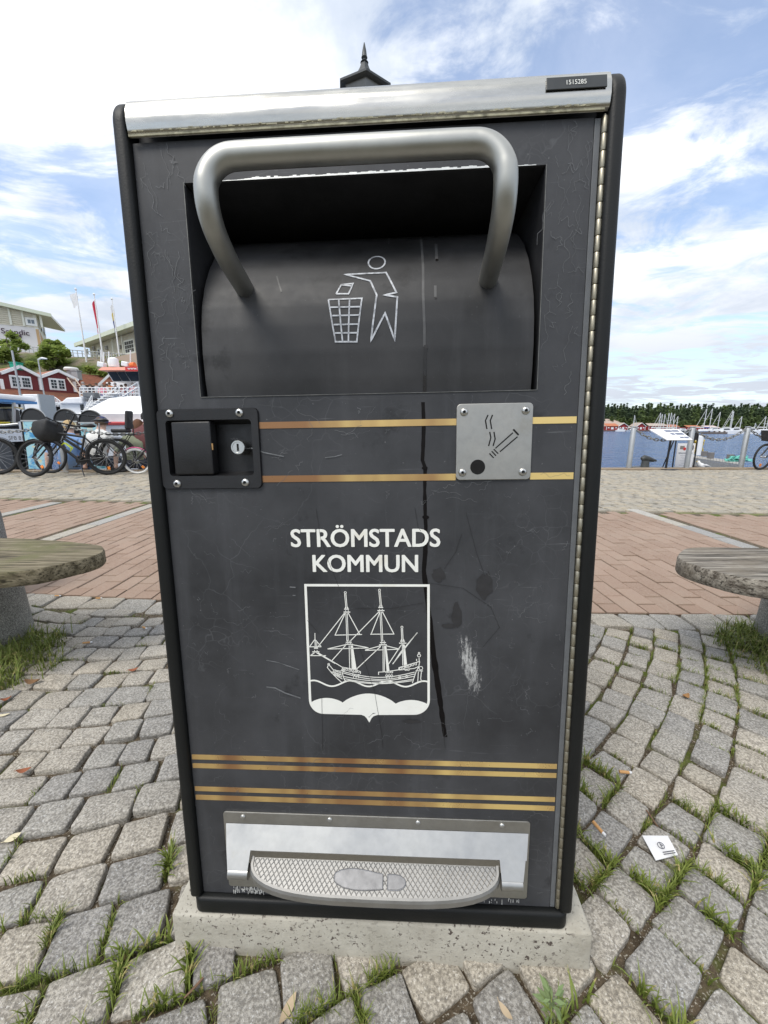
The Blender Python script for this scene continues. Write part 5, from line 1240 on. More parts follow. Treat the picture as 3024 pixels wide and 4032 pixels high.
    for s_ in (-1, 1): m_.tube([cr + Vector((0, s_ * .02, 0)), cr + Vector((.02, s_ * .055, -.02)), axf + Vector((0, s_ * .055, 0))], [.013, .017, .012], 8)
    m_.tube([cr, h1 + ax * max(.05, bar - h1.z)], .016, 8); m_.build('fork', M_bk, f, smooth=60)
    top = h1 + ax * max(.05, bar - h1.z); m_ = MB()
    m_.tube([top + Vector((-.16 if city else -.06, -.30, .0)), top + Vector((.0, -.18, .01)), top, top + Vector((.0, .18, .01)), top + Vector((-.16 if city else -.06, .30, 0))], .012, 8); hb = m_.build('handlebar', M_bk, f, smooth=60)
    for s_ in (-1, 1): MB().tube([top + Vector((-.17 if city else -.07, s_ * .33, 0)), top + Vector((-.08 if city else -.03, s_ * .22, .005))], .018, 8).build('grip', M_bk, f, smooth=60)
    m_ = MB(); m_.tube([top + Vector((.02, -.15, .03)), top + Vector((.12, -.06, .0)), top + Vector((.12, .02, -.2)), axf + Vector((-.04, .05, .12))], .005, 5); m_.tube([top + Vector((.02, .15, .03)), top + Vector((.13, .06, -.02)), top + Vector((.10, 0, -.22))], .005, 5); m_.build('cables', M_bk, f)
    if guards:
        m_ = MB(); m_.grid(lambda a, b: (wb + (R + .02) * math.cos(rad(35 + 120 * a)), (b - .5) * .055, R + (R + .02) * math.sin(rad(35 + 120 * a)) - abs(b - .5) * .02), 16, 2); m_.build('front_mudguard', frame_mat if pom else M_bk, f, smooth=60)
    if bag:
        m_ = MB(); c = top + Vector((.20, 0, -.16)); n1, n2 = 22, 14
        def bp(a, b):
            th, ph = 2 * math.pi * a, math.pi * (b - .5); x_ = math.copysign(abs(math.cos(ph) * math.cos(th)) ** .45, math.cos(ph) * math.cos(th)); y_ = math.copysign(abs(math.cos(ph) * math.sin(th)) ** .45, math.cos(ph) * math.sin(th)); z_ = math.copysign(abs(math.sin(ph)) ** .5, math.sin(ph))
            p = Vector((x_ * (.16 - .05 * (z_ < 0) * -z_), y_ * (.21 - .04 * (z_ < 0) * -z_), z_ * .19)); return c + p * (1 + .16 * noise.noise(p * 11))
        m_.grid(bp, n1, n2); m_.build('handlebar_bag', pm('bag_fabric', (0.016, 0.016, 0.017), 0.7, var=0.25, scale=9, bump=0.6, bscale=14), f, smooth=70)
    if basket:
        c = top + Vector((.20, 0, -.12)); m_ = MB(); m_.prism([c + Vector((-.14, -.15, -.10)), c + Vector((.14, -.15, -.10)), c + Vector((.19, -.18, .12)), c + Vector((-.19, -.18, .12))], (0, .34, 0)); m_.build('basket', pm('wicker_dark', (0.03, 0.028, 0.028), 0.8, var=0.5, scale=30), f)
        for s_ in (-1, 1): m_ = MB(); m_.box(c + Vector((s_ * .06, -.185, -.03)), (.06, .02, .05)); m_.build('basket_light', PM('pale_tag', (0.55, 0.5, 0.4)), f, bevel=.008)
    if pom:
        for s_ in (-1, 1):
            m_ = MB()
            for j in range(40): a, b, r_ = rg(0, 6.28), rg(-1.5, 1.5), .06 * rg(.3, 1); p = top + Vector((-.08, s_ * .26, -.06)) + Vector((math.cos(a) * math.cos(b), math.sin(a) * math.cos(b), 1.4 * math.sin(b))) * r_; m_.tube([p, p + Vector((rg(-.03, .03), rg(-.03, .03), -.05))], .008, 4)
            m_.build('streamers', PM('hot_pink', (0.62, 0.05, 0.16)), f)
    return e
def gxy(z, x, y): q = atZ(*z(x, y)); return (q.x, q.y)
bicycle((-5.33, 7.56), (-6.40, 7.22), .345, 'black mountain bicycle with handlebar bag and yellow bottle cage', M_bk, steer=-.42, tw=.030, bag=True, cage=True, fl=True, guards=True, sad=.92, bar=1.02)
bicycle((-5.38, 7.98), (-6.62, 7.82), .345, 'black city bicycle with child seat behind the mountain bicycle', M_bk, steer=-.2, city=True, child=True, sad=1.03, bar=1.22)
bicycle((-4.05, 7.80), (-4.86, 7.72), .255, 'pink child bicycle with white tyres and streamers', PM('pink_frame', (0.60, 0.09, 0.22), .4), PM('white_tyre', (0.70, 0.69, 0.66)), steer=.1, tw=.02, pom=True, sad=.66, bar=.80)
pL = atZ(*Lb(0, 1240)); bicycle((pL.x - 1.02, pL.y - .25), (pL.x, pL.y), .36, 'bicycle cut by the left edge showing only its front wheel', M_bk, steer=.12, tw=.03, sad=.95, bar=1.05)
pR = atZ(*Rb(1592, 806)); bicycle((pR.x + .95, pR.y + .15), (pR.x, pR.y), .285, 'bicycle with front basket cut by the right edge', M_bk, steer=.15, tw=.02, basket=True, guards=False, city=True, sad=.8, bar=.86)
# ================================================================ arched boards on the pontoon
def arch_board(px, top_py, label, art, Y=9.15, wpx=88):
    c = atY(px, top_py, Y); w_ = wpx * Y / F; zb = -.10; H_ = c.z - zb
    e = empty('arched_board', (c.x, Y, zb)); e.rotation_euler = (-.06, 0, .05); tag(e, label, 'sign', 'arched display boards on the pontoon')
    r_ = w_ / 2; pts = [(-r_, 0, 0)] + [(-r_ * math.cos(rad(a)), 0, H_ - r_ + r_ * math.sin(rad(a))) for a in range(0, 181, 12)] + [(r_, 0, 0)]
    MB().tube(pts, .018, 8).build('frame', M_bk, e, smooth=50)
    MB().tube([(p[0] * 1.06, .02, p[2] * 1.012) for p in pts[1:-1]], .012, 6).build('chrome_rim', M_galv, e, smooth=50)
    m_ = MB(); m_.prism([p for p in pts[1:-1]], (0, .02, 0)); m_.build('arch_panel', M_bk, e)
    m_ = MB(); m_.box((0, 0, (H_ - r_) / 2 + .03), (w_ - .07, .03, H_ - r_ - .06)); ps = m_.build('poster', art, e)
    m_ = MB(); m_.box((0, 0, H_ - r_ - .01), (w_, .045, .03)); m_.build('cross_bar', M_galv, e)
    return e
def art(name, a, b, c):
    t = NT(name, 0.4); n = t.noise(t.obj, 3.2, 4, .6, .6); k = t.mix(t.mr(n, .40, .48), a, b); t.col(t.mix(t.mr(t.noise(t.map(t.obj, loc=(5, 1, 2)), 4.5, 3), .58, .64), k, c)); return t.m
arch_board(112, 1608, 'arched board with blue poster behind the handlebar bag', art('poster_blue', (0.05, 0.26, 0.50), (0.30, 0.55, 0.62), (0.62, 0.58, 0.36)))
arch_board(243, 1611, 'arched board with pale yellow poster behind the bicycles', art('poster_yellow', (0.55, 0.52, 0.28), (0.62, 0.60, 0.42), (0.30, 0.50, 0.55)))
arch_board(342, 1616, 'arched board with turquoise poster behind the navy cap', art('poster_turq', (0.16, 0.46, 0.56), (0.34, 0.60, 0.66), (0.62, 0.62, 0.50)))
# ================================================================ people
def person(loc, rz, label, cols, pose, group, hair=None, cap=None, hc=(0.1, .07, .04), scale=1.0, long=False):
    """cols: shirt, trousers, skin materials; pose: dict of joints; body grown as one skinned surface"""
    J, Ed, Rr, Mt = pose
    me = bpy.data.meshes.new('person'); names = list(J); idx = {n: i for i, n in enumerate(names)}
    me.from_pydata([tuple(Vector(J[n]) * scale) for n in names], [(idx[a], idx[b]) for a, b in Ed], [])
    o = bpy.data.objects.new('person', me); COL.objects.link(o)
    sk = o.modifiers.new('skin', 'SKIN')
    lay = me.skin_vertices[0].data if me.skin_vertices else None
    if lay is None:
        bm = bmesh.new(); bm.from_mesh(me); bm.verts.layers.skin.verify(); bm.to_mesh(me); bm.free(); lay = me.skin_vertices[0].data
    for n in names:
        r_ = Rr[n]; r_ = r_ if isinstance(r_, tuple) else (r_, r_); lay[idx[n]].radius = (r_[0] * scale, r_[1] * scale); lay[idx[n]].use_root = n == 'pelvis'
    sb = o.modifiers.new('sub', 'SUBSURF'); sb.levels = 2; sb.render_levels = 2
    dg = bpy.context.evaluated_depsgraph_get(); m2 = bpy.data.meshes.new_from_object(o.evaluated_get(dg)); bpy.data.objects.remove(o); m2.name = 'person'
    m2.materials.clear()
    for c in cols: m2.materials.append(c)
    seg = [(Vector(J[a]) * scale, Vector(J[b]) * scale, Mt[(a, b)]) for a, b in Ed]
    for p in m2.polygons:
        c = p.center; best = None
        for a, b, k in seg:
            d = b - a; t_ = max(0, min(1, (c - a).dot(d) / max(d.length_squared, 1e-9))); q = (c - a - d * t_).length
            if best is None or q < best[0]: best = (q, k)
        p.material_index = best[1]; p.use_smooth = True
    o = bpy.data.objects.new('person', m2); COL.objects.link(o); o.location = loc; o.rotation_euler = (0, 0, rz); tag(o, label, 'person', group)
    hd = Vector(J['head']) * scale; hr = .098 * scale
    if hair:
        m_ = MB(); m_.grid(lambda a, b: hd + Vector((0, -.012, .02)) * scale + Vector((math.cos(6.2832 * a) * math.sin(b * (2.3 if long else 1.8)), math.sin(6.2832 * a) * math.sin(b * (2.3 if long else 1.8)), 1.16 * math.cos(b * (2.3 if long else 1.8)))) * hr * (1.1 + .05 * noise.noise((a * 9, b * 5, 1))) + (Vector((0, -.03, -.06)) * b * b * scale if long else Vector((0, 0, 0))), 16, 8); m_.build('hair', hair, o, smooth=80)
    if cap:
        m_ = MB(); m_.grid(lambda a, b: hd + Vector((0, 0, .03)) * scale + Vector((math.cos(6.2832 * a) * math.sin(b * 1.6), math.sin(6.2832 * a) * math.sin(b * 1.6), 1.05 * math.cos(b * 1.6))) * hr * 1.16, 16, 7)
        m_.prism([hd + Vector((hr * 1.0 * math.cos(q), hr * (.5 + 1.5 * math.sin(q)), .03 * scale)) for q in [k * math.pi / 8 for k in range(9)]], (0, 0, .012)); m_.build('cap', cap, o, smooth=50)
    return o
def stand(arm=0.0, lean=0.0):
    J = {'pelvis': (0, 0, .96), 'spine': (0, .0, 1.16), 'chest': (0, lean * .3, 1.36), 'neck': (0, lean * .5, 1.50), 'head': (0, lean * .6 + .01, 1.62), 'crown': (0, lean * .6 + .01, 1.70)}
    R_ = {'pelvis': (.15, .11), 'spine': (.13, .10), 'chest': (.155, .11), 'neck': .05, 'head': .092, 'crown': .06}
    E_ = [('pelvis', 'spine'), ('spine', 'chest'), ('chest', 'neck'), ('neck', 'head'), ('head', 'crown')]; Mt = {E_[0]: 0, E_[1]: 0, E_[2]: 0, E_[3]: 2, E_[4]: 2}
    for s_, n in ((-1, 'l'), (1, 'r')):
        J.update({'sh' + n: (s_ * .18, lean * .3, 1.40), 'el' + n: (s_ * .25, .06 * arm, 1.14), 'wr' + n: (s_ * (.22 - .06 * arm), .08 + .22 * arm, .95 + .16 * arm), 'ha' + n: (s_ * (.21 - .08 * arm), .11 + .28 * arm, .87 + .24 * arm), 'hip' + n: (s_ * .09, 0, .90), 'kn' + n: (s_ * .10, .02, .50), 'an' + n: (s_ * .10, -.01, .09), 'to' + n: (s_ * .11, .15, .04)})
        R_.update({'sh' + n: .068, 'el' + n: .043, 'wr' + n: .032, 'ha' + n: .038, 'hip' + n: .095, 'kn' + n: .062, 'an' + n: .042, 'to' + n: .038})
        for a, b, m_ in (('chest', 'sh' + n, 0), ('sh' + n, 'el' + n, 0), ('el' + n, 'wr' + n, 2), ('wr' + n, 'ha' + n, 2), ('pelvis', 'hip' + n, 1), ('hip' + n, 'kn' + n, 1), ('kn' + n, 'an' + n, 1), ('an' + n, 'to' + n, 1)): E_.append((a, b)); Mt[(a, b)] = m_
    return J, E_, R_, Mt
def sit(bend=0.1, head=0.0, arms='lap'):
    J = {'pelvis': (0, 0, .12), 'spine': (0, -.03 + bend * .3, .32), 'chest': (0, bend * .9, .54), 'neck': (0, bend * 1.3, .68), 'head': (head * .1, bend * 1.6 + .02, .80), 'crown': (head * .12, bend * 1.6 + .02, .88)}
    R_ = {'pelvis': (.18, .13), 'spine': (.155, .12), 'chest': (.175, .12), 'neck': .055, 'head': .095, 'crown': .062}
    E_ = [('pelvis', 'spine'), ('spine', 'chest'), ('chest', 'neck'), ('neck', 'head'), ('head', 'crown')]; Mt = {E_[0]: 0, E_[1]: 0, E_[2]: 0, E_[3]: 2, E_[4]: 2}
    for s_, n in ((-1, 'l'), (1, 'r')):
        if arms == 'lap': el, wr, ha = (s_ * .27, .10, .36), (s_ * .16, .32, .28), (s_ * .10, .38, .27)
        else: el, wr, ha = (s_ * .30, -.06, .34), (s_ * .30, -.12, .12), (s_ * .30, -.14, .04)
        J.update({'sh' + n: (s_ * .20, bend * .9, .58), 'el' + n: el, 'wr' + n: wr, 'ha' + n: ha, 'hip' + n: (s_ * .10, .06, .11), 'kn' + n: (s_ * .13, .46, .13), 'an' + n: (s_ * .12, .48, -.28), 'to' + n: (s_ * .12, .62, -.33)})
        R_.update({'sh' + n: .075, 'el' + n: .048, 'wr' + n: .034, 'ha' + n: .04, 'hip' + n: .10, 'kn' + n: .068, 'an' + n: .045, 'to' + n: .04})
        for a, b, m_ in (('chest', 'sh' + n, 0), ('sh' + n, 'el' + n, 0), ('el' + n, 'wr' + n, 2), ('wr' + n, 'ha' + n, 2), ('pelvis', 'hip' + n, 1), ('hip' + n, 'kn' + n, 1), ('kn' + n, 'an' + n, 1), ('an' + n, 'to' + n, 1)): E_.append((a, b)); Mt[(a, b)] = m_
    return J, E_, R_, Mt
def seated(px, py_head, Y, rz, label, shirt, hair=None, cap=None, bend=.1, arms='lap', trousers=None, long=False, sc=1.12):
    h_ = atY(px, py_head, Y); z0 = h_.z - .83 * sc
    person((h_.x, Y, z0), rz, label, (shirt, trousers or PM('jeans_dark', (0.05, 0.06, 0.09)), M_skin), sit(bend, 0, arms), 'people sitting on the quay edge', hair, cap, scale=sc, long=long)
YQ = 8.30
seated(*Lb(690, 712), YQ, .25, 'blond person in a light blue shirt sitting behind the bicycles', PM('shirt_blue', (0.22, 0.36, 0.62)), hair=PM('hair_blond', (0.42, 0.30, 0.15)), bend=.12, arms='back', trousers=PM('blue_shorts', (0.25, 0.38, 0.6)))
seated(*Lb(1022, 672), YQ, -.1, 'person in white shirt and navy cap sitting on the quay', PM('shirt_white', (0.70, 0.70, 0.68)), hair=PM('hair_brown', (0.08, 0.05, 0.03)), cap=PM('cap_navy', (0.035, 0.045, 0.12)), bend=.10)
seated(*Lb(1432, 700), YQ, .15, 'person with long brown hair and olive top sitting on the quay', PM('shirt_olive', (0.20, 0.22, 0.15)), hair=PM('hair_auburn', (0.11, 0.05, 0.025)), bend=.16, arms='back', long=True)
seated(*Lb(1556, 612), YQ + .12, .1, 'person in a dark hat half hidden by the bin', PM('shirt_maroon', (0.13, 0.045, 0.045)), hair=PM('hair_black', (0.02, 0.018, 0.016)), cap=PM('hat_black', (0.02, 0.02, 0.022)), sc=1.2)
seated(*Lb(800, 770), YQ + .25, .6, 'person in a dark jacket bending low behind the bicycle', PM('jacket_black', (0.03, 0.03, 0.032)), hair=PM('hair_black', (0.02, 0.018, 0.016)), bend=.22, sc=1.0)
# ================================================================ the other side: ferry, boats, houses, hill
class Wall:
    """vertical plane through ground point P0 along direction d"""
    def __init__(s, P0, d): s.p = Vector((P0[0], P0[1], 0)); s.d = Vector((d[0], d[1], 0)).normalized(); s.n = Vector((s.d.y, -s.d.x, 0)); s.n = s.n if (Vector((0, 0, 0)) - s.p).dot(s.n) > 0 else -s.n
    def hit(s, px, py): q = hitplane(px, py, s.p, s.n) - s.p; return q.dot(s.d), q.z
    def pt(s, a, z, out=0.0): return s.p + s.d * a + Vector((0, 0, z)) + s.n * out
def wpoly(W_, pts, out, th, name, mat, parent):
    m_ = MB(); m_.prism([W_.pt(a, z, out) for a, z in pts], -W_.n * th); return m_.build(name, mat, parent)
def wbar(W_, a, b, w, out, name, mat, parent): m_ = MB(); m_.bar(W_.pt(*a, out), W_.pt(*b, out), w, w, up=W_.n); return m_.build(name, mat, parent)
def window(W_, a0, a1, z0, z1, parent, frame_mat, nx=2, nz=3, fr=.12, out=.06, glass=M_glass):
    f = wpoly(W_, [(a0, z0), (a1, z0), (a1, z1), (a0, z1)], out, .05, 'window', frame_mat, parent); pw, ph = (a1 - a0 - fr * 1.6) / nx, (z1 - z0 - fr * 1.6) / nz; k = fr * .8
    for i in range(nx):
        for j in range(nz): wpoly(W_, [(a0 + k + pw * (i + .08), z0 + k + ph * (j + .08)), (a0 + k + pw * (i + .92), z0 + k + ph * (j + .08)), (a0 + k + pw * (i + .92), z0 + k + ph * (j + .92)), (a0 + k + pw * (i + .08), z0 + k + ph * (j + .92))], out + .02, .02, 'pane', glass, f)
    return f
Lh = lambda x, y: (x / 2.86, 1140 + y / 2.86)
WATER = -1.15
# ---- hillside
t = NT('rock_and_scrub', 0.95, 0, .2); p_ = t.pos
c_ = t.mix(t.mr(t.noise(p_, .35, 6, .65), .42, .58), (0.10, 0.13, 0.03), (0.24, 0.20, 0.15)); c_ = t.mix(t.mr(t.noise(p_, 1.6, 5, .7), .55, .68), c_, (0.06, 0.09, 0.02)); t.col(c_); t.bump(t.noise(p_, 1.2, 6, .7), 1, .4); M_hill = t.m
def hillz(x, y):
    f = max(0, min(1, (y - 40) / 16)); g_ = f * f * (3 - 2 * f); lat = max(0, min(1, (-x - 4) / 22)); return -1.0 + (1.5 + 10.0 * g_ * (.35 + .65 * lat)) + 1.6 * noise.noise((x * .09, y * .09, 0)) * g_ + max(0, y - 58) * .09 * lat
mb = MB(); mb.grid(lambda a, b: (lambda x, y: (x, y, hillz(x, y)))(-150 + 160 * a, 38 + 110 * b), 70, 60); struct(mb.build('hillside', M_hill, smooth=80))
# ---- red boathouse with two gables
Hs = Wall((-32.3, 35.3), (.464, .886)); H = lambda x, y: Hs.hit(*Lb(x, y))
hs = empty('red_boathouse', Hs.pt(0, 0)); hs.location = (0, 0, 0); tag(hs, 'red wooden boathouse with two white edged gables and tiled roof', 'house')
sL, zE = H(-420, 170); sR = H(868, 215)[0]; zB = WATER + .3
e1, e2, e3 = H(-30, 150), H(430, 172), H(842, 215); p1, p2 = H(208, 82), H(622, 108); zeave = (e2[1] + e3[1]) / 2; zpk = (p1[1] + p2[1]) / 2
g1 = (e2[0] - (p1[0] - 0) * 0, zeave)
wpoly(Hs, [(sL, zB), (sR, zB), (sR, zeave), (sL, zeave)], 0, .3, 'wall', M_red, hs)
for a, b, pk in ((2 * p1[0] - e2[0], e2[0], p1[0]), (e2[0], e3[0], p2[0])):
    wpoly(Hs, [(a, zeave), (b, zeave), (pk, zpk)], .02, .28, 'gable', M_red, hs)
    for q in (a, b): wbar(Hs, (q, zeave - .03), (pk, zpk + .06), .24, .16, 'bargeboard', M_wht, hs)
    for q, s_ in ((a, -1), (b, 1)):
        m_ = MB(); m_.add([Hs.pt(q + s_ * .12, zeave - .02, .25), Hs.pt(pk, zpk + .12, .25), Hs.pt(pk, zpk + .12, -7), Hs.pt(q + s_ * .12, zeave - .02, -3.2)], [(0, 1, 2, 3)]); m_.build('gable_roof', M_tile, hs)
zr = H(0, 62)[1] + .2
m_ = MB(); m_.add([Hs.pt(sL, zeave - .05, -.2), Hs.pt(sR + .4, zeave - .05, -.2), Hs.pt(sR + .4, zr, -7.2), Hs.pt(sL, zr, -7.2)], [(0, 1, 2, 3)]); m_.build('roof', M_tile, hs)
nt_ = 26
for k in range(nt_):   # tile courses standing proud of the slope
    f = (k + .5) / nt_; m_ = MB(); m_.bar(Hs.pt(sL, zeave - .05 + (zr - zeave + .05) * f + .03, -.2 - 7 * f), Hs.pt(sR + .4, zeave - .05 + (zr - zeave + .05) * f + .03, -.2 - 7 * f), .05, .05); m_.build('tile_course', M_tile, hs)
for (x0, y0, x1, y1, half) in ((92, 155, 355, 312, 1), (520, 185, 722, 330, 1)):
    a0, z1 = H(x0, y0); a1, z0 = H(x1, y1); z1 = H((x0 + x1) / 2, (y0 * 1.0 + (y0 + 22)) / 2)[1]; z0 = H((x0 + x1) / 2, y1 - 8)[1]
    wpoly(Hs, [(a0, z0), (a1, z0), (a1, z1), (a0, z1)], .05, .04, 'window_surround', M_wht, hs); mid = (a0 + a1) / 2
    window(Hs, a0 + .08, mid - .02, z0 + .08, z1 - .08, hs, M_wht, 3 if x0 < 200 else 2, 3, .06, .1); window(Hs, mid + .02, a1 - .08, z0 + .08, z1 - .08, hs, M_wht, 3 if x0 < 200 else 2, 3, .06, .1)
for x, y0, y1 in ((422, 175, 318), (800, 232, 342), (5, 200, 310)): a, z = H(x, y0); wbar(Hs, (a, z), (a, H(x, y1)[1]), .22, .06, 'corner_board', M_wht, hs)
zl = H(400, 330)[1]; m_ = MB(); m_.add([Hs.pt(sL, zl, .02), Hs.pt(sR, zl, .02), Hs.pt(sR, zl - .95, 1.9), Hs.pt(sL, zl - .95, 1.9)], [(0, 1, 2, 3)]); m_.build('lean_to_roof', M_tile, hs)
for k in range(9): f = (k + .5) / 9; m_ = MB(); m_.bar(Hs.pt(sL, zl - .95 * f + .02, .02 + 1.88 * f), Hs.pt(sR, zl - .95 * f + .02, .02 + 1.88 * f), .05, .05); m_.build('tile_course', M_tile, hs)
wpoly(Hs, [(sL, zl - 1.25), (sR, zl - 1.25), (sR, zl - .98), (sL, zl - .98)], 1.92, .08, 'fascia', M_wht, hs)
wpoly(Hs, [(sL, zB), (sR, zB), (sR, zl - 1.0), (sL, zl - 1.0)], .04, .02, 'porch_shade_sheet', PM('porch_shade', (0.02, 0.018, 0.018)), hs)  # near-black sheet on the wall paints the shade of the open porch
for x in (60, 215, 560, 700):
    a, z = H(x, 410); wbar(Hs, (a, zB), (a, zl - 1.2), .16, 1.8, 'porch_post', M_wht, hs); wbar(Hs, (a, zl - 1.9), (a + .6, zl - 1.25), .10, 1.8, 'brace', M_wht, hs)
ld = empty('roof_ladder', (0, 0, 0)); tag(ld, 'pale wooden ladder leaning against the right red gable', 'ladder'); lo1, lo2 = H(722, 190), H(770, 395)
a0, z1 = H(712, 188); a1, z0 = H(715, 392); wd_ = .62
for s_ in (0, wd_): m_ = MB(); m_.bar(Hs.pt(a0 + s_, z1, .3), Hs.pt(a0 + s_ + .15, z0, 2.0), .07, .07); m_.build('rail', PM('ladder_wood', (0.62, 0.50, 0.40)), ld)
for k in range(9): f = (k + .5) / 9; m_ = MB(); m_.bar(Hs.pt(a0 + .15 * f, z1 + (z0 - z1) * f, .3 + 1.7 * f), Hs.pt(a0 + .15 * f + wd_, z1 + (z0 - z1) * f, .3 + 1.7 * f), .05, .05); m_.build('rung', PM('ladder_wood', (0.62, 0.50, 0.40)), ld)
# flues and the further red house
W2 = Wall((Hs.pt(sR, 0, -5).x, Hs.pt(sR, 0, -5).y), (.80, .60)); h2 = empty('red_annex', (0, 0, 0)); tag(h2, 'low red house with tiled roof behind the deck passengers', 'house'); G = lambda x, y: W2.hit(*Lb(x, y))
b0, bE = G(830, 262); b1, _ = G(1290, 262); b0 -= 1.5; zt = G(1000, 172)[1]; m_ = MB(); m_.prism([W2.pt(b0, zB), W2.pt(b1, zB), W2.pt(b1, bE), W2.pt(b0, bE)], -W2.n * 6); m_.build('wall', M_red, h2)
m_ = MB(); m_.add([W2.pt(b0, bE, .4), W2.pt(b1 + .3, bE, .4), W2.pt(b1 + .3, zt + .5, -3.2), W2.pt(b0, zt + .5, -3.2)], [(0, 1, 2, 3)]); m_.build('roof', M_tile, h2)
for k in range(12): f = (k + .5) / 12; m_ = MB(); m_.bar(W2.pt(b0, bE + (zt + .5 - bE) * f + .03, .4 - 3.6 * f), W2.pt(b1 + .3, bE + (zt + .5 - bE) * f + .03, .4 - 3.6 * f), .05, .05); m_.build('tile_course', M_tile, h2)
wbar(W2, (G(1060, 240)[0], bE), (G(1200, 185)[0], zt + .3), .22, .5, 'bargeboard', M_wht, h2)
q = Hs.pt(H(780, 110)[0], 0, -4.5); zf = atY(*Lb(780, 120), q.y).z; e = empty('roof_vent', atY(*Lb(780, 125), q.y)); tag(e, 'grey round ventilator with pale cap on the tiled roof', 'ventilator')
m_ = MB(); m_.lathe([(.42, -.8), (.42, .1), (.46, .14)], 14); m_.build('drum', PM('zinc_grey', (0.30, 0.31, 0.32), .5), e, smooth=40); m_ = MB(); m_.lathe([(.6, .15), (.64, .3), (.54, .44), (.2, .48)], 16); m_.build('cap', PM('cap_pale', (0.66, 0.66, 0.64), .5), e, smooth=40)
e = empty('roof_vent', atY(*Lb(832, 135), q.y - 1)); tag(e, 'small square grey vent beside the round ventilator', 'ventilator'); m_ = MB(); m_.box((0, 0, -.25), (.6, .6, .8)); m_.box((0, 0, .2), (.72, .72, .08)); m_.build('box', PM('zinc_grey', (0.30, 0.31, 0.32), .5), e, bevel=.03)
p = atY(*Lb(182, 68), Hs.pt(p1[0], 0).y); e = empty('green_crate', p); tag(e, 'small green box on the ridge of the left gable', 'box'); m_ = MB(); m_.box((0, 0, .0), (.7, .6, .55)); m_.box((0, 0, .32), (.78, .68, .08)); m_.build('shell', PM('box_green', (0.02, 0.30, 0.20)), e, bevel=.04)
# ---- harbour lamp posts in front of the house
for (xb, yb, xt, yt, Y, lab, head) in ((245, 505, 222, -110, 24, 'tall grey mast in front of the left red window', False), (480, 365, 436, -20, 30, 'thin street lamp in front of the red gables', True)):
    a = atY(*Lb(xb, yb), Y); b = atY(*Lb(xt, yt), Y); e = empty('lamp_post', (a.x, Y, WATER)); tag(e, lab, 'lamp post'); r_ = .06 if not head else .05
    m_ = MB(); m_.tube([(0, 0, 0), (0, 0, b.z - WATER)], [r_ * 1.3, r_ * .8], 8); m_.build('mast', M_galv, e, smooth=50)
    if head: m_ = MB(); m_.tube([(0, 0, b.z - WATER - .05), (.25, 0, b.z - WATER + .02)], .04, 6); m_.tube([(.1, 0, b.z - WATER + .02), (.3, 0, b.z - WATER + .04), (.65, 0, b.z - WATER)], [.04, .08, .04], 8); m_.build('lamp_head', M_wht, e, smooth=50)
# ---- hotel on the hill
M_beige = pm('beige_cladding', (0.64, 0.60, 0.50), 0.8, var=0.08, scale=.8); M_cream = pm('cream_trim', (0.74, 0.74, 0.66), 0.7, var=0.05); M_mauve = pm('pale_render', (0.68, 0.66, 0.67), 0.85, var=0.04, scale=.5); M_och = pm('ochre_render', (0.52, 0.35, 0.19), 0.85, var=0.1, scale=.5)
Cn = atY(*Lh(478, 700), 72); HW = Wall((Cn.x, Cn.y), (.87, .49)); Q = lambda x, y: HW.hit(*Lh(x, y)); ht = empty('hotel', (0, 0, 0)); tag(ht, 'large hotel on the hill with beige cladding over pale wall', 'hotel')
SW = Wall((Cn.x, Cn.y), (-.56, .83)); zg = Q(300, 760)[1] - 4; zm = Q(478, 432)[1]; zm0 = Q(240, 410)[1]; ztR = Q(470, 292)[1]; s0 = -34; zc_ = Q(0, 185)[1]; s_0 = Q(0, 185)[0]; slope = (zc_ - ztR) / (s_0 - Q(470, 292)[0]); zL = ztR + slope * s0
wpoly(HW, [(s0, zg), (0, zg), (0, zm), (s0, zm)], 0, .5, 'lower_wall', M_mauve, ht); wpoly(HW, [(s0, zm), (0, zm), (0, ztR), (s0, zL)], -.05, .5, 'clad_wall', M_beige, ht)
nb = 22
for k in range(nb):
    z = zm + (zL - zm) * k / nb; s1 = 0 if z < ztR else max(s0, (z - ztR) / slope)
    if s1 - s0 > 1: m_ = MB(); m_.bar(HW.pt(s0, z, -.02), HW.pt(s1, z, -.02), .10, .16, up=HW.n); m_.build('cladding_board', M_beige, ht)
for x in (118, 262, 460): a, z = Q(x, 330); wbar(HW, (a, zm), (a, ztR + slope * a), .28, .06, 'trim', M_cream, ht)
m_ = MB(); a0, z1 = Q(278, 312); a1, z0 = Q(424, 415); z1 = Q(350, 318)[1]; z0 = Q(350, 408)[1]; m_ = None; window(HW, a0, a1, z0, z1, ht, M_wht, 2, 1, .35, .1, pm('hotel_glass', (0.16, 0.19, 0.22), 0.08, var=0.1))
m_ = MB(); m_.prism([HW.pt(s0, zL, 1.2), HW.pt(2.2, ztR + slope * 2.2, 1.2), HW.pt(2.2, ztR + slope * 2.2 + .55, 1.2), HW.pt(s0, zL + .55, 1.2)], -HW.n * .3); m_.build('roof_fascia', pm('pale_green_roof_edge', (0.58, 0.62, 0.50), .7, var=.05), ht)
m_ = MB(); m_.prism([HW.pt(s0, zL + .05, .9), HW.pt(2.1, ztR + slope * 2.1 + .05, .9), HW.pt(2.1, ztR + slope * 2.1 + .45, .9), HW.pt(s0, zL + .45, .9)], -HW.n * 12); m_.build('roof', pm('soffit_pale', (0.70, 0.69, 0.66), .7, var=.04), ht)
D_ = 11; wpoly(SW, [(0, zg), (D_, zg), (D_, zm - 2.2), (0, zm - .3)], 0, .4, 'side_wall', M_och, ht); wpoly(SW, [(0, zm - .3), (D_, zm - 2.2), (D_, ztR), (0, ztR)], -.1, .4, 'upper_side_wall', M_cream, ht)
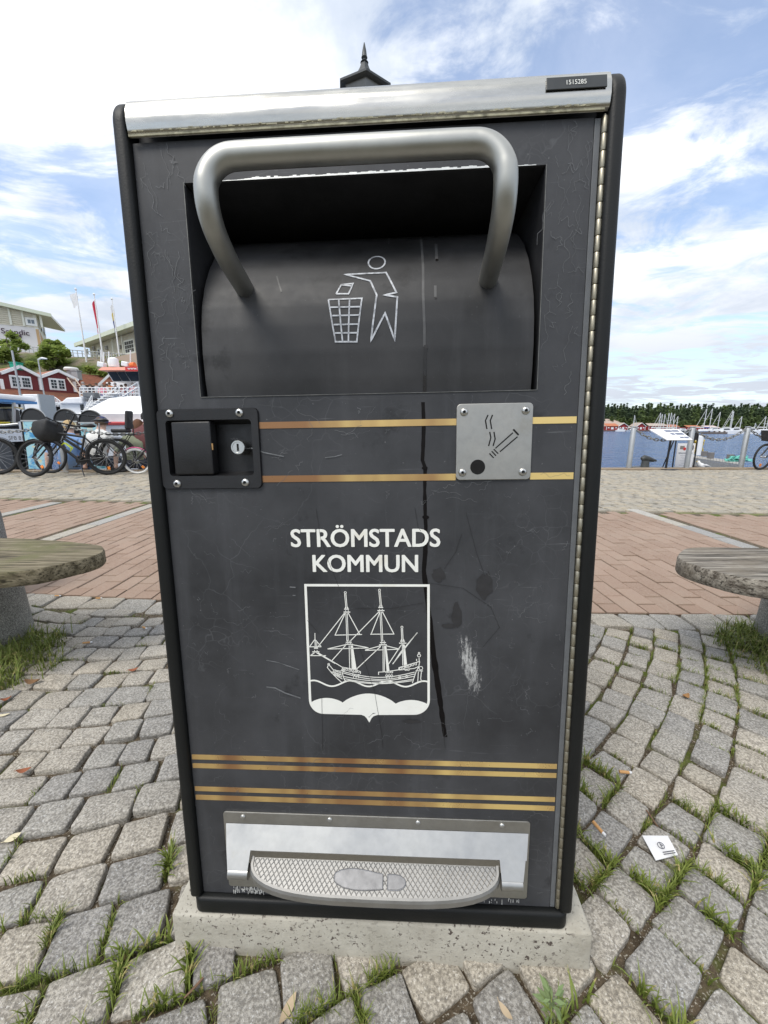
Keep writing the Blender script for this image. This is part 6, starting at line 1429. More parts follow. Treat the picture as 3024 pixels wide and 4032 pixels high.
for k in range(3): a = 1.2 + k * 3.2; window(SW, a, a + 1.7, zm + .3, ztR - .6, ht, M_wht, 1, 1, .2, .08, pm('hotel_glass', (0.16, 0.19, 0.22)))
for k in range(2): a = 2 + k * 4.2; window(SW, a, a + 1.2, zm - 5.2, zm - 3.4, ht, M_wht, 1, 1, .2, .08)
def wtext(body, W_, a, z, w_, h_, mat, parent, out=.2):
    o = text('lettering', body, 0, 0, 0, w_, h_, mat, parent, w_ * .006); o.matrix_local = Matrix(((W_.d.x, -W_.n.x, 0, W_.pt(a, z, out).x), (W_.d.y, -W_.n.y, 0, W_.pt(a, z, out).y), (0, 0, 1, z), (0, 0, 0, 1))); return o
a0, z0 = Q(22, 492); a1, z1 = Q(328, 470); wtext('Scandic', HW, a0, Q(175, 508)[1], a1 - a0, (Q(175, 450)[1] - Q(175, 508)[1]), PM('letter_plum', (0.075, 0.05, 0.07)), ht)
a0, z0 = Q(205, 545); a1, _ = Q(246, 545); MB().prism([HW.pt(a0, z0, .15), HW.pt(a1, z0, .15), HW.pt(a1, z0 + .5, .15), HW.pt(a0, z0 + .5, .15)], -HW.n * .1).build('small_sign', PM('letter_plum', (0.075, 0.05, 0.07)), ht)
# ---- second building, beige with slanting roof
C2 = atY(*Lh(1150, 760), 60); BW = Wall((C2.x, C2.y), (.83, -.55)); B_ = lambda x, y: BW.hit(*Lh(x, y)); b2 = empty('beige_building', (0, 0, 0)); tag(b2, 'beige clad building with slanting pale roof behind the flagpoles', 'building')
l_, zl_ = B_(1010, 640); zb_ = B_(1300, 800)[1] - 1.5; r_, zr_ = B_(1540, 470); r_ += 14; sl_ = (zr_ - zl_) / (r_ - 14 - l_); zr2 = zl_ + sl_ * (r_ - l_)
wpoly(BW, [(l_, zb_), (r_, zb_), (r_, zr2), (l_, zl_)], 0, 12, 'wall', M_beige, b2)
for k in range(24):
    z = zb_ + 1 + (zr2 - zb_ - 1) * k / 24; s1 = l_ if z < zl_ else l_ + (z - zl_) / sl_
    if r_ - s1 > 1: MB().bar(BW.pt(s1, z, .04), BW.pt(r_, z, .04), .08, .1, up=BW.n).build('cladding_board', M_beige, b2)
m_ = MB(); m_.prism([BW.pt(l_ - 1.6, zl_ - .1, 1.4), BW.pt(r_, zr2 + .1, 1.4), BW.pt(r_, zr2 + .65, 1.4), BW.pt(l_ - 1.6, zl_ + .4, 1.4)], -BW.n * .3); m_.build('roof_fascia', pm('pale_green_roof_edge', (0.52, 0.56, 0.45)), b2)
m_ = MB(); m_.prism([BW.pt(l_ - 1.5, zl_, 1.1), BW.pt(r_, zr2 + .2, 1.1), BW.pt(r_, zr2 + .55, 1.1), BW.pt(l_ - 1.5, zl_ + .3, 1.1)], -BW.n * 15); m_.build('roof', pm('soffit_pale', (0.70, 0.69, 0.66), .7, var=.04), b2)
a0, z0 = B_(1208, 468); a1, _ = B_(1500, 440); m_ = MB(); m_.prism([BW.pt(a0, z0, -4), BW.pt(a1 + 8, z0 + 1.0, -4), BW.pt(a1 + 8, z0 + 1.6, -4), BW.pt(a0, z0 + .5, -4)], -BW.n * 10); m_.build('upper_roof', M_cream, b2)
m_ = MB(); m_.prism([BW.pt(a0 + 3, zl_, -5), BW.pt(a1 + 8, zl_, -5), BW.pt(a1 + 8, z0 + 1, -5), BW.pt(a0 + 3, z0 + .1, -5)], -BW.n * 8); m_.build('upper_storey', PM('plum_cladding', (0.2, 0.15, 0.14)), b2)
a0, z1 = B_(1402, 605); a1, z0 = B_(1535, 740); window(BW, a0, a1, z0 + .3, z1 + .3, b2, M_cream, 4, 3, .22, .1); a0, z1 = B_(1098, 662); a1, z0 = B_(1145, 752); window(BW, a0, a1, z0, z1, b2, M_cream, 1, 1, .2, .1); a0, z1 = B_(968, 676); a1, z0 = B_(1005, 725); window(BW, a0, a1, z0, z1, b2, M_cream, 1, 1, .2, .1)
for x in (1045, 1155, 1275, 1388): a, z = B_(x, 600); wbar(BW, (a, zb_), (a, zl_ + sl_ * (a - l_)), .2, .07, 'trim', M_cream, b2)
for x, y in ((1075, 670), (1218, 660), (1368, 650)): a, z = B_(x, y); m_ = MB(); m_.box(BW.pt(a, z, .2), (.35, .35, .5)); m_.build('wall_lamp', PM('lamp_grey', (0.3, 0.29, 0.27)), b2, bevel=.05)
wpoly(BW, [(l_ - 6, zb_ - 3), (r_, zb_ - 3), (r_, zb_ + .9), (l_ - 6, zb_ + .9)], 3.0, .4, 'terrace_wall', pm('tan_terrace', (0.40, 0.31, 0.24), .85, var=.08), b2)
# ---- retaining wall and glass railing
RA, RB = atY(*Lh(230, 725), 58), atY(*Lh(1560, 905), 50); rw = empty('retaining_wall', RA); tag(rw, 'dark grey retaining wall running down the hill with railing', 'wall'); d_ = RB - RA
M_rw = pm('stained_concrete_wall', (0.15, 0.135, 0.12), .9, var=.3, scale=.6, stretch=(1, 1, .2)); m_ = MB(); m_.prism([(0, 0, 0), (d_.x, d_.y, d_.z + .6), (d_.x, d_.y, d_.z - 6), (0, 0, -6.5)], (-.3, .5, 0)); m_.build('wall', M_rw, rw)
for k in range(26):
    f = k / 25; p = d_ * f + Vector((0, .2, 0)) + Vector((0, 0, .6 * f)); m_ = MB(); m_.box(p + Vector((0, 0, .55)), (.07, .07, 1.1)); m_.build('railing_post', M_galv, rw)
m_ = MB(); m_.tube([(0, .2, 1.1), Vector((d_.x, d_.y + .2, d_.z + 1.7))], .05, 6); m_.tube([(0, .2, .75), Vector((d_.x, d_.y + .2, d_.z + 1.35))], .03, 6); m_.build('rail', M_galv, rw)
# ---- flagpoles
def flagpole(xb, yb, xt, yt, flag, label, Y=52):
    a, b = atY(*Lh(xb, yb), Y), atY(*Lh(xt, yt), Y); e = empty('flagpole', (a.x, Y, a.z - 1.5)); tag(e, label, 'flagpole', 'white flagpoles on the hill'); h_ = b.z - a.z + 1.5
    m_ = MB(); m_.tube([(0, 0, 0), (0, 0, h_)], [.11, .06], 8); m_.lathe([(.05, h_), (.13, h_ + .08), (.13, h_ + .2), (.04, h_ + .28)], 8); m_.build('pole', M_wht, e, smooth=50)
    mats, wd, ln, dirx = flag; m_ = MB(); n1, n2 = 5, 12
    def fp(u_, v_): x_ = dirx * u_ * wd * (1 - .15 * v_) + .04 * math.sin(u_ * 4 + v_ * 4); return (x_, .10 * math.sin(u_ * 6 + v_ * 3), h_ - .15 - v_ * ln * (1 - .0 * u_) - u_ * ln * .25)
    for i in range(n1):
        for j in range(n2):
            q = [fp((i + a_) / n1, (j + b__) / n2) for a_, b__ in ((0, 0), (1, 0), (1, 1), (0, 1))]; m_.add(q, [(0, 1, 2, 3)], j * len(mats) // n2)
    m_.build('flag', list(mats), e, smooth=80, fix=False); return e
fw, fr_, fb, fy = PM('flag_white', (0.72, 0.72, 0.72)), PM('flag_red', (0.52, 0.03, 0.06)), PM('flag_blue', (0.05, 0.07, 0.22)), PM('flag_yellow', (0.6, 0.48, 0.16))
flagpole(970, 780, 882, 10, ((fw, fw, fw), .8, 1.5, -1), 'flagpole with white flag, nearest the hotel'); flagpole(1165, 800, 1079, 68, ((fr_,), .36, 3.4, -1), 'flagpole with limp red flag'); flagpole(1352, 800, 1292, 120, ((fw, fy, fb), .3, 2.9, -1), 'flagpole with blue and yellow flag nearest the bin')
# ---- trees on the slope
def leafmass(blobs, n, size, droop=0.0):
    m_ = MB()
    for _ in range(n):
        c, r_ = rnd.choice(blobs); d = Vector((rnd.gauss(0, 1), rnd.gauss(0, 1), rnd.gauss(0, 1))).normalized(); p = Vector(c) + Vector((d.x * r_[0], d.y * r_[1], d.z * r_[2])) * (rnd.random() ** .4)
        a = Vector((rnd.gauss(0, 1), rnd.gauss(0, 1), rnd.gauss(0, .5))).normalized(); b = a.cross(Vector((rnd.gauss(0, .5), rnd.gauss(0, .5), 1))).normalized(); s_ = size * rg(.5, 1.2)
        m_.add([p - a * s_, p - b * s_ * .5, p + a * s_, p + b * s_ * .5], [(0, 1, 2, 3)])
    return m_
def leafmat(name, a, b):
    t = NT(name, .65, 0, .25); c = t.mix(t.mr(t.noise(t.pos, 1.1, 4), .3, .7), a, b); t.col(c); tr = t.new('ShaderNodeBsdfTranslucent'); t.put(c, tr.inputs[0]); mx_ = t.new('ShaderNodeMixShader'); mx_.inputs[0].default_value = .5; t.t.links.new(t.b.outputs[0], mx_.inputs[1]); t.t.links.new(tr.outputs[0], mx_.inputs[2]); t.t.links.new(mx_.outputs[0], t.t.nodes['Material Output'].inputs[0]); return t.m
M_leaf1 = leafmat('leaf_green', (0.17, 0.25, 0.05), (0.33, 0.39, 0.11)); M_leaf2 = leafmat('leaf_dark', (0.020, 0.045, 0.012), (0.060, 0.095, 0.025))
def tree(pts, base, Y, label, mat, n, size):
    b = atY(*base, Y); e = empty('deciduous_tree', b); tag(e, label, 'tree', 'young trees on the hillside'); bl_ = []
    for x, y, r_ in pts: q = atY(x, y, Y + rg(-1.2, 1.2)) - b; k = r_ * Y / F; bl_.append((q, (k, k, k * .8)))
    leafmass(bl_, n, size).build('crown', mat, e, fix=False); topz = max(q.z for q, _ in bl_); m_ = MB(); m_.tube([(0, 0, -.5), (.1, 0, topz * .5), (0, .1, topz)], [.16, .11, .03], 7)
    for q, _ in bl_: m_.tube([(0, 0, max(.2, q.z * .45)), q * .7 + Vector((0, 0, q.z * .1)), q], [.07, .04, .02], 5)
    m_.build('trunk', PM('bark_grey', (0.10, 0.08, 0.06)), e, smooth=60)
tree([Lh(130, 520) + (16,), Lh(60, 600) + (16,), Lh(200, 600) + (17,), Lh(270, 640) + (12,), Lh(100, 680) + (30,), Lh(40, 740) + (26,), Lh(150, 770) + (26,), Lh(10, 780) + (20,)], Lh(120, 860), 50, 'leafy green tree in front of the hotel sign', M_leaf1, 1000, .38)
tree([Lh(560, 610) + (18,), Lh(650, 620) + (18,), Lh(540, 680) + (30,), Lh(680, 700) + (28,), Lh(740, 720) + (16,), Lh(480, 730) + (20,), Lh(600, 770) + (38,), Lh(520, 830) + (26,), Lh(690, 830) + (28,)], Lh(600, 900), 50, 'bushy green tree at the hotel corner', M_leaf1, 1350, .38)
for px, py, r_, lab in ((1010, 915, 14, 'low bush above the red annex roof'), (1150, 950, 12, 'small bush left of the wheelhouse'), (1375, 840, 10, 'small shrub under the glass railing'), (350, 850, 12, 'yellowish shrub between the two hillside trees')):
    b = atY(*Lh(px, py + 20), 47); e = empty('hillside_bush', b); tag(e, lab, 'bush', 'bushes on the hillside'); k = r_ * 47 / F; leafmass([(Vector((0, 0, k * .7)), (k * 1.3, k, k)), (Vector((k, 0, k * .5)), (k, k, k * .7))], 320, .3).build('foliage', M_leaf1, e, fix=False); MB().tube([(0, 0, -.3), (0, 0, k)], .05, 5).build('stem', PM('bark_grey', (0.10, 0.08, 0.06)), e)
# ---- ferry
FY = 30.0; fe = empty('ferry', (0, 0, 0)); tag(fe, 'white passenger ferry with orange wheelhouse roof and stairs', 'ferry')
A_ = lambda x, y, dy=0.0: atY(*Lb(x, y), FY + dy)
def fbox(x0, y0, x1, y1, dep, name, mat, dy=0.0, bevel=.05, zb=None):
    a, b = A_(x0, y0, dy), A_(x1, y1, dy); z0, z1 = b.z if zb is None else zb, a.z; m_ = MB(); m_.box(((a.x + b.x) / 2, FY + dy + dep / 2, (z0 + z1) / 2), (b.x - a.x, dep, z1 - z0)); return m_.build(name, mat, fe, bevel=bevel)
fbox(560, 590, 1900, 700, 8, 'hull', M_wht2, zb=WATER - .3); fbox(640, 445, 1900, 600, 7, 'deck_house', M_wht2, .3); fbox(1150, 235, 1900, 420, 5, 'upper_cabin', M_wht2, 2.5); fbox(868, 388, 1900, 402, 7, 'upper_deck', M_wht2, -.2)
a, b = A_(700, 402), A_(900, 445); m_ = MB(); m_.prism([A_(640, 470, .1), A_(720, 402, .1), A_(900, 395, .1), A_(900, 470, .1)], (0, 5, 0)); m_.build('fore_cover', M_wtarp, fe, bevel=.08)
a, z = 870, 480; fbox(868, 478, 915, 590, .1, 'doorway', M_glass, .2, 0); fbox(892, 345, 1030, 400, .6, 'deck_box', PM('box_grey', (0.16, 0.17, 0.18)), -.9, .06)
wr = [A_(1165, 120, .8), A_(1900, 112, .8), A_(1900, 228, 1.0), A_(1228, 228, 1.0)]
m_ = MB(); m_.prism(wr, (0, 3.5, 0)); wh = m_.build('wheelhouse', M_wht2, fe)
for x0, x1 in ((1172, 1262), (1270, 1352), (1362, 1560)):
    m_ = MB(); m_.prism([A_(x0, 124, .72), A_(x1, 122, .72), A_(x1 + 62, 224, .92), A_(x0 + 64, 224, .92)], (0, .06, 0)); m_.build('wheelhouse_window', M_glass, wh)
M_orr = pm('orange_red_roof', (0.60, 0.24, 0.17), .5, var=.08); m_ = MB(); m_.prism([A_(1062, 104, 0), A_(1900, 104, 0), A_(1900, 66, .3), A_(1105, 70, .3)], (0, 4.5, 0)); m_.build('wheelhouse_roof', M_orr, fe, bevel=.04)
m_ = MB(); m_.box(A_(1470, 90, -.06), (1.4, .04, .32)); rs = m_.build('red_name_board', PM('board_red', (0.55, 0.05, 0.05)), fe)
o = text('lettering', 'www.kos', 0, 0, 0, 1.15, .17, M_wht, fe, .004); o.location = A_(1440, 97, -.12) - Vector((.35, 0, 0))
for x, y0, y1 in ((1130, 10, -95), (1185, 62, -100), (1420, 62, -115), (1100, 70, -120)): m_ = MB(); m_.tube([A_(x, y0, 1), A_(x, y1, 1)], .04, 6); m_.build('aerial', M_wht, fe)
for x, y in ((1110, 45), (1370, 40)): m_ = MB(); m_.box(A_(x, y, .5), (.5, .4, .36), Matrix.Rotation(.2, 3, 'Y')); m_.build('searchlight', M_wht, fe, bevel=.06)
for x in (1225, 1250): m_ = MB(); m_.lathe([(.28, 0), (.3, .3), (.25, .6), (.05, .7)], 12, A_(x, 40, .9) - Vector((0, 0, .2))); m_.build('radar_dome', M_wht, fe, smooth=50)
m_ = MB(); m_.tube([A_(1425, 55, .4), A_(1470, 50, .4)], .22, 10); m_.build('life_raft', PM('raft_orange', (0.75, 0.18, 0.05)), fe, smooth=60)
M_rail = M_wht
for k in range(16):
    x = 870 + k * 43; m_ = MB(); m_.tube([A_(x, 292, -.1), A_(x, 392, -.1)], .032, 6); m_.build('railing_post', M_rail, fe)
for y in (294, 325, 358): m_ = MB(); m_.tube([A_(870, y, -.1), A_(1520, y - 2, -.1)], .030, 6); m_.build('rail', M_rail, fe)
for (xa, ya, xb, yb) in ((950, 512, 1290, 282), (1045, 515, 1500, 235), (905, 560, 1000, 378)):   # stair stringers with handrails
    m_ = MB(); m_.tube([A_(xa, ya, -1.2), A_(xb, yb, -1.2)], .035, 6); m_.tube([A_(xa, ya + 55, -1.2), A_(xb, yb + 55, -1.2)], .05, 6)
    for j in range(9): f = j / 8; p = A_(xa + (xb - xa) * f, ya + (yb - ya) * f, -1.2); m_.tube([p, p - Vector((0, 0, 1.05))], .024, 5)
    m_.build('stair_rail', M_rail, fe)
m_ = MB()
for j in range(9): p = A_(960 + 36 * j, 575 - 26 * j, -1.0); m_.box(p, (.9, .9, .05))
m_.build('stair_treads', M_wht, fe); m_ = MB(); m_.tube([A_(540, 378, 0), A_(600, 400, 0), A_(655, 440, 0)], .035, 6)
for k in range(7): m_.tube([A_(548 + 16 * k, 380 + 9 * k, 0), A_(545 + 16 * k, 500, 0)], .025, 5)
m_.tube([A_(545, 440, 0), A_(655, 470, 0)], .03, 5); m_.build('gangway_rail', M_rail, fe)
for k, (x, yt_, sh, lab, tr, arm) in enumerate(((900, 228, (0.30, 0.32, 0.34), 'deck passenger in grey at the left end of the ferry rail', (0.5, .48, .42), .3), (975, 252, (0.03, 0.03, 0.04), 'deck passenger in black beside the grey one', (0.05, .05, .06), .6), (1045, 240, (0.46, 0.48, 0.52), 'deck passenger in pale clothes and cap left of the pink shirt', (0.3, .12, .12), .2), (1105, 252, (0.75, 0.30, 0.38), 'deck passenger in a pink shirt at the ferry rail', (0.15, .2, .35), .7), (1160, 248, (0.7, 0.68, 0.64), 'deck passenger in white between pink and orange shirts', (0.6, .6, .58), .4), (1188, 232, (0.72, 0.24, 0.06), 'deck passenger in an orange jacket on the ferry', (0.2, .2, .22), .5), (1250, 240, (0.14, 0.15, 0.17), 'deck passenger in dark grey right of the orange jacket', (0.3, .3, .3), .2), (1320, 262, (0.45, 0.14, 0.14), 'deck passenger in dull red behind the ferry stairs', (.2, .2, .25), .3), (1365, 250, (0.25, 0.26, 0.36), 'deck passenger in navy under the wheelhouse windows', (.1, .1, .15), .4), (1440, 238, (0.66, 0.12, 0.14), 'deck passenger in a red shirt nearest the bin', (.25, .2, .2), .8))):
    h_ = A_(x, yt_, .9 + .25 * (k % 3)); person((h_.x, h_.y, h_.z - 1.76), rg(-.6, .6) + (math.pi if k % 2 else 0), lab, (PM('shirt_%s' % 'abcdefghij'[k], sh), PM('trousers_%s' % 'abcdefghij'[k], tr), M_skin), stand(arm), 'passengers on the ferry deck', hair=PM('hair_brown', (0.08, 0.05, 0.03)) if k % 3 else PM('hair_grey', (0.3, 0.28, 0.26)), scale=1.0)
# ---- white canvas screen
e = empty('white_screen', atY(*Lb(435, 545), 22)); tag(e, 'plain white canvas screen in front of the boathouse', 'screen'); a, b = atY(*Lb(332, 372), 22), atY(*Lb(538, 545), 22); z0 = e.location.z
m_ = MB(); m_.box((0, 0, (a.z - z0) / 2 - .3), (b.x - a.x, .9, a.z - z0 + .6)); m_.build('canvas', M_wtarp, e, bevel=.05); m_ = MB(); m_.box((-(b.x - a.x) / 2 - .03, 0, (a.z - z0) / 2 - .6), (.07, 1, a.z - z0 + 1.2)); m_.box(((b.x - a.x) / 2 + .03, 0, (a.z - z0) / 2 - .6), (.07, 1, a.z - z0 + 1.2)); m_.build('frame', M_galv, e)
# ---- covered motor boat
bo_ = empty('covered_boat', (atY(*Lb(1400, 700), 14).x, 14, WATER)); tag(bo_, 'motor boat under a white tent cover beside the bin', 'boat'); V = lambda x, y, dy=0.0: atY(*Lb(x, y), 14 + dy) - bo_.location
def loft(sections, name, mat, parent, sm=40):
    m_ = MB(); n = len(sections[0]); m_.add(sum(sections, []), [(i * n + k, i * n + (k + 1) % n, (i + 1) * n + (k + 1) % n, (i + 1) * n + k) for i in range(len(sections) - 1) for k in range(n)] + [tuple(range(n)), tuple((len(sections) - 1) * n + k for k in range(n))]); return m_.build(name, mat, parent, smooth=sm)
zt_ = V(1450, 398).z; zm_ = V(1100, 590).z; zs_ = V(1100, 705).z; x0_ = V(1072, 600).x
xs_ = [x0_, x0_ + .12, x0_ + .42, x0_ + .80, x0_ + 1.6, x0_ + 5.0]; tp_ = [zm_ + .03, zm_ + .14, zm_ + (zt_ - zm_) * .62, zt_ - .06, zt_, zt_ - .1]
loft([[(x, -.9, zs_), (x, -1.0, zm_), (x, -.45, z), (x, .45, z), (x, 1.0, zm_), (x, .9, zs_)] for x, z in zip(xs_, tp_)], 'tent_cover', M_wtarp, bo_)
loft([[(x, -w_, zs_ + .02), (x, 0, zs_ + .02), (x, w_, zs_ + .02), (x, w_ * .6, -.1), (x, 0, -.25), (x, -w_ * .6, -.1)] for x, w_ in ((x0_ - .6, .35), (x0_, .9), (x0_ + 1.5, 1.15), (x0_ + 5, 1.1))], 'hull', M_wht2, bo_)
m_ = MB(); m_.tube([(x0_ - .5, -.5, zs_ + .03), (x0_, -1.0, zs_ + .05), (x0_ + 2, -1.2, zs_ + .05), (x0_ + 5, -1.15, zs_ + .05)], .06, 6); m_.build('rubbing_strake', PM('hull_red', (0.40, 0.05, 0.05), .4), bo_)
# ---- work boat with blue canopy at the left edge
wb_ = empty('work_boat', (atY(*Lb(40, 900), 12).x, 12, WATER)); tag(wb_, 'grey and white work boat with a blue canopy at the left edge', 'boat'); V = lambda x, y, dy=0.0: atY(*Lb(x, y), 12 + dy) - wb_.location
zt_, zm_ = V(100, 745).z, V(100, 880).z; xe = V(225, 900).x
loft([[(x, -w_, zt_), (x, w_, zt_), (x, w_, zm_), (x, w_ * .7, -.2), (x, -w_ * .7, -.2), (x, -w_, zm_)] for x, w_ in ((-4.5, .9), (xe - 1.2, 1.0), (xe - .3, .8), (xe, .35))], 'hull', M_wht2, wb_)
loft([[(x, -w_ - .015, zm_), (x, w_ + .015, zm_), (x, w_ * .72, -.21), (x, -w_ * .72, -.21)] for x, w_ in ((-4.5, .9), (xe - 1.2, 1.0), (xe - .3, .8), (xe, .35))], 'lower_hull', PM('hull_grey', (0.10, 0.10, 0.10)), wb_)
o = text('lettering', 'SFB 812', 0, 0, 0, .50, .10, PM('hull_ink', (0.10, 0.10, 0.10)), wb_, .003); o.location = V(98, 862, -1.06)
m_ = MB(); m_.tube([V(-400, 712, -.9), V(60, 705, -.9), V(200, 690, -.8)], .035, 6); m_.tube([V(55, 805, -1), V(75, 790, -1), V(120, 785, -1), V(140, 795, -1)], .012, 5); m_.build('gunwale_rail', M_galv, wb_, smooth=50)
m_ = MB(); a, b = V(-90, 372), V(165, 432); m_.box(((a.x + b.x) / 2, 0, (a.z + b.z) / 2), (b.x - a.x, 1.5, a.z - b.z)); cn = m_.build('canopy_top', M_wht, wb_, bevel=.06)
a, b = V(-90, 430), V(168, 458); m_ = MB(); m_.box(((a.x + b.x) / 2, 0, (a.z + b.z) / 2), (b.x - a.x, 1.5, a.z - b.z)); m_.build('canopy_valance', PM('canopy_blue', (0.08, 0.22, 0.45)), wb_)
o = text('lettering', 'TUBA', 0, 0, 0, .38, .09, PM('canopy_ink', (0.10, 0.14, 0.26)), wb_, .003) if False else None
for x in (-60, 150): m_ = MB(); m_.bar(V(x, 455), V(x, 700), .06, .06); m_.build('canopy_post', M_galv, wb_)
a, b = V(-40, 525), V(125, 665); m_ = MB(); m_.box(((a.x + b.x) / 2, .1, (a.z + b.z) / 2), (b.x - a.x, .5, a.z - b.z)); m_.build('console', M_bk, wb_, bevel=.05); a, b = V(-60, 668), V(130, 686); m_ = MB(); m_.box(((a.x + b.x) / 2, -.2, (a.z + b.z) / 2), (b.x - a.x, .3, a.z - b.z)); m_.build('yellow_beam', PM('beam_yellow', (0.62, 0.50, 0.05)), wb_)
m_ = MB(); m_.tube([V(-40, 518), V(180, 510), V(250, 525)], .025, 6); m_.build('awning_spar', PM('spar_tan', (0.5, 0.42, 0.25)), wb_)
# ================================================================ far shore across the water
SY = 300.0
def sh(x, y, Y=SY): return atY(*Rb(x, y), Y)
t = NT('shore_granite', .9); t.col(t.mix(t.mr(t.sepx(t.pos)[2], .5, 2.5), t.mix(t.noise(t.pos, .15, 5), (0.30, 0.24, 0.20), (0.16, 0.16, 0.10)), t.mix(t.noise(t.pos, .5, 5), (0.06, 0.10, 0.045), (0.14, 0.18, 0.09)))); M_shore = t.m
def forest_h(x): return 2.0 + 4.5 * (0.5 + 0.5 * noise.noise((x * .018, 2, 0)))
mb = MB(); mb.grid(lambda a, b: (lambda x, y: (x, y, WATER - .5 + min(1, b * 6) * 1.7 + forest_h(x) * max(0, b - .12) + 12 * max(0, min(1, (b - .45) * 5))))(-160 + 660 * a, SY - 4 + 110 * b), 90, 14); struct(mb.build('far_shore', M_shore, smooth=70))
# forest that reads as one mass
fm = MB(); rnd.seed(21); cols = []
M_for = [leafmat('forest_a', (0.075, 0.115, 0.06), (0.15, 0.195, 0.10)), leafmat('forest_b', (0.11, 0.165, 0.055), (0.21, 0.265, 0.11)), leafmat('forest_c', (0.065, 0.10, 0.065), (0.12, 0.165, 0.10))]
for row in range(6):
    Y = SY + 10 + row * 11; x = -0.25 * Y
    while x < 1.12 * Y:
        near = row < 1; H_ = rg(6, 10) if near else rg(12.5, 19.5); zb = 0.3 + forest_h(x) * (row / 6); r_ = rg(2.6, 4.0) * (.8 if near else 1); k = rnd.choice((0, 0, 1, 2)) if not near else 1
        pine = rnd.random() < .6
        for _ in range(110 if x > .5 * Y else 40):
            f = rnd.random(); w_ = r_ * (math.sin(math.pi * min(1, .25 + .8 * f)) if not pine else (1.08 - f) * (.75 + .35 * math.sin(f * 19))); a = rg(0, 6.28); q = math.sqrt(rnd.random()) * w_
            p = Vector((x + q * math.cos(a), Y + q * math.sin(a), zb + H_ * (.12 + .88 * f))); s_ = rg(.7, 1.5); u_ = Vector((rnd.gauss(0, 1), rnd.gauss(0, 1), rnd.gauss(0, .35))).normalized(); v_ = u_.cross(Vector((rnd.gauss(0, .6), rnd.gauss(0, .6), 1))).normalized()
            fm.add([p - u_ * s_, p - v_ * s_ * .7, p + u_ * s_, p + v_ * s_ * .7], [(0, 1, 2, 3)], k)
        x += rg(2.2, 3.6)
o = fm.build('forest', M_for, fix=False); tag(o, 'dense green pine forest along the far shore', 'forest', kind='stuff')
# boathouses
M_br = pm('boathouse_red', (0.30, 0.035, 0.035), .85, var=.15, scale=.5); M_tr = pm('boathouse_orange_tile', (0.42, 0.15, 0.075), .85, var=.15, scale=.5); M_gr_ = pm('boathouse_grey_roof', (0.40, 0.33, 0.28), .85, var=.15, scale=.5); M_pk = pm('boathouse_pale_roof', (0.55, 0.42, 0.38), .85, var=.1)
def cabin(x0, x1, ytop, ybase, roof, label, gable=True, Y=SY - 2, dep=9):
    a, b = sh(x0, ybase, Y), sh(x1, ybase, Y); zt = sh(x0, ytop, Y).z; w_ = b.x - a.x; zb = a.z - .3; hh = zt - a.z; e = empty('boathouse', ((a.x + b.x) / 2, Y, a.z)); tag(e, label, 'boathouse', 'red boathouses on the far shore')
    ev = hh * (.52 if gable else .6)
    if gable:
        m_ = MB(); m_.prism([(-w_ / 2, 0, -.5), (w_ / 2, 0, -.5), (w_ / 2, 0, ev), (0, 0, hh - .2), (-w_ / 2, 0, ev)], (0, dep, 0)); m_.build('walls', M_br, e)
        for s_ in (-1, 1):
            m_ = MB(); m_.prism([(0, -.4, hh), (s_ * (w_ / 2 + .5), -.4, ev - .25), (s_ * (w_ / 2 + .5), -.4, ev - .05), (0, -.4, hh + .25)], (0, dep + .8, 0)); m_.build('roof', roof, e); MB().bar((0, -.45, hh), (s_ * (w_ / 2 + .5), -.45, ev - .2), .3, .3, up=(0, 1, 0)).build('bargeboard', M_wht, e)
    else:
        m_ = MB(); m_.box((0, dep / 2, ev / 2 - .3), (w_, dep, ev + .4)); m_.build('walls', M_br, e); m_ = MB(); m_.prism([(-w_ / 2 - .4, -.5, ev - .1), (w_ / 2 + .4, -.5, ev - .1), (w_ / 2 + .1, dep / 2, hh), (-w_ / 2 - .1, dep / 2, hh)], (0, .1, .2)); m_.build('roof', roof, e)
    m_ = MB(); m_.box((0, -.06, ev * .4), (w_ * .22, .1, ev * .6)); m_.build('door', M_wht, e)
    for s_ in (-1, 1): m_ = MB(); m_.box((s_ * w_ * .32, -.06, ev * .55), (w_ * .12, .1, ev * .3)); m_.build('window', M_wht, e); MB().box((s_ * w_ / 2, -.08, ev / 2 - .2), (.3, .12, ev)).build('corner_board', M_wht, e)
cabin(200, 305, 385, 440, M_tr, 'leftmost red boathouse with orange roof, nearest the bin', False); cabin(308, 392, 380, 438, M_gr_, 'red boathouse second from the bin below granite rocks'); cabin(472, 548, 378, 440, M_gr_, 'tall narrow red boathouse between two mast clusters'); cabin(582, 745, 384, 438, M_gr_, 'long red boathouse with brown roof behind the mast cluster', False); cabin(748, 852, 395, 438, M_tr, 'red boathouse with orange roof right of the long brown roof', False); cabin(935, 1050, 402, 440, M_tr, 'low orange roofed boathouse behind the middle post', False); cabin(1100, 1215, 405, 450, M_pk, 'red boathouse with pale pink roof behind the tall masts', False, 240)
# rocks at the left end
e = empty('granite_rocks', sh(280, 430)); tag(e, 'smooth pinkish granite rocks above the leftmost boathouses', 'rocks')
m_ = MB(); W_ = sh(430, 430).x - sh(150, 430).x; m_.grid(lambda a, b: ((a - .5) * W_ * 1.2, 4 + b * 16, 6.0 * math.sin(math.pi * min(1, max(0, a * .9 + .05))) ** .7 * math.sin(math.pi * b) * (1 + .2 * noise.noise((a * 5, b * 3, 1))) + 1), 24, 10); m_.build('rock', pm('pink_granite', (0.40, 0.31, 0.26), .9, var=.15, scale=.4), e, smooth=70)
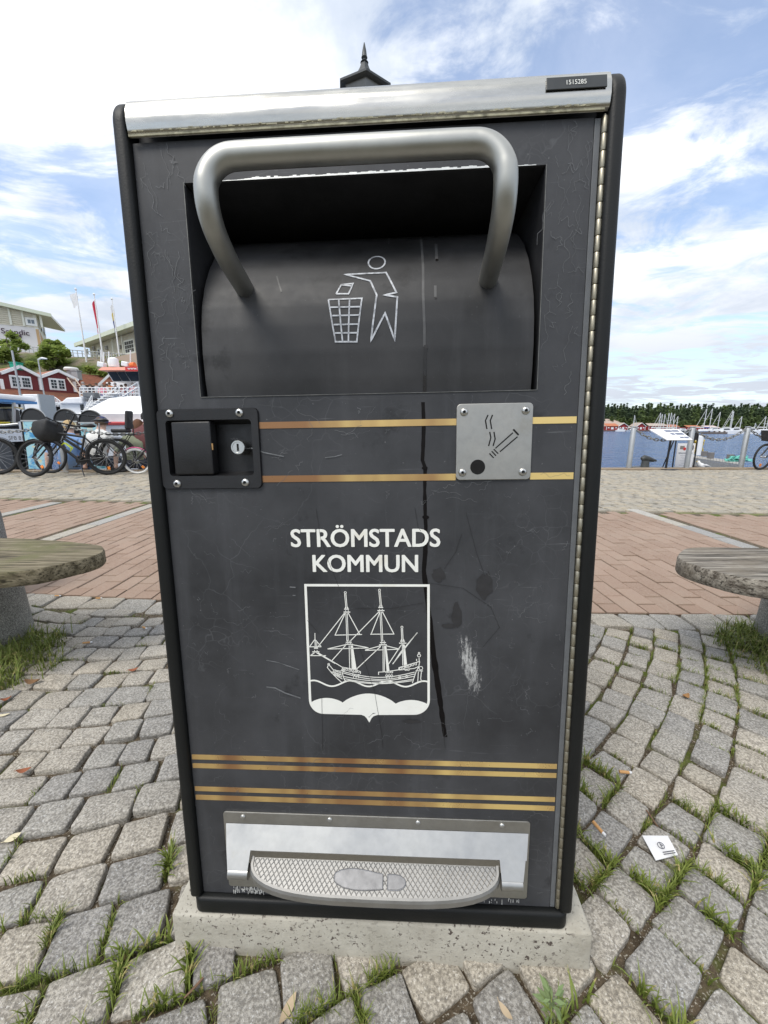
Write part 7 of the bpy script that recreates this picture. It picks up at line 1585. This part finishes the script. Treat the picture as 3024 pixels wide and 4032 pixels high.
# shore pontoons and moored boats
for (x0, x1, y, Y, lab) in ((180, 1000, 447, 280, 'dark low pontoon below the boathouses'), (1080, 1262, 474, 150, 'brown floating pontoon in front of the moored sailboats')):
    a, b = sh(x0, y, Y), sh(x1, y, Y); e = empty('pontoon', ((a.x + b.x) / 2, Y, WATER)); tag(e, lab, 'pontoon', 'floating pontoons of the marina'); m_ = MB(); m_.box((0, 0, .35), (b.x - a.x, 3, .7)); m_.build('deck', PM('pontoon_brown', (0.14, 0.115, 0.10)), e)
    n = max(4, int((b.x - a.x) / 12))
    for k in range(n): m_ = MB(); m_.box((-(b.x - a.x) / 2 + (k + .5) * (b.x - a.x) / n, -1.2, .9), (.4, .4, .5)); m_.build('bollard', PM('pontoon_brown', (0.14, 0.115, 0.10)), e)
M_mast = pm('mast_alloy', (0.66, 0.66, 0.64), .4, 0.3, var=.05)
def sailboat(xt, yt, yb, Y, back, label, cov=None):
    b = sh(xt - (yb - yt) * .14, yb, Y); e = empty('sailboat', (b.x, Y, WATER)); tag(e, label, 'sailboat', 'sailboats moored in the marina'); H_ = sh(xt, yt, Y).z - WATER; L_ = max(6, H_ * .72); r_ = Y * .00062 + .02
    m_ = MB(); secs = []
    for f, w_ in ((-.5, .75), (-.25, 1.25), (.1, 1.3), (.35, .8), (.5, .08)): secs.append([(f * L_, -w_, 1.0 + .3 * max(0, f)), (f * L_, w_, 1.0 + .3 * max(0, f)), (f * L_ * .93, w_ * .5, -.2), (f * L_ * .93, -w_ * .5, -.2)])
    n = 4; m_.add(sum(secs, []), [(i * n + k, i * n + (k + 1) % n, (i + 1) * n + (k + 1) % n, (i + 1) * n + k) for i in range(4) for k in range(n)] + [tuple(range(n)), tuple(4 * n + k for k in range(n))]); m_.build('hull', M_wht2, e)
    m_ = MB(); m_.prism([(-.2 * L_, -.7, 1.05), (.22 * L_, -.6, 1.15), (.12 * L_, -.5, 1.75), (-.18 * L_, -.6, 1.7)], (0, 1.3, 0)); m_.build('cabin', M_wht2, e)
    MB().tube([(.05 * L_, 0, 1), (.05 * L_, 0, H_)], r_ * 1.2, 6).build('mast', M_mast, e, smooth=50)
    MB().tube([(.05 * L_, 0, 2.4), (-.38 * L_, 0, 2.5)], r_ * 1.8, 6).build('boom_cover', cov or PM('sail_cover', (0.55, 0.55, 0.52)), e)
    MB().tube([(.05 * L_, 0, H_), (back * L_ * .5, 0, 1.2)], r_ * .55, 5).build('stay', M_mast, e)
    MB().tube([(.05 * L_ - .7, 0, H_ * .6), (.05 * L_ + .7, 0, H_ * .6)], r_ * .6, 5).build('spreader', M_mast, e)
cvb = PM('cover_blue', (0.04, 0.07, 0.28))
for i, (xt, yt, yb, Y, bk, lab, cv) in enumerate(((453, 310, 432, 270, 1, 'single sailboat behind the leftmost post', None), (685, 288, 438, 265, -1, 'first sailboat of the cluster above the information board', None), (702, 300, 438, 250, -1, 'second mast from the left in the cluster above the board', None), (724, 300, 438, 260, 1, 'third mast from the left in the cluster above the board', None), (760, 290, 438, 255, 1, 'fourth mast from the left in the cluster above the board', None), (782, 287, 438, 245, 1, 'tallest mast in the cluster above the information board', None), (812, 296, 438, 250, -1, 'second mast from the right in the cluster above the board', None), (842, 318, 438, 250, -1, 'shortest mast at the right end of the cluster above the board', None),
      (1094, 252, 462, 170, -1, 'sailboat with tall mast nearest the middle post', None), (1145, 250, 462, 185, -1, 'tall sailboat left of the pale roofed boathouse', cvb), (1217, 280, 462, 180, -1, 'sailboat right of the pale roofed boathouse', None), (1328, 266, 466, 175, -1, 'sailboat with the tallest rig above the jetty', None), (1337, 276, 466, 200, -1, 'sailboat just behind the tallest rig above the jetty', None), (1412, 320, 468, 190, -1, 'short masted sailboat left of the rightmost post', None), (1538, 380, 470, 260, 1, 'small distant sailboat right of the rightmost post', None), (1626, 320, 474, 160, -1, 'sailboat above the basket bicycle', None), (1650, 334, 474, 165, 1, 'rightmost sailboat at the picture edge', None))): sailboat(xt, yt, yb, Y, bk, lab, cv)
def motorboat(x, y, Y, label, L_=6, cab=True):
    b = sh(x, y, Y); e = empty('motorboat', (b.x, Y, WATER)); tag(e, label, 'motorboat', 'motorboats moored in the marina')
    m_ = MB(); m_.prism([(-L_ / 2, -1, 1.0), (L_ / 2, -1, 1.3), (L_ * .4, -1, -.1), (-L_ / 2, -1, -.1)], (0, 2, 0)); m_.build('hull', M_wht2, e)
    m_ = MB(); m_.prism([(-L_ * .3, -.8, 1.0), (L_ * .25, -.8, 1.2), (L_ * .08, -.8, 2.2), (-L_ * .28, -.8, 2.1)], (0, 1.6, 0)); m_.build('cabin', M_wht2, e); m_ = MB(); m_.prism([(-L_ * .24, -.83, 1.5), (L_ * .14, -.83, 1.55), (L_ * .07, -.83, 2.0), (-L_ * .24, -.83, 1.95)], (0, .05, 0)); m_.build('window', M_glass, e)
for x, y, Y, lab in ((892, 448, 240, 'white motorboat left of the middle post'), (1275, 470, 150, 'white motorboat at the end of the brown pontoon'), (1362, 472, 155, 'white motorboat below the short mast'), (1500, 476, 150, 'white motorboat right of the rightmost post'), (330, 440, 275, 'small white boat below the second boathouse'), (1170, 452, 220, 'white motorboat in front of the pale roofed boathouse')): motorboat(x, y, Y, lab)
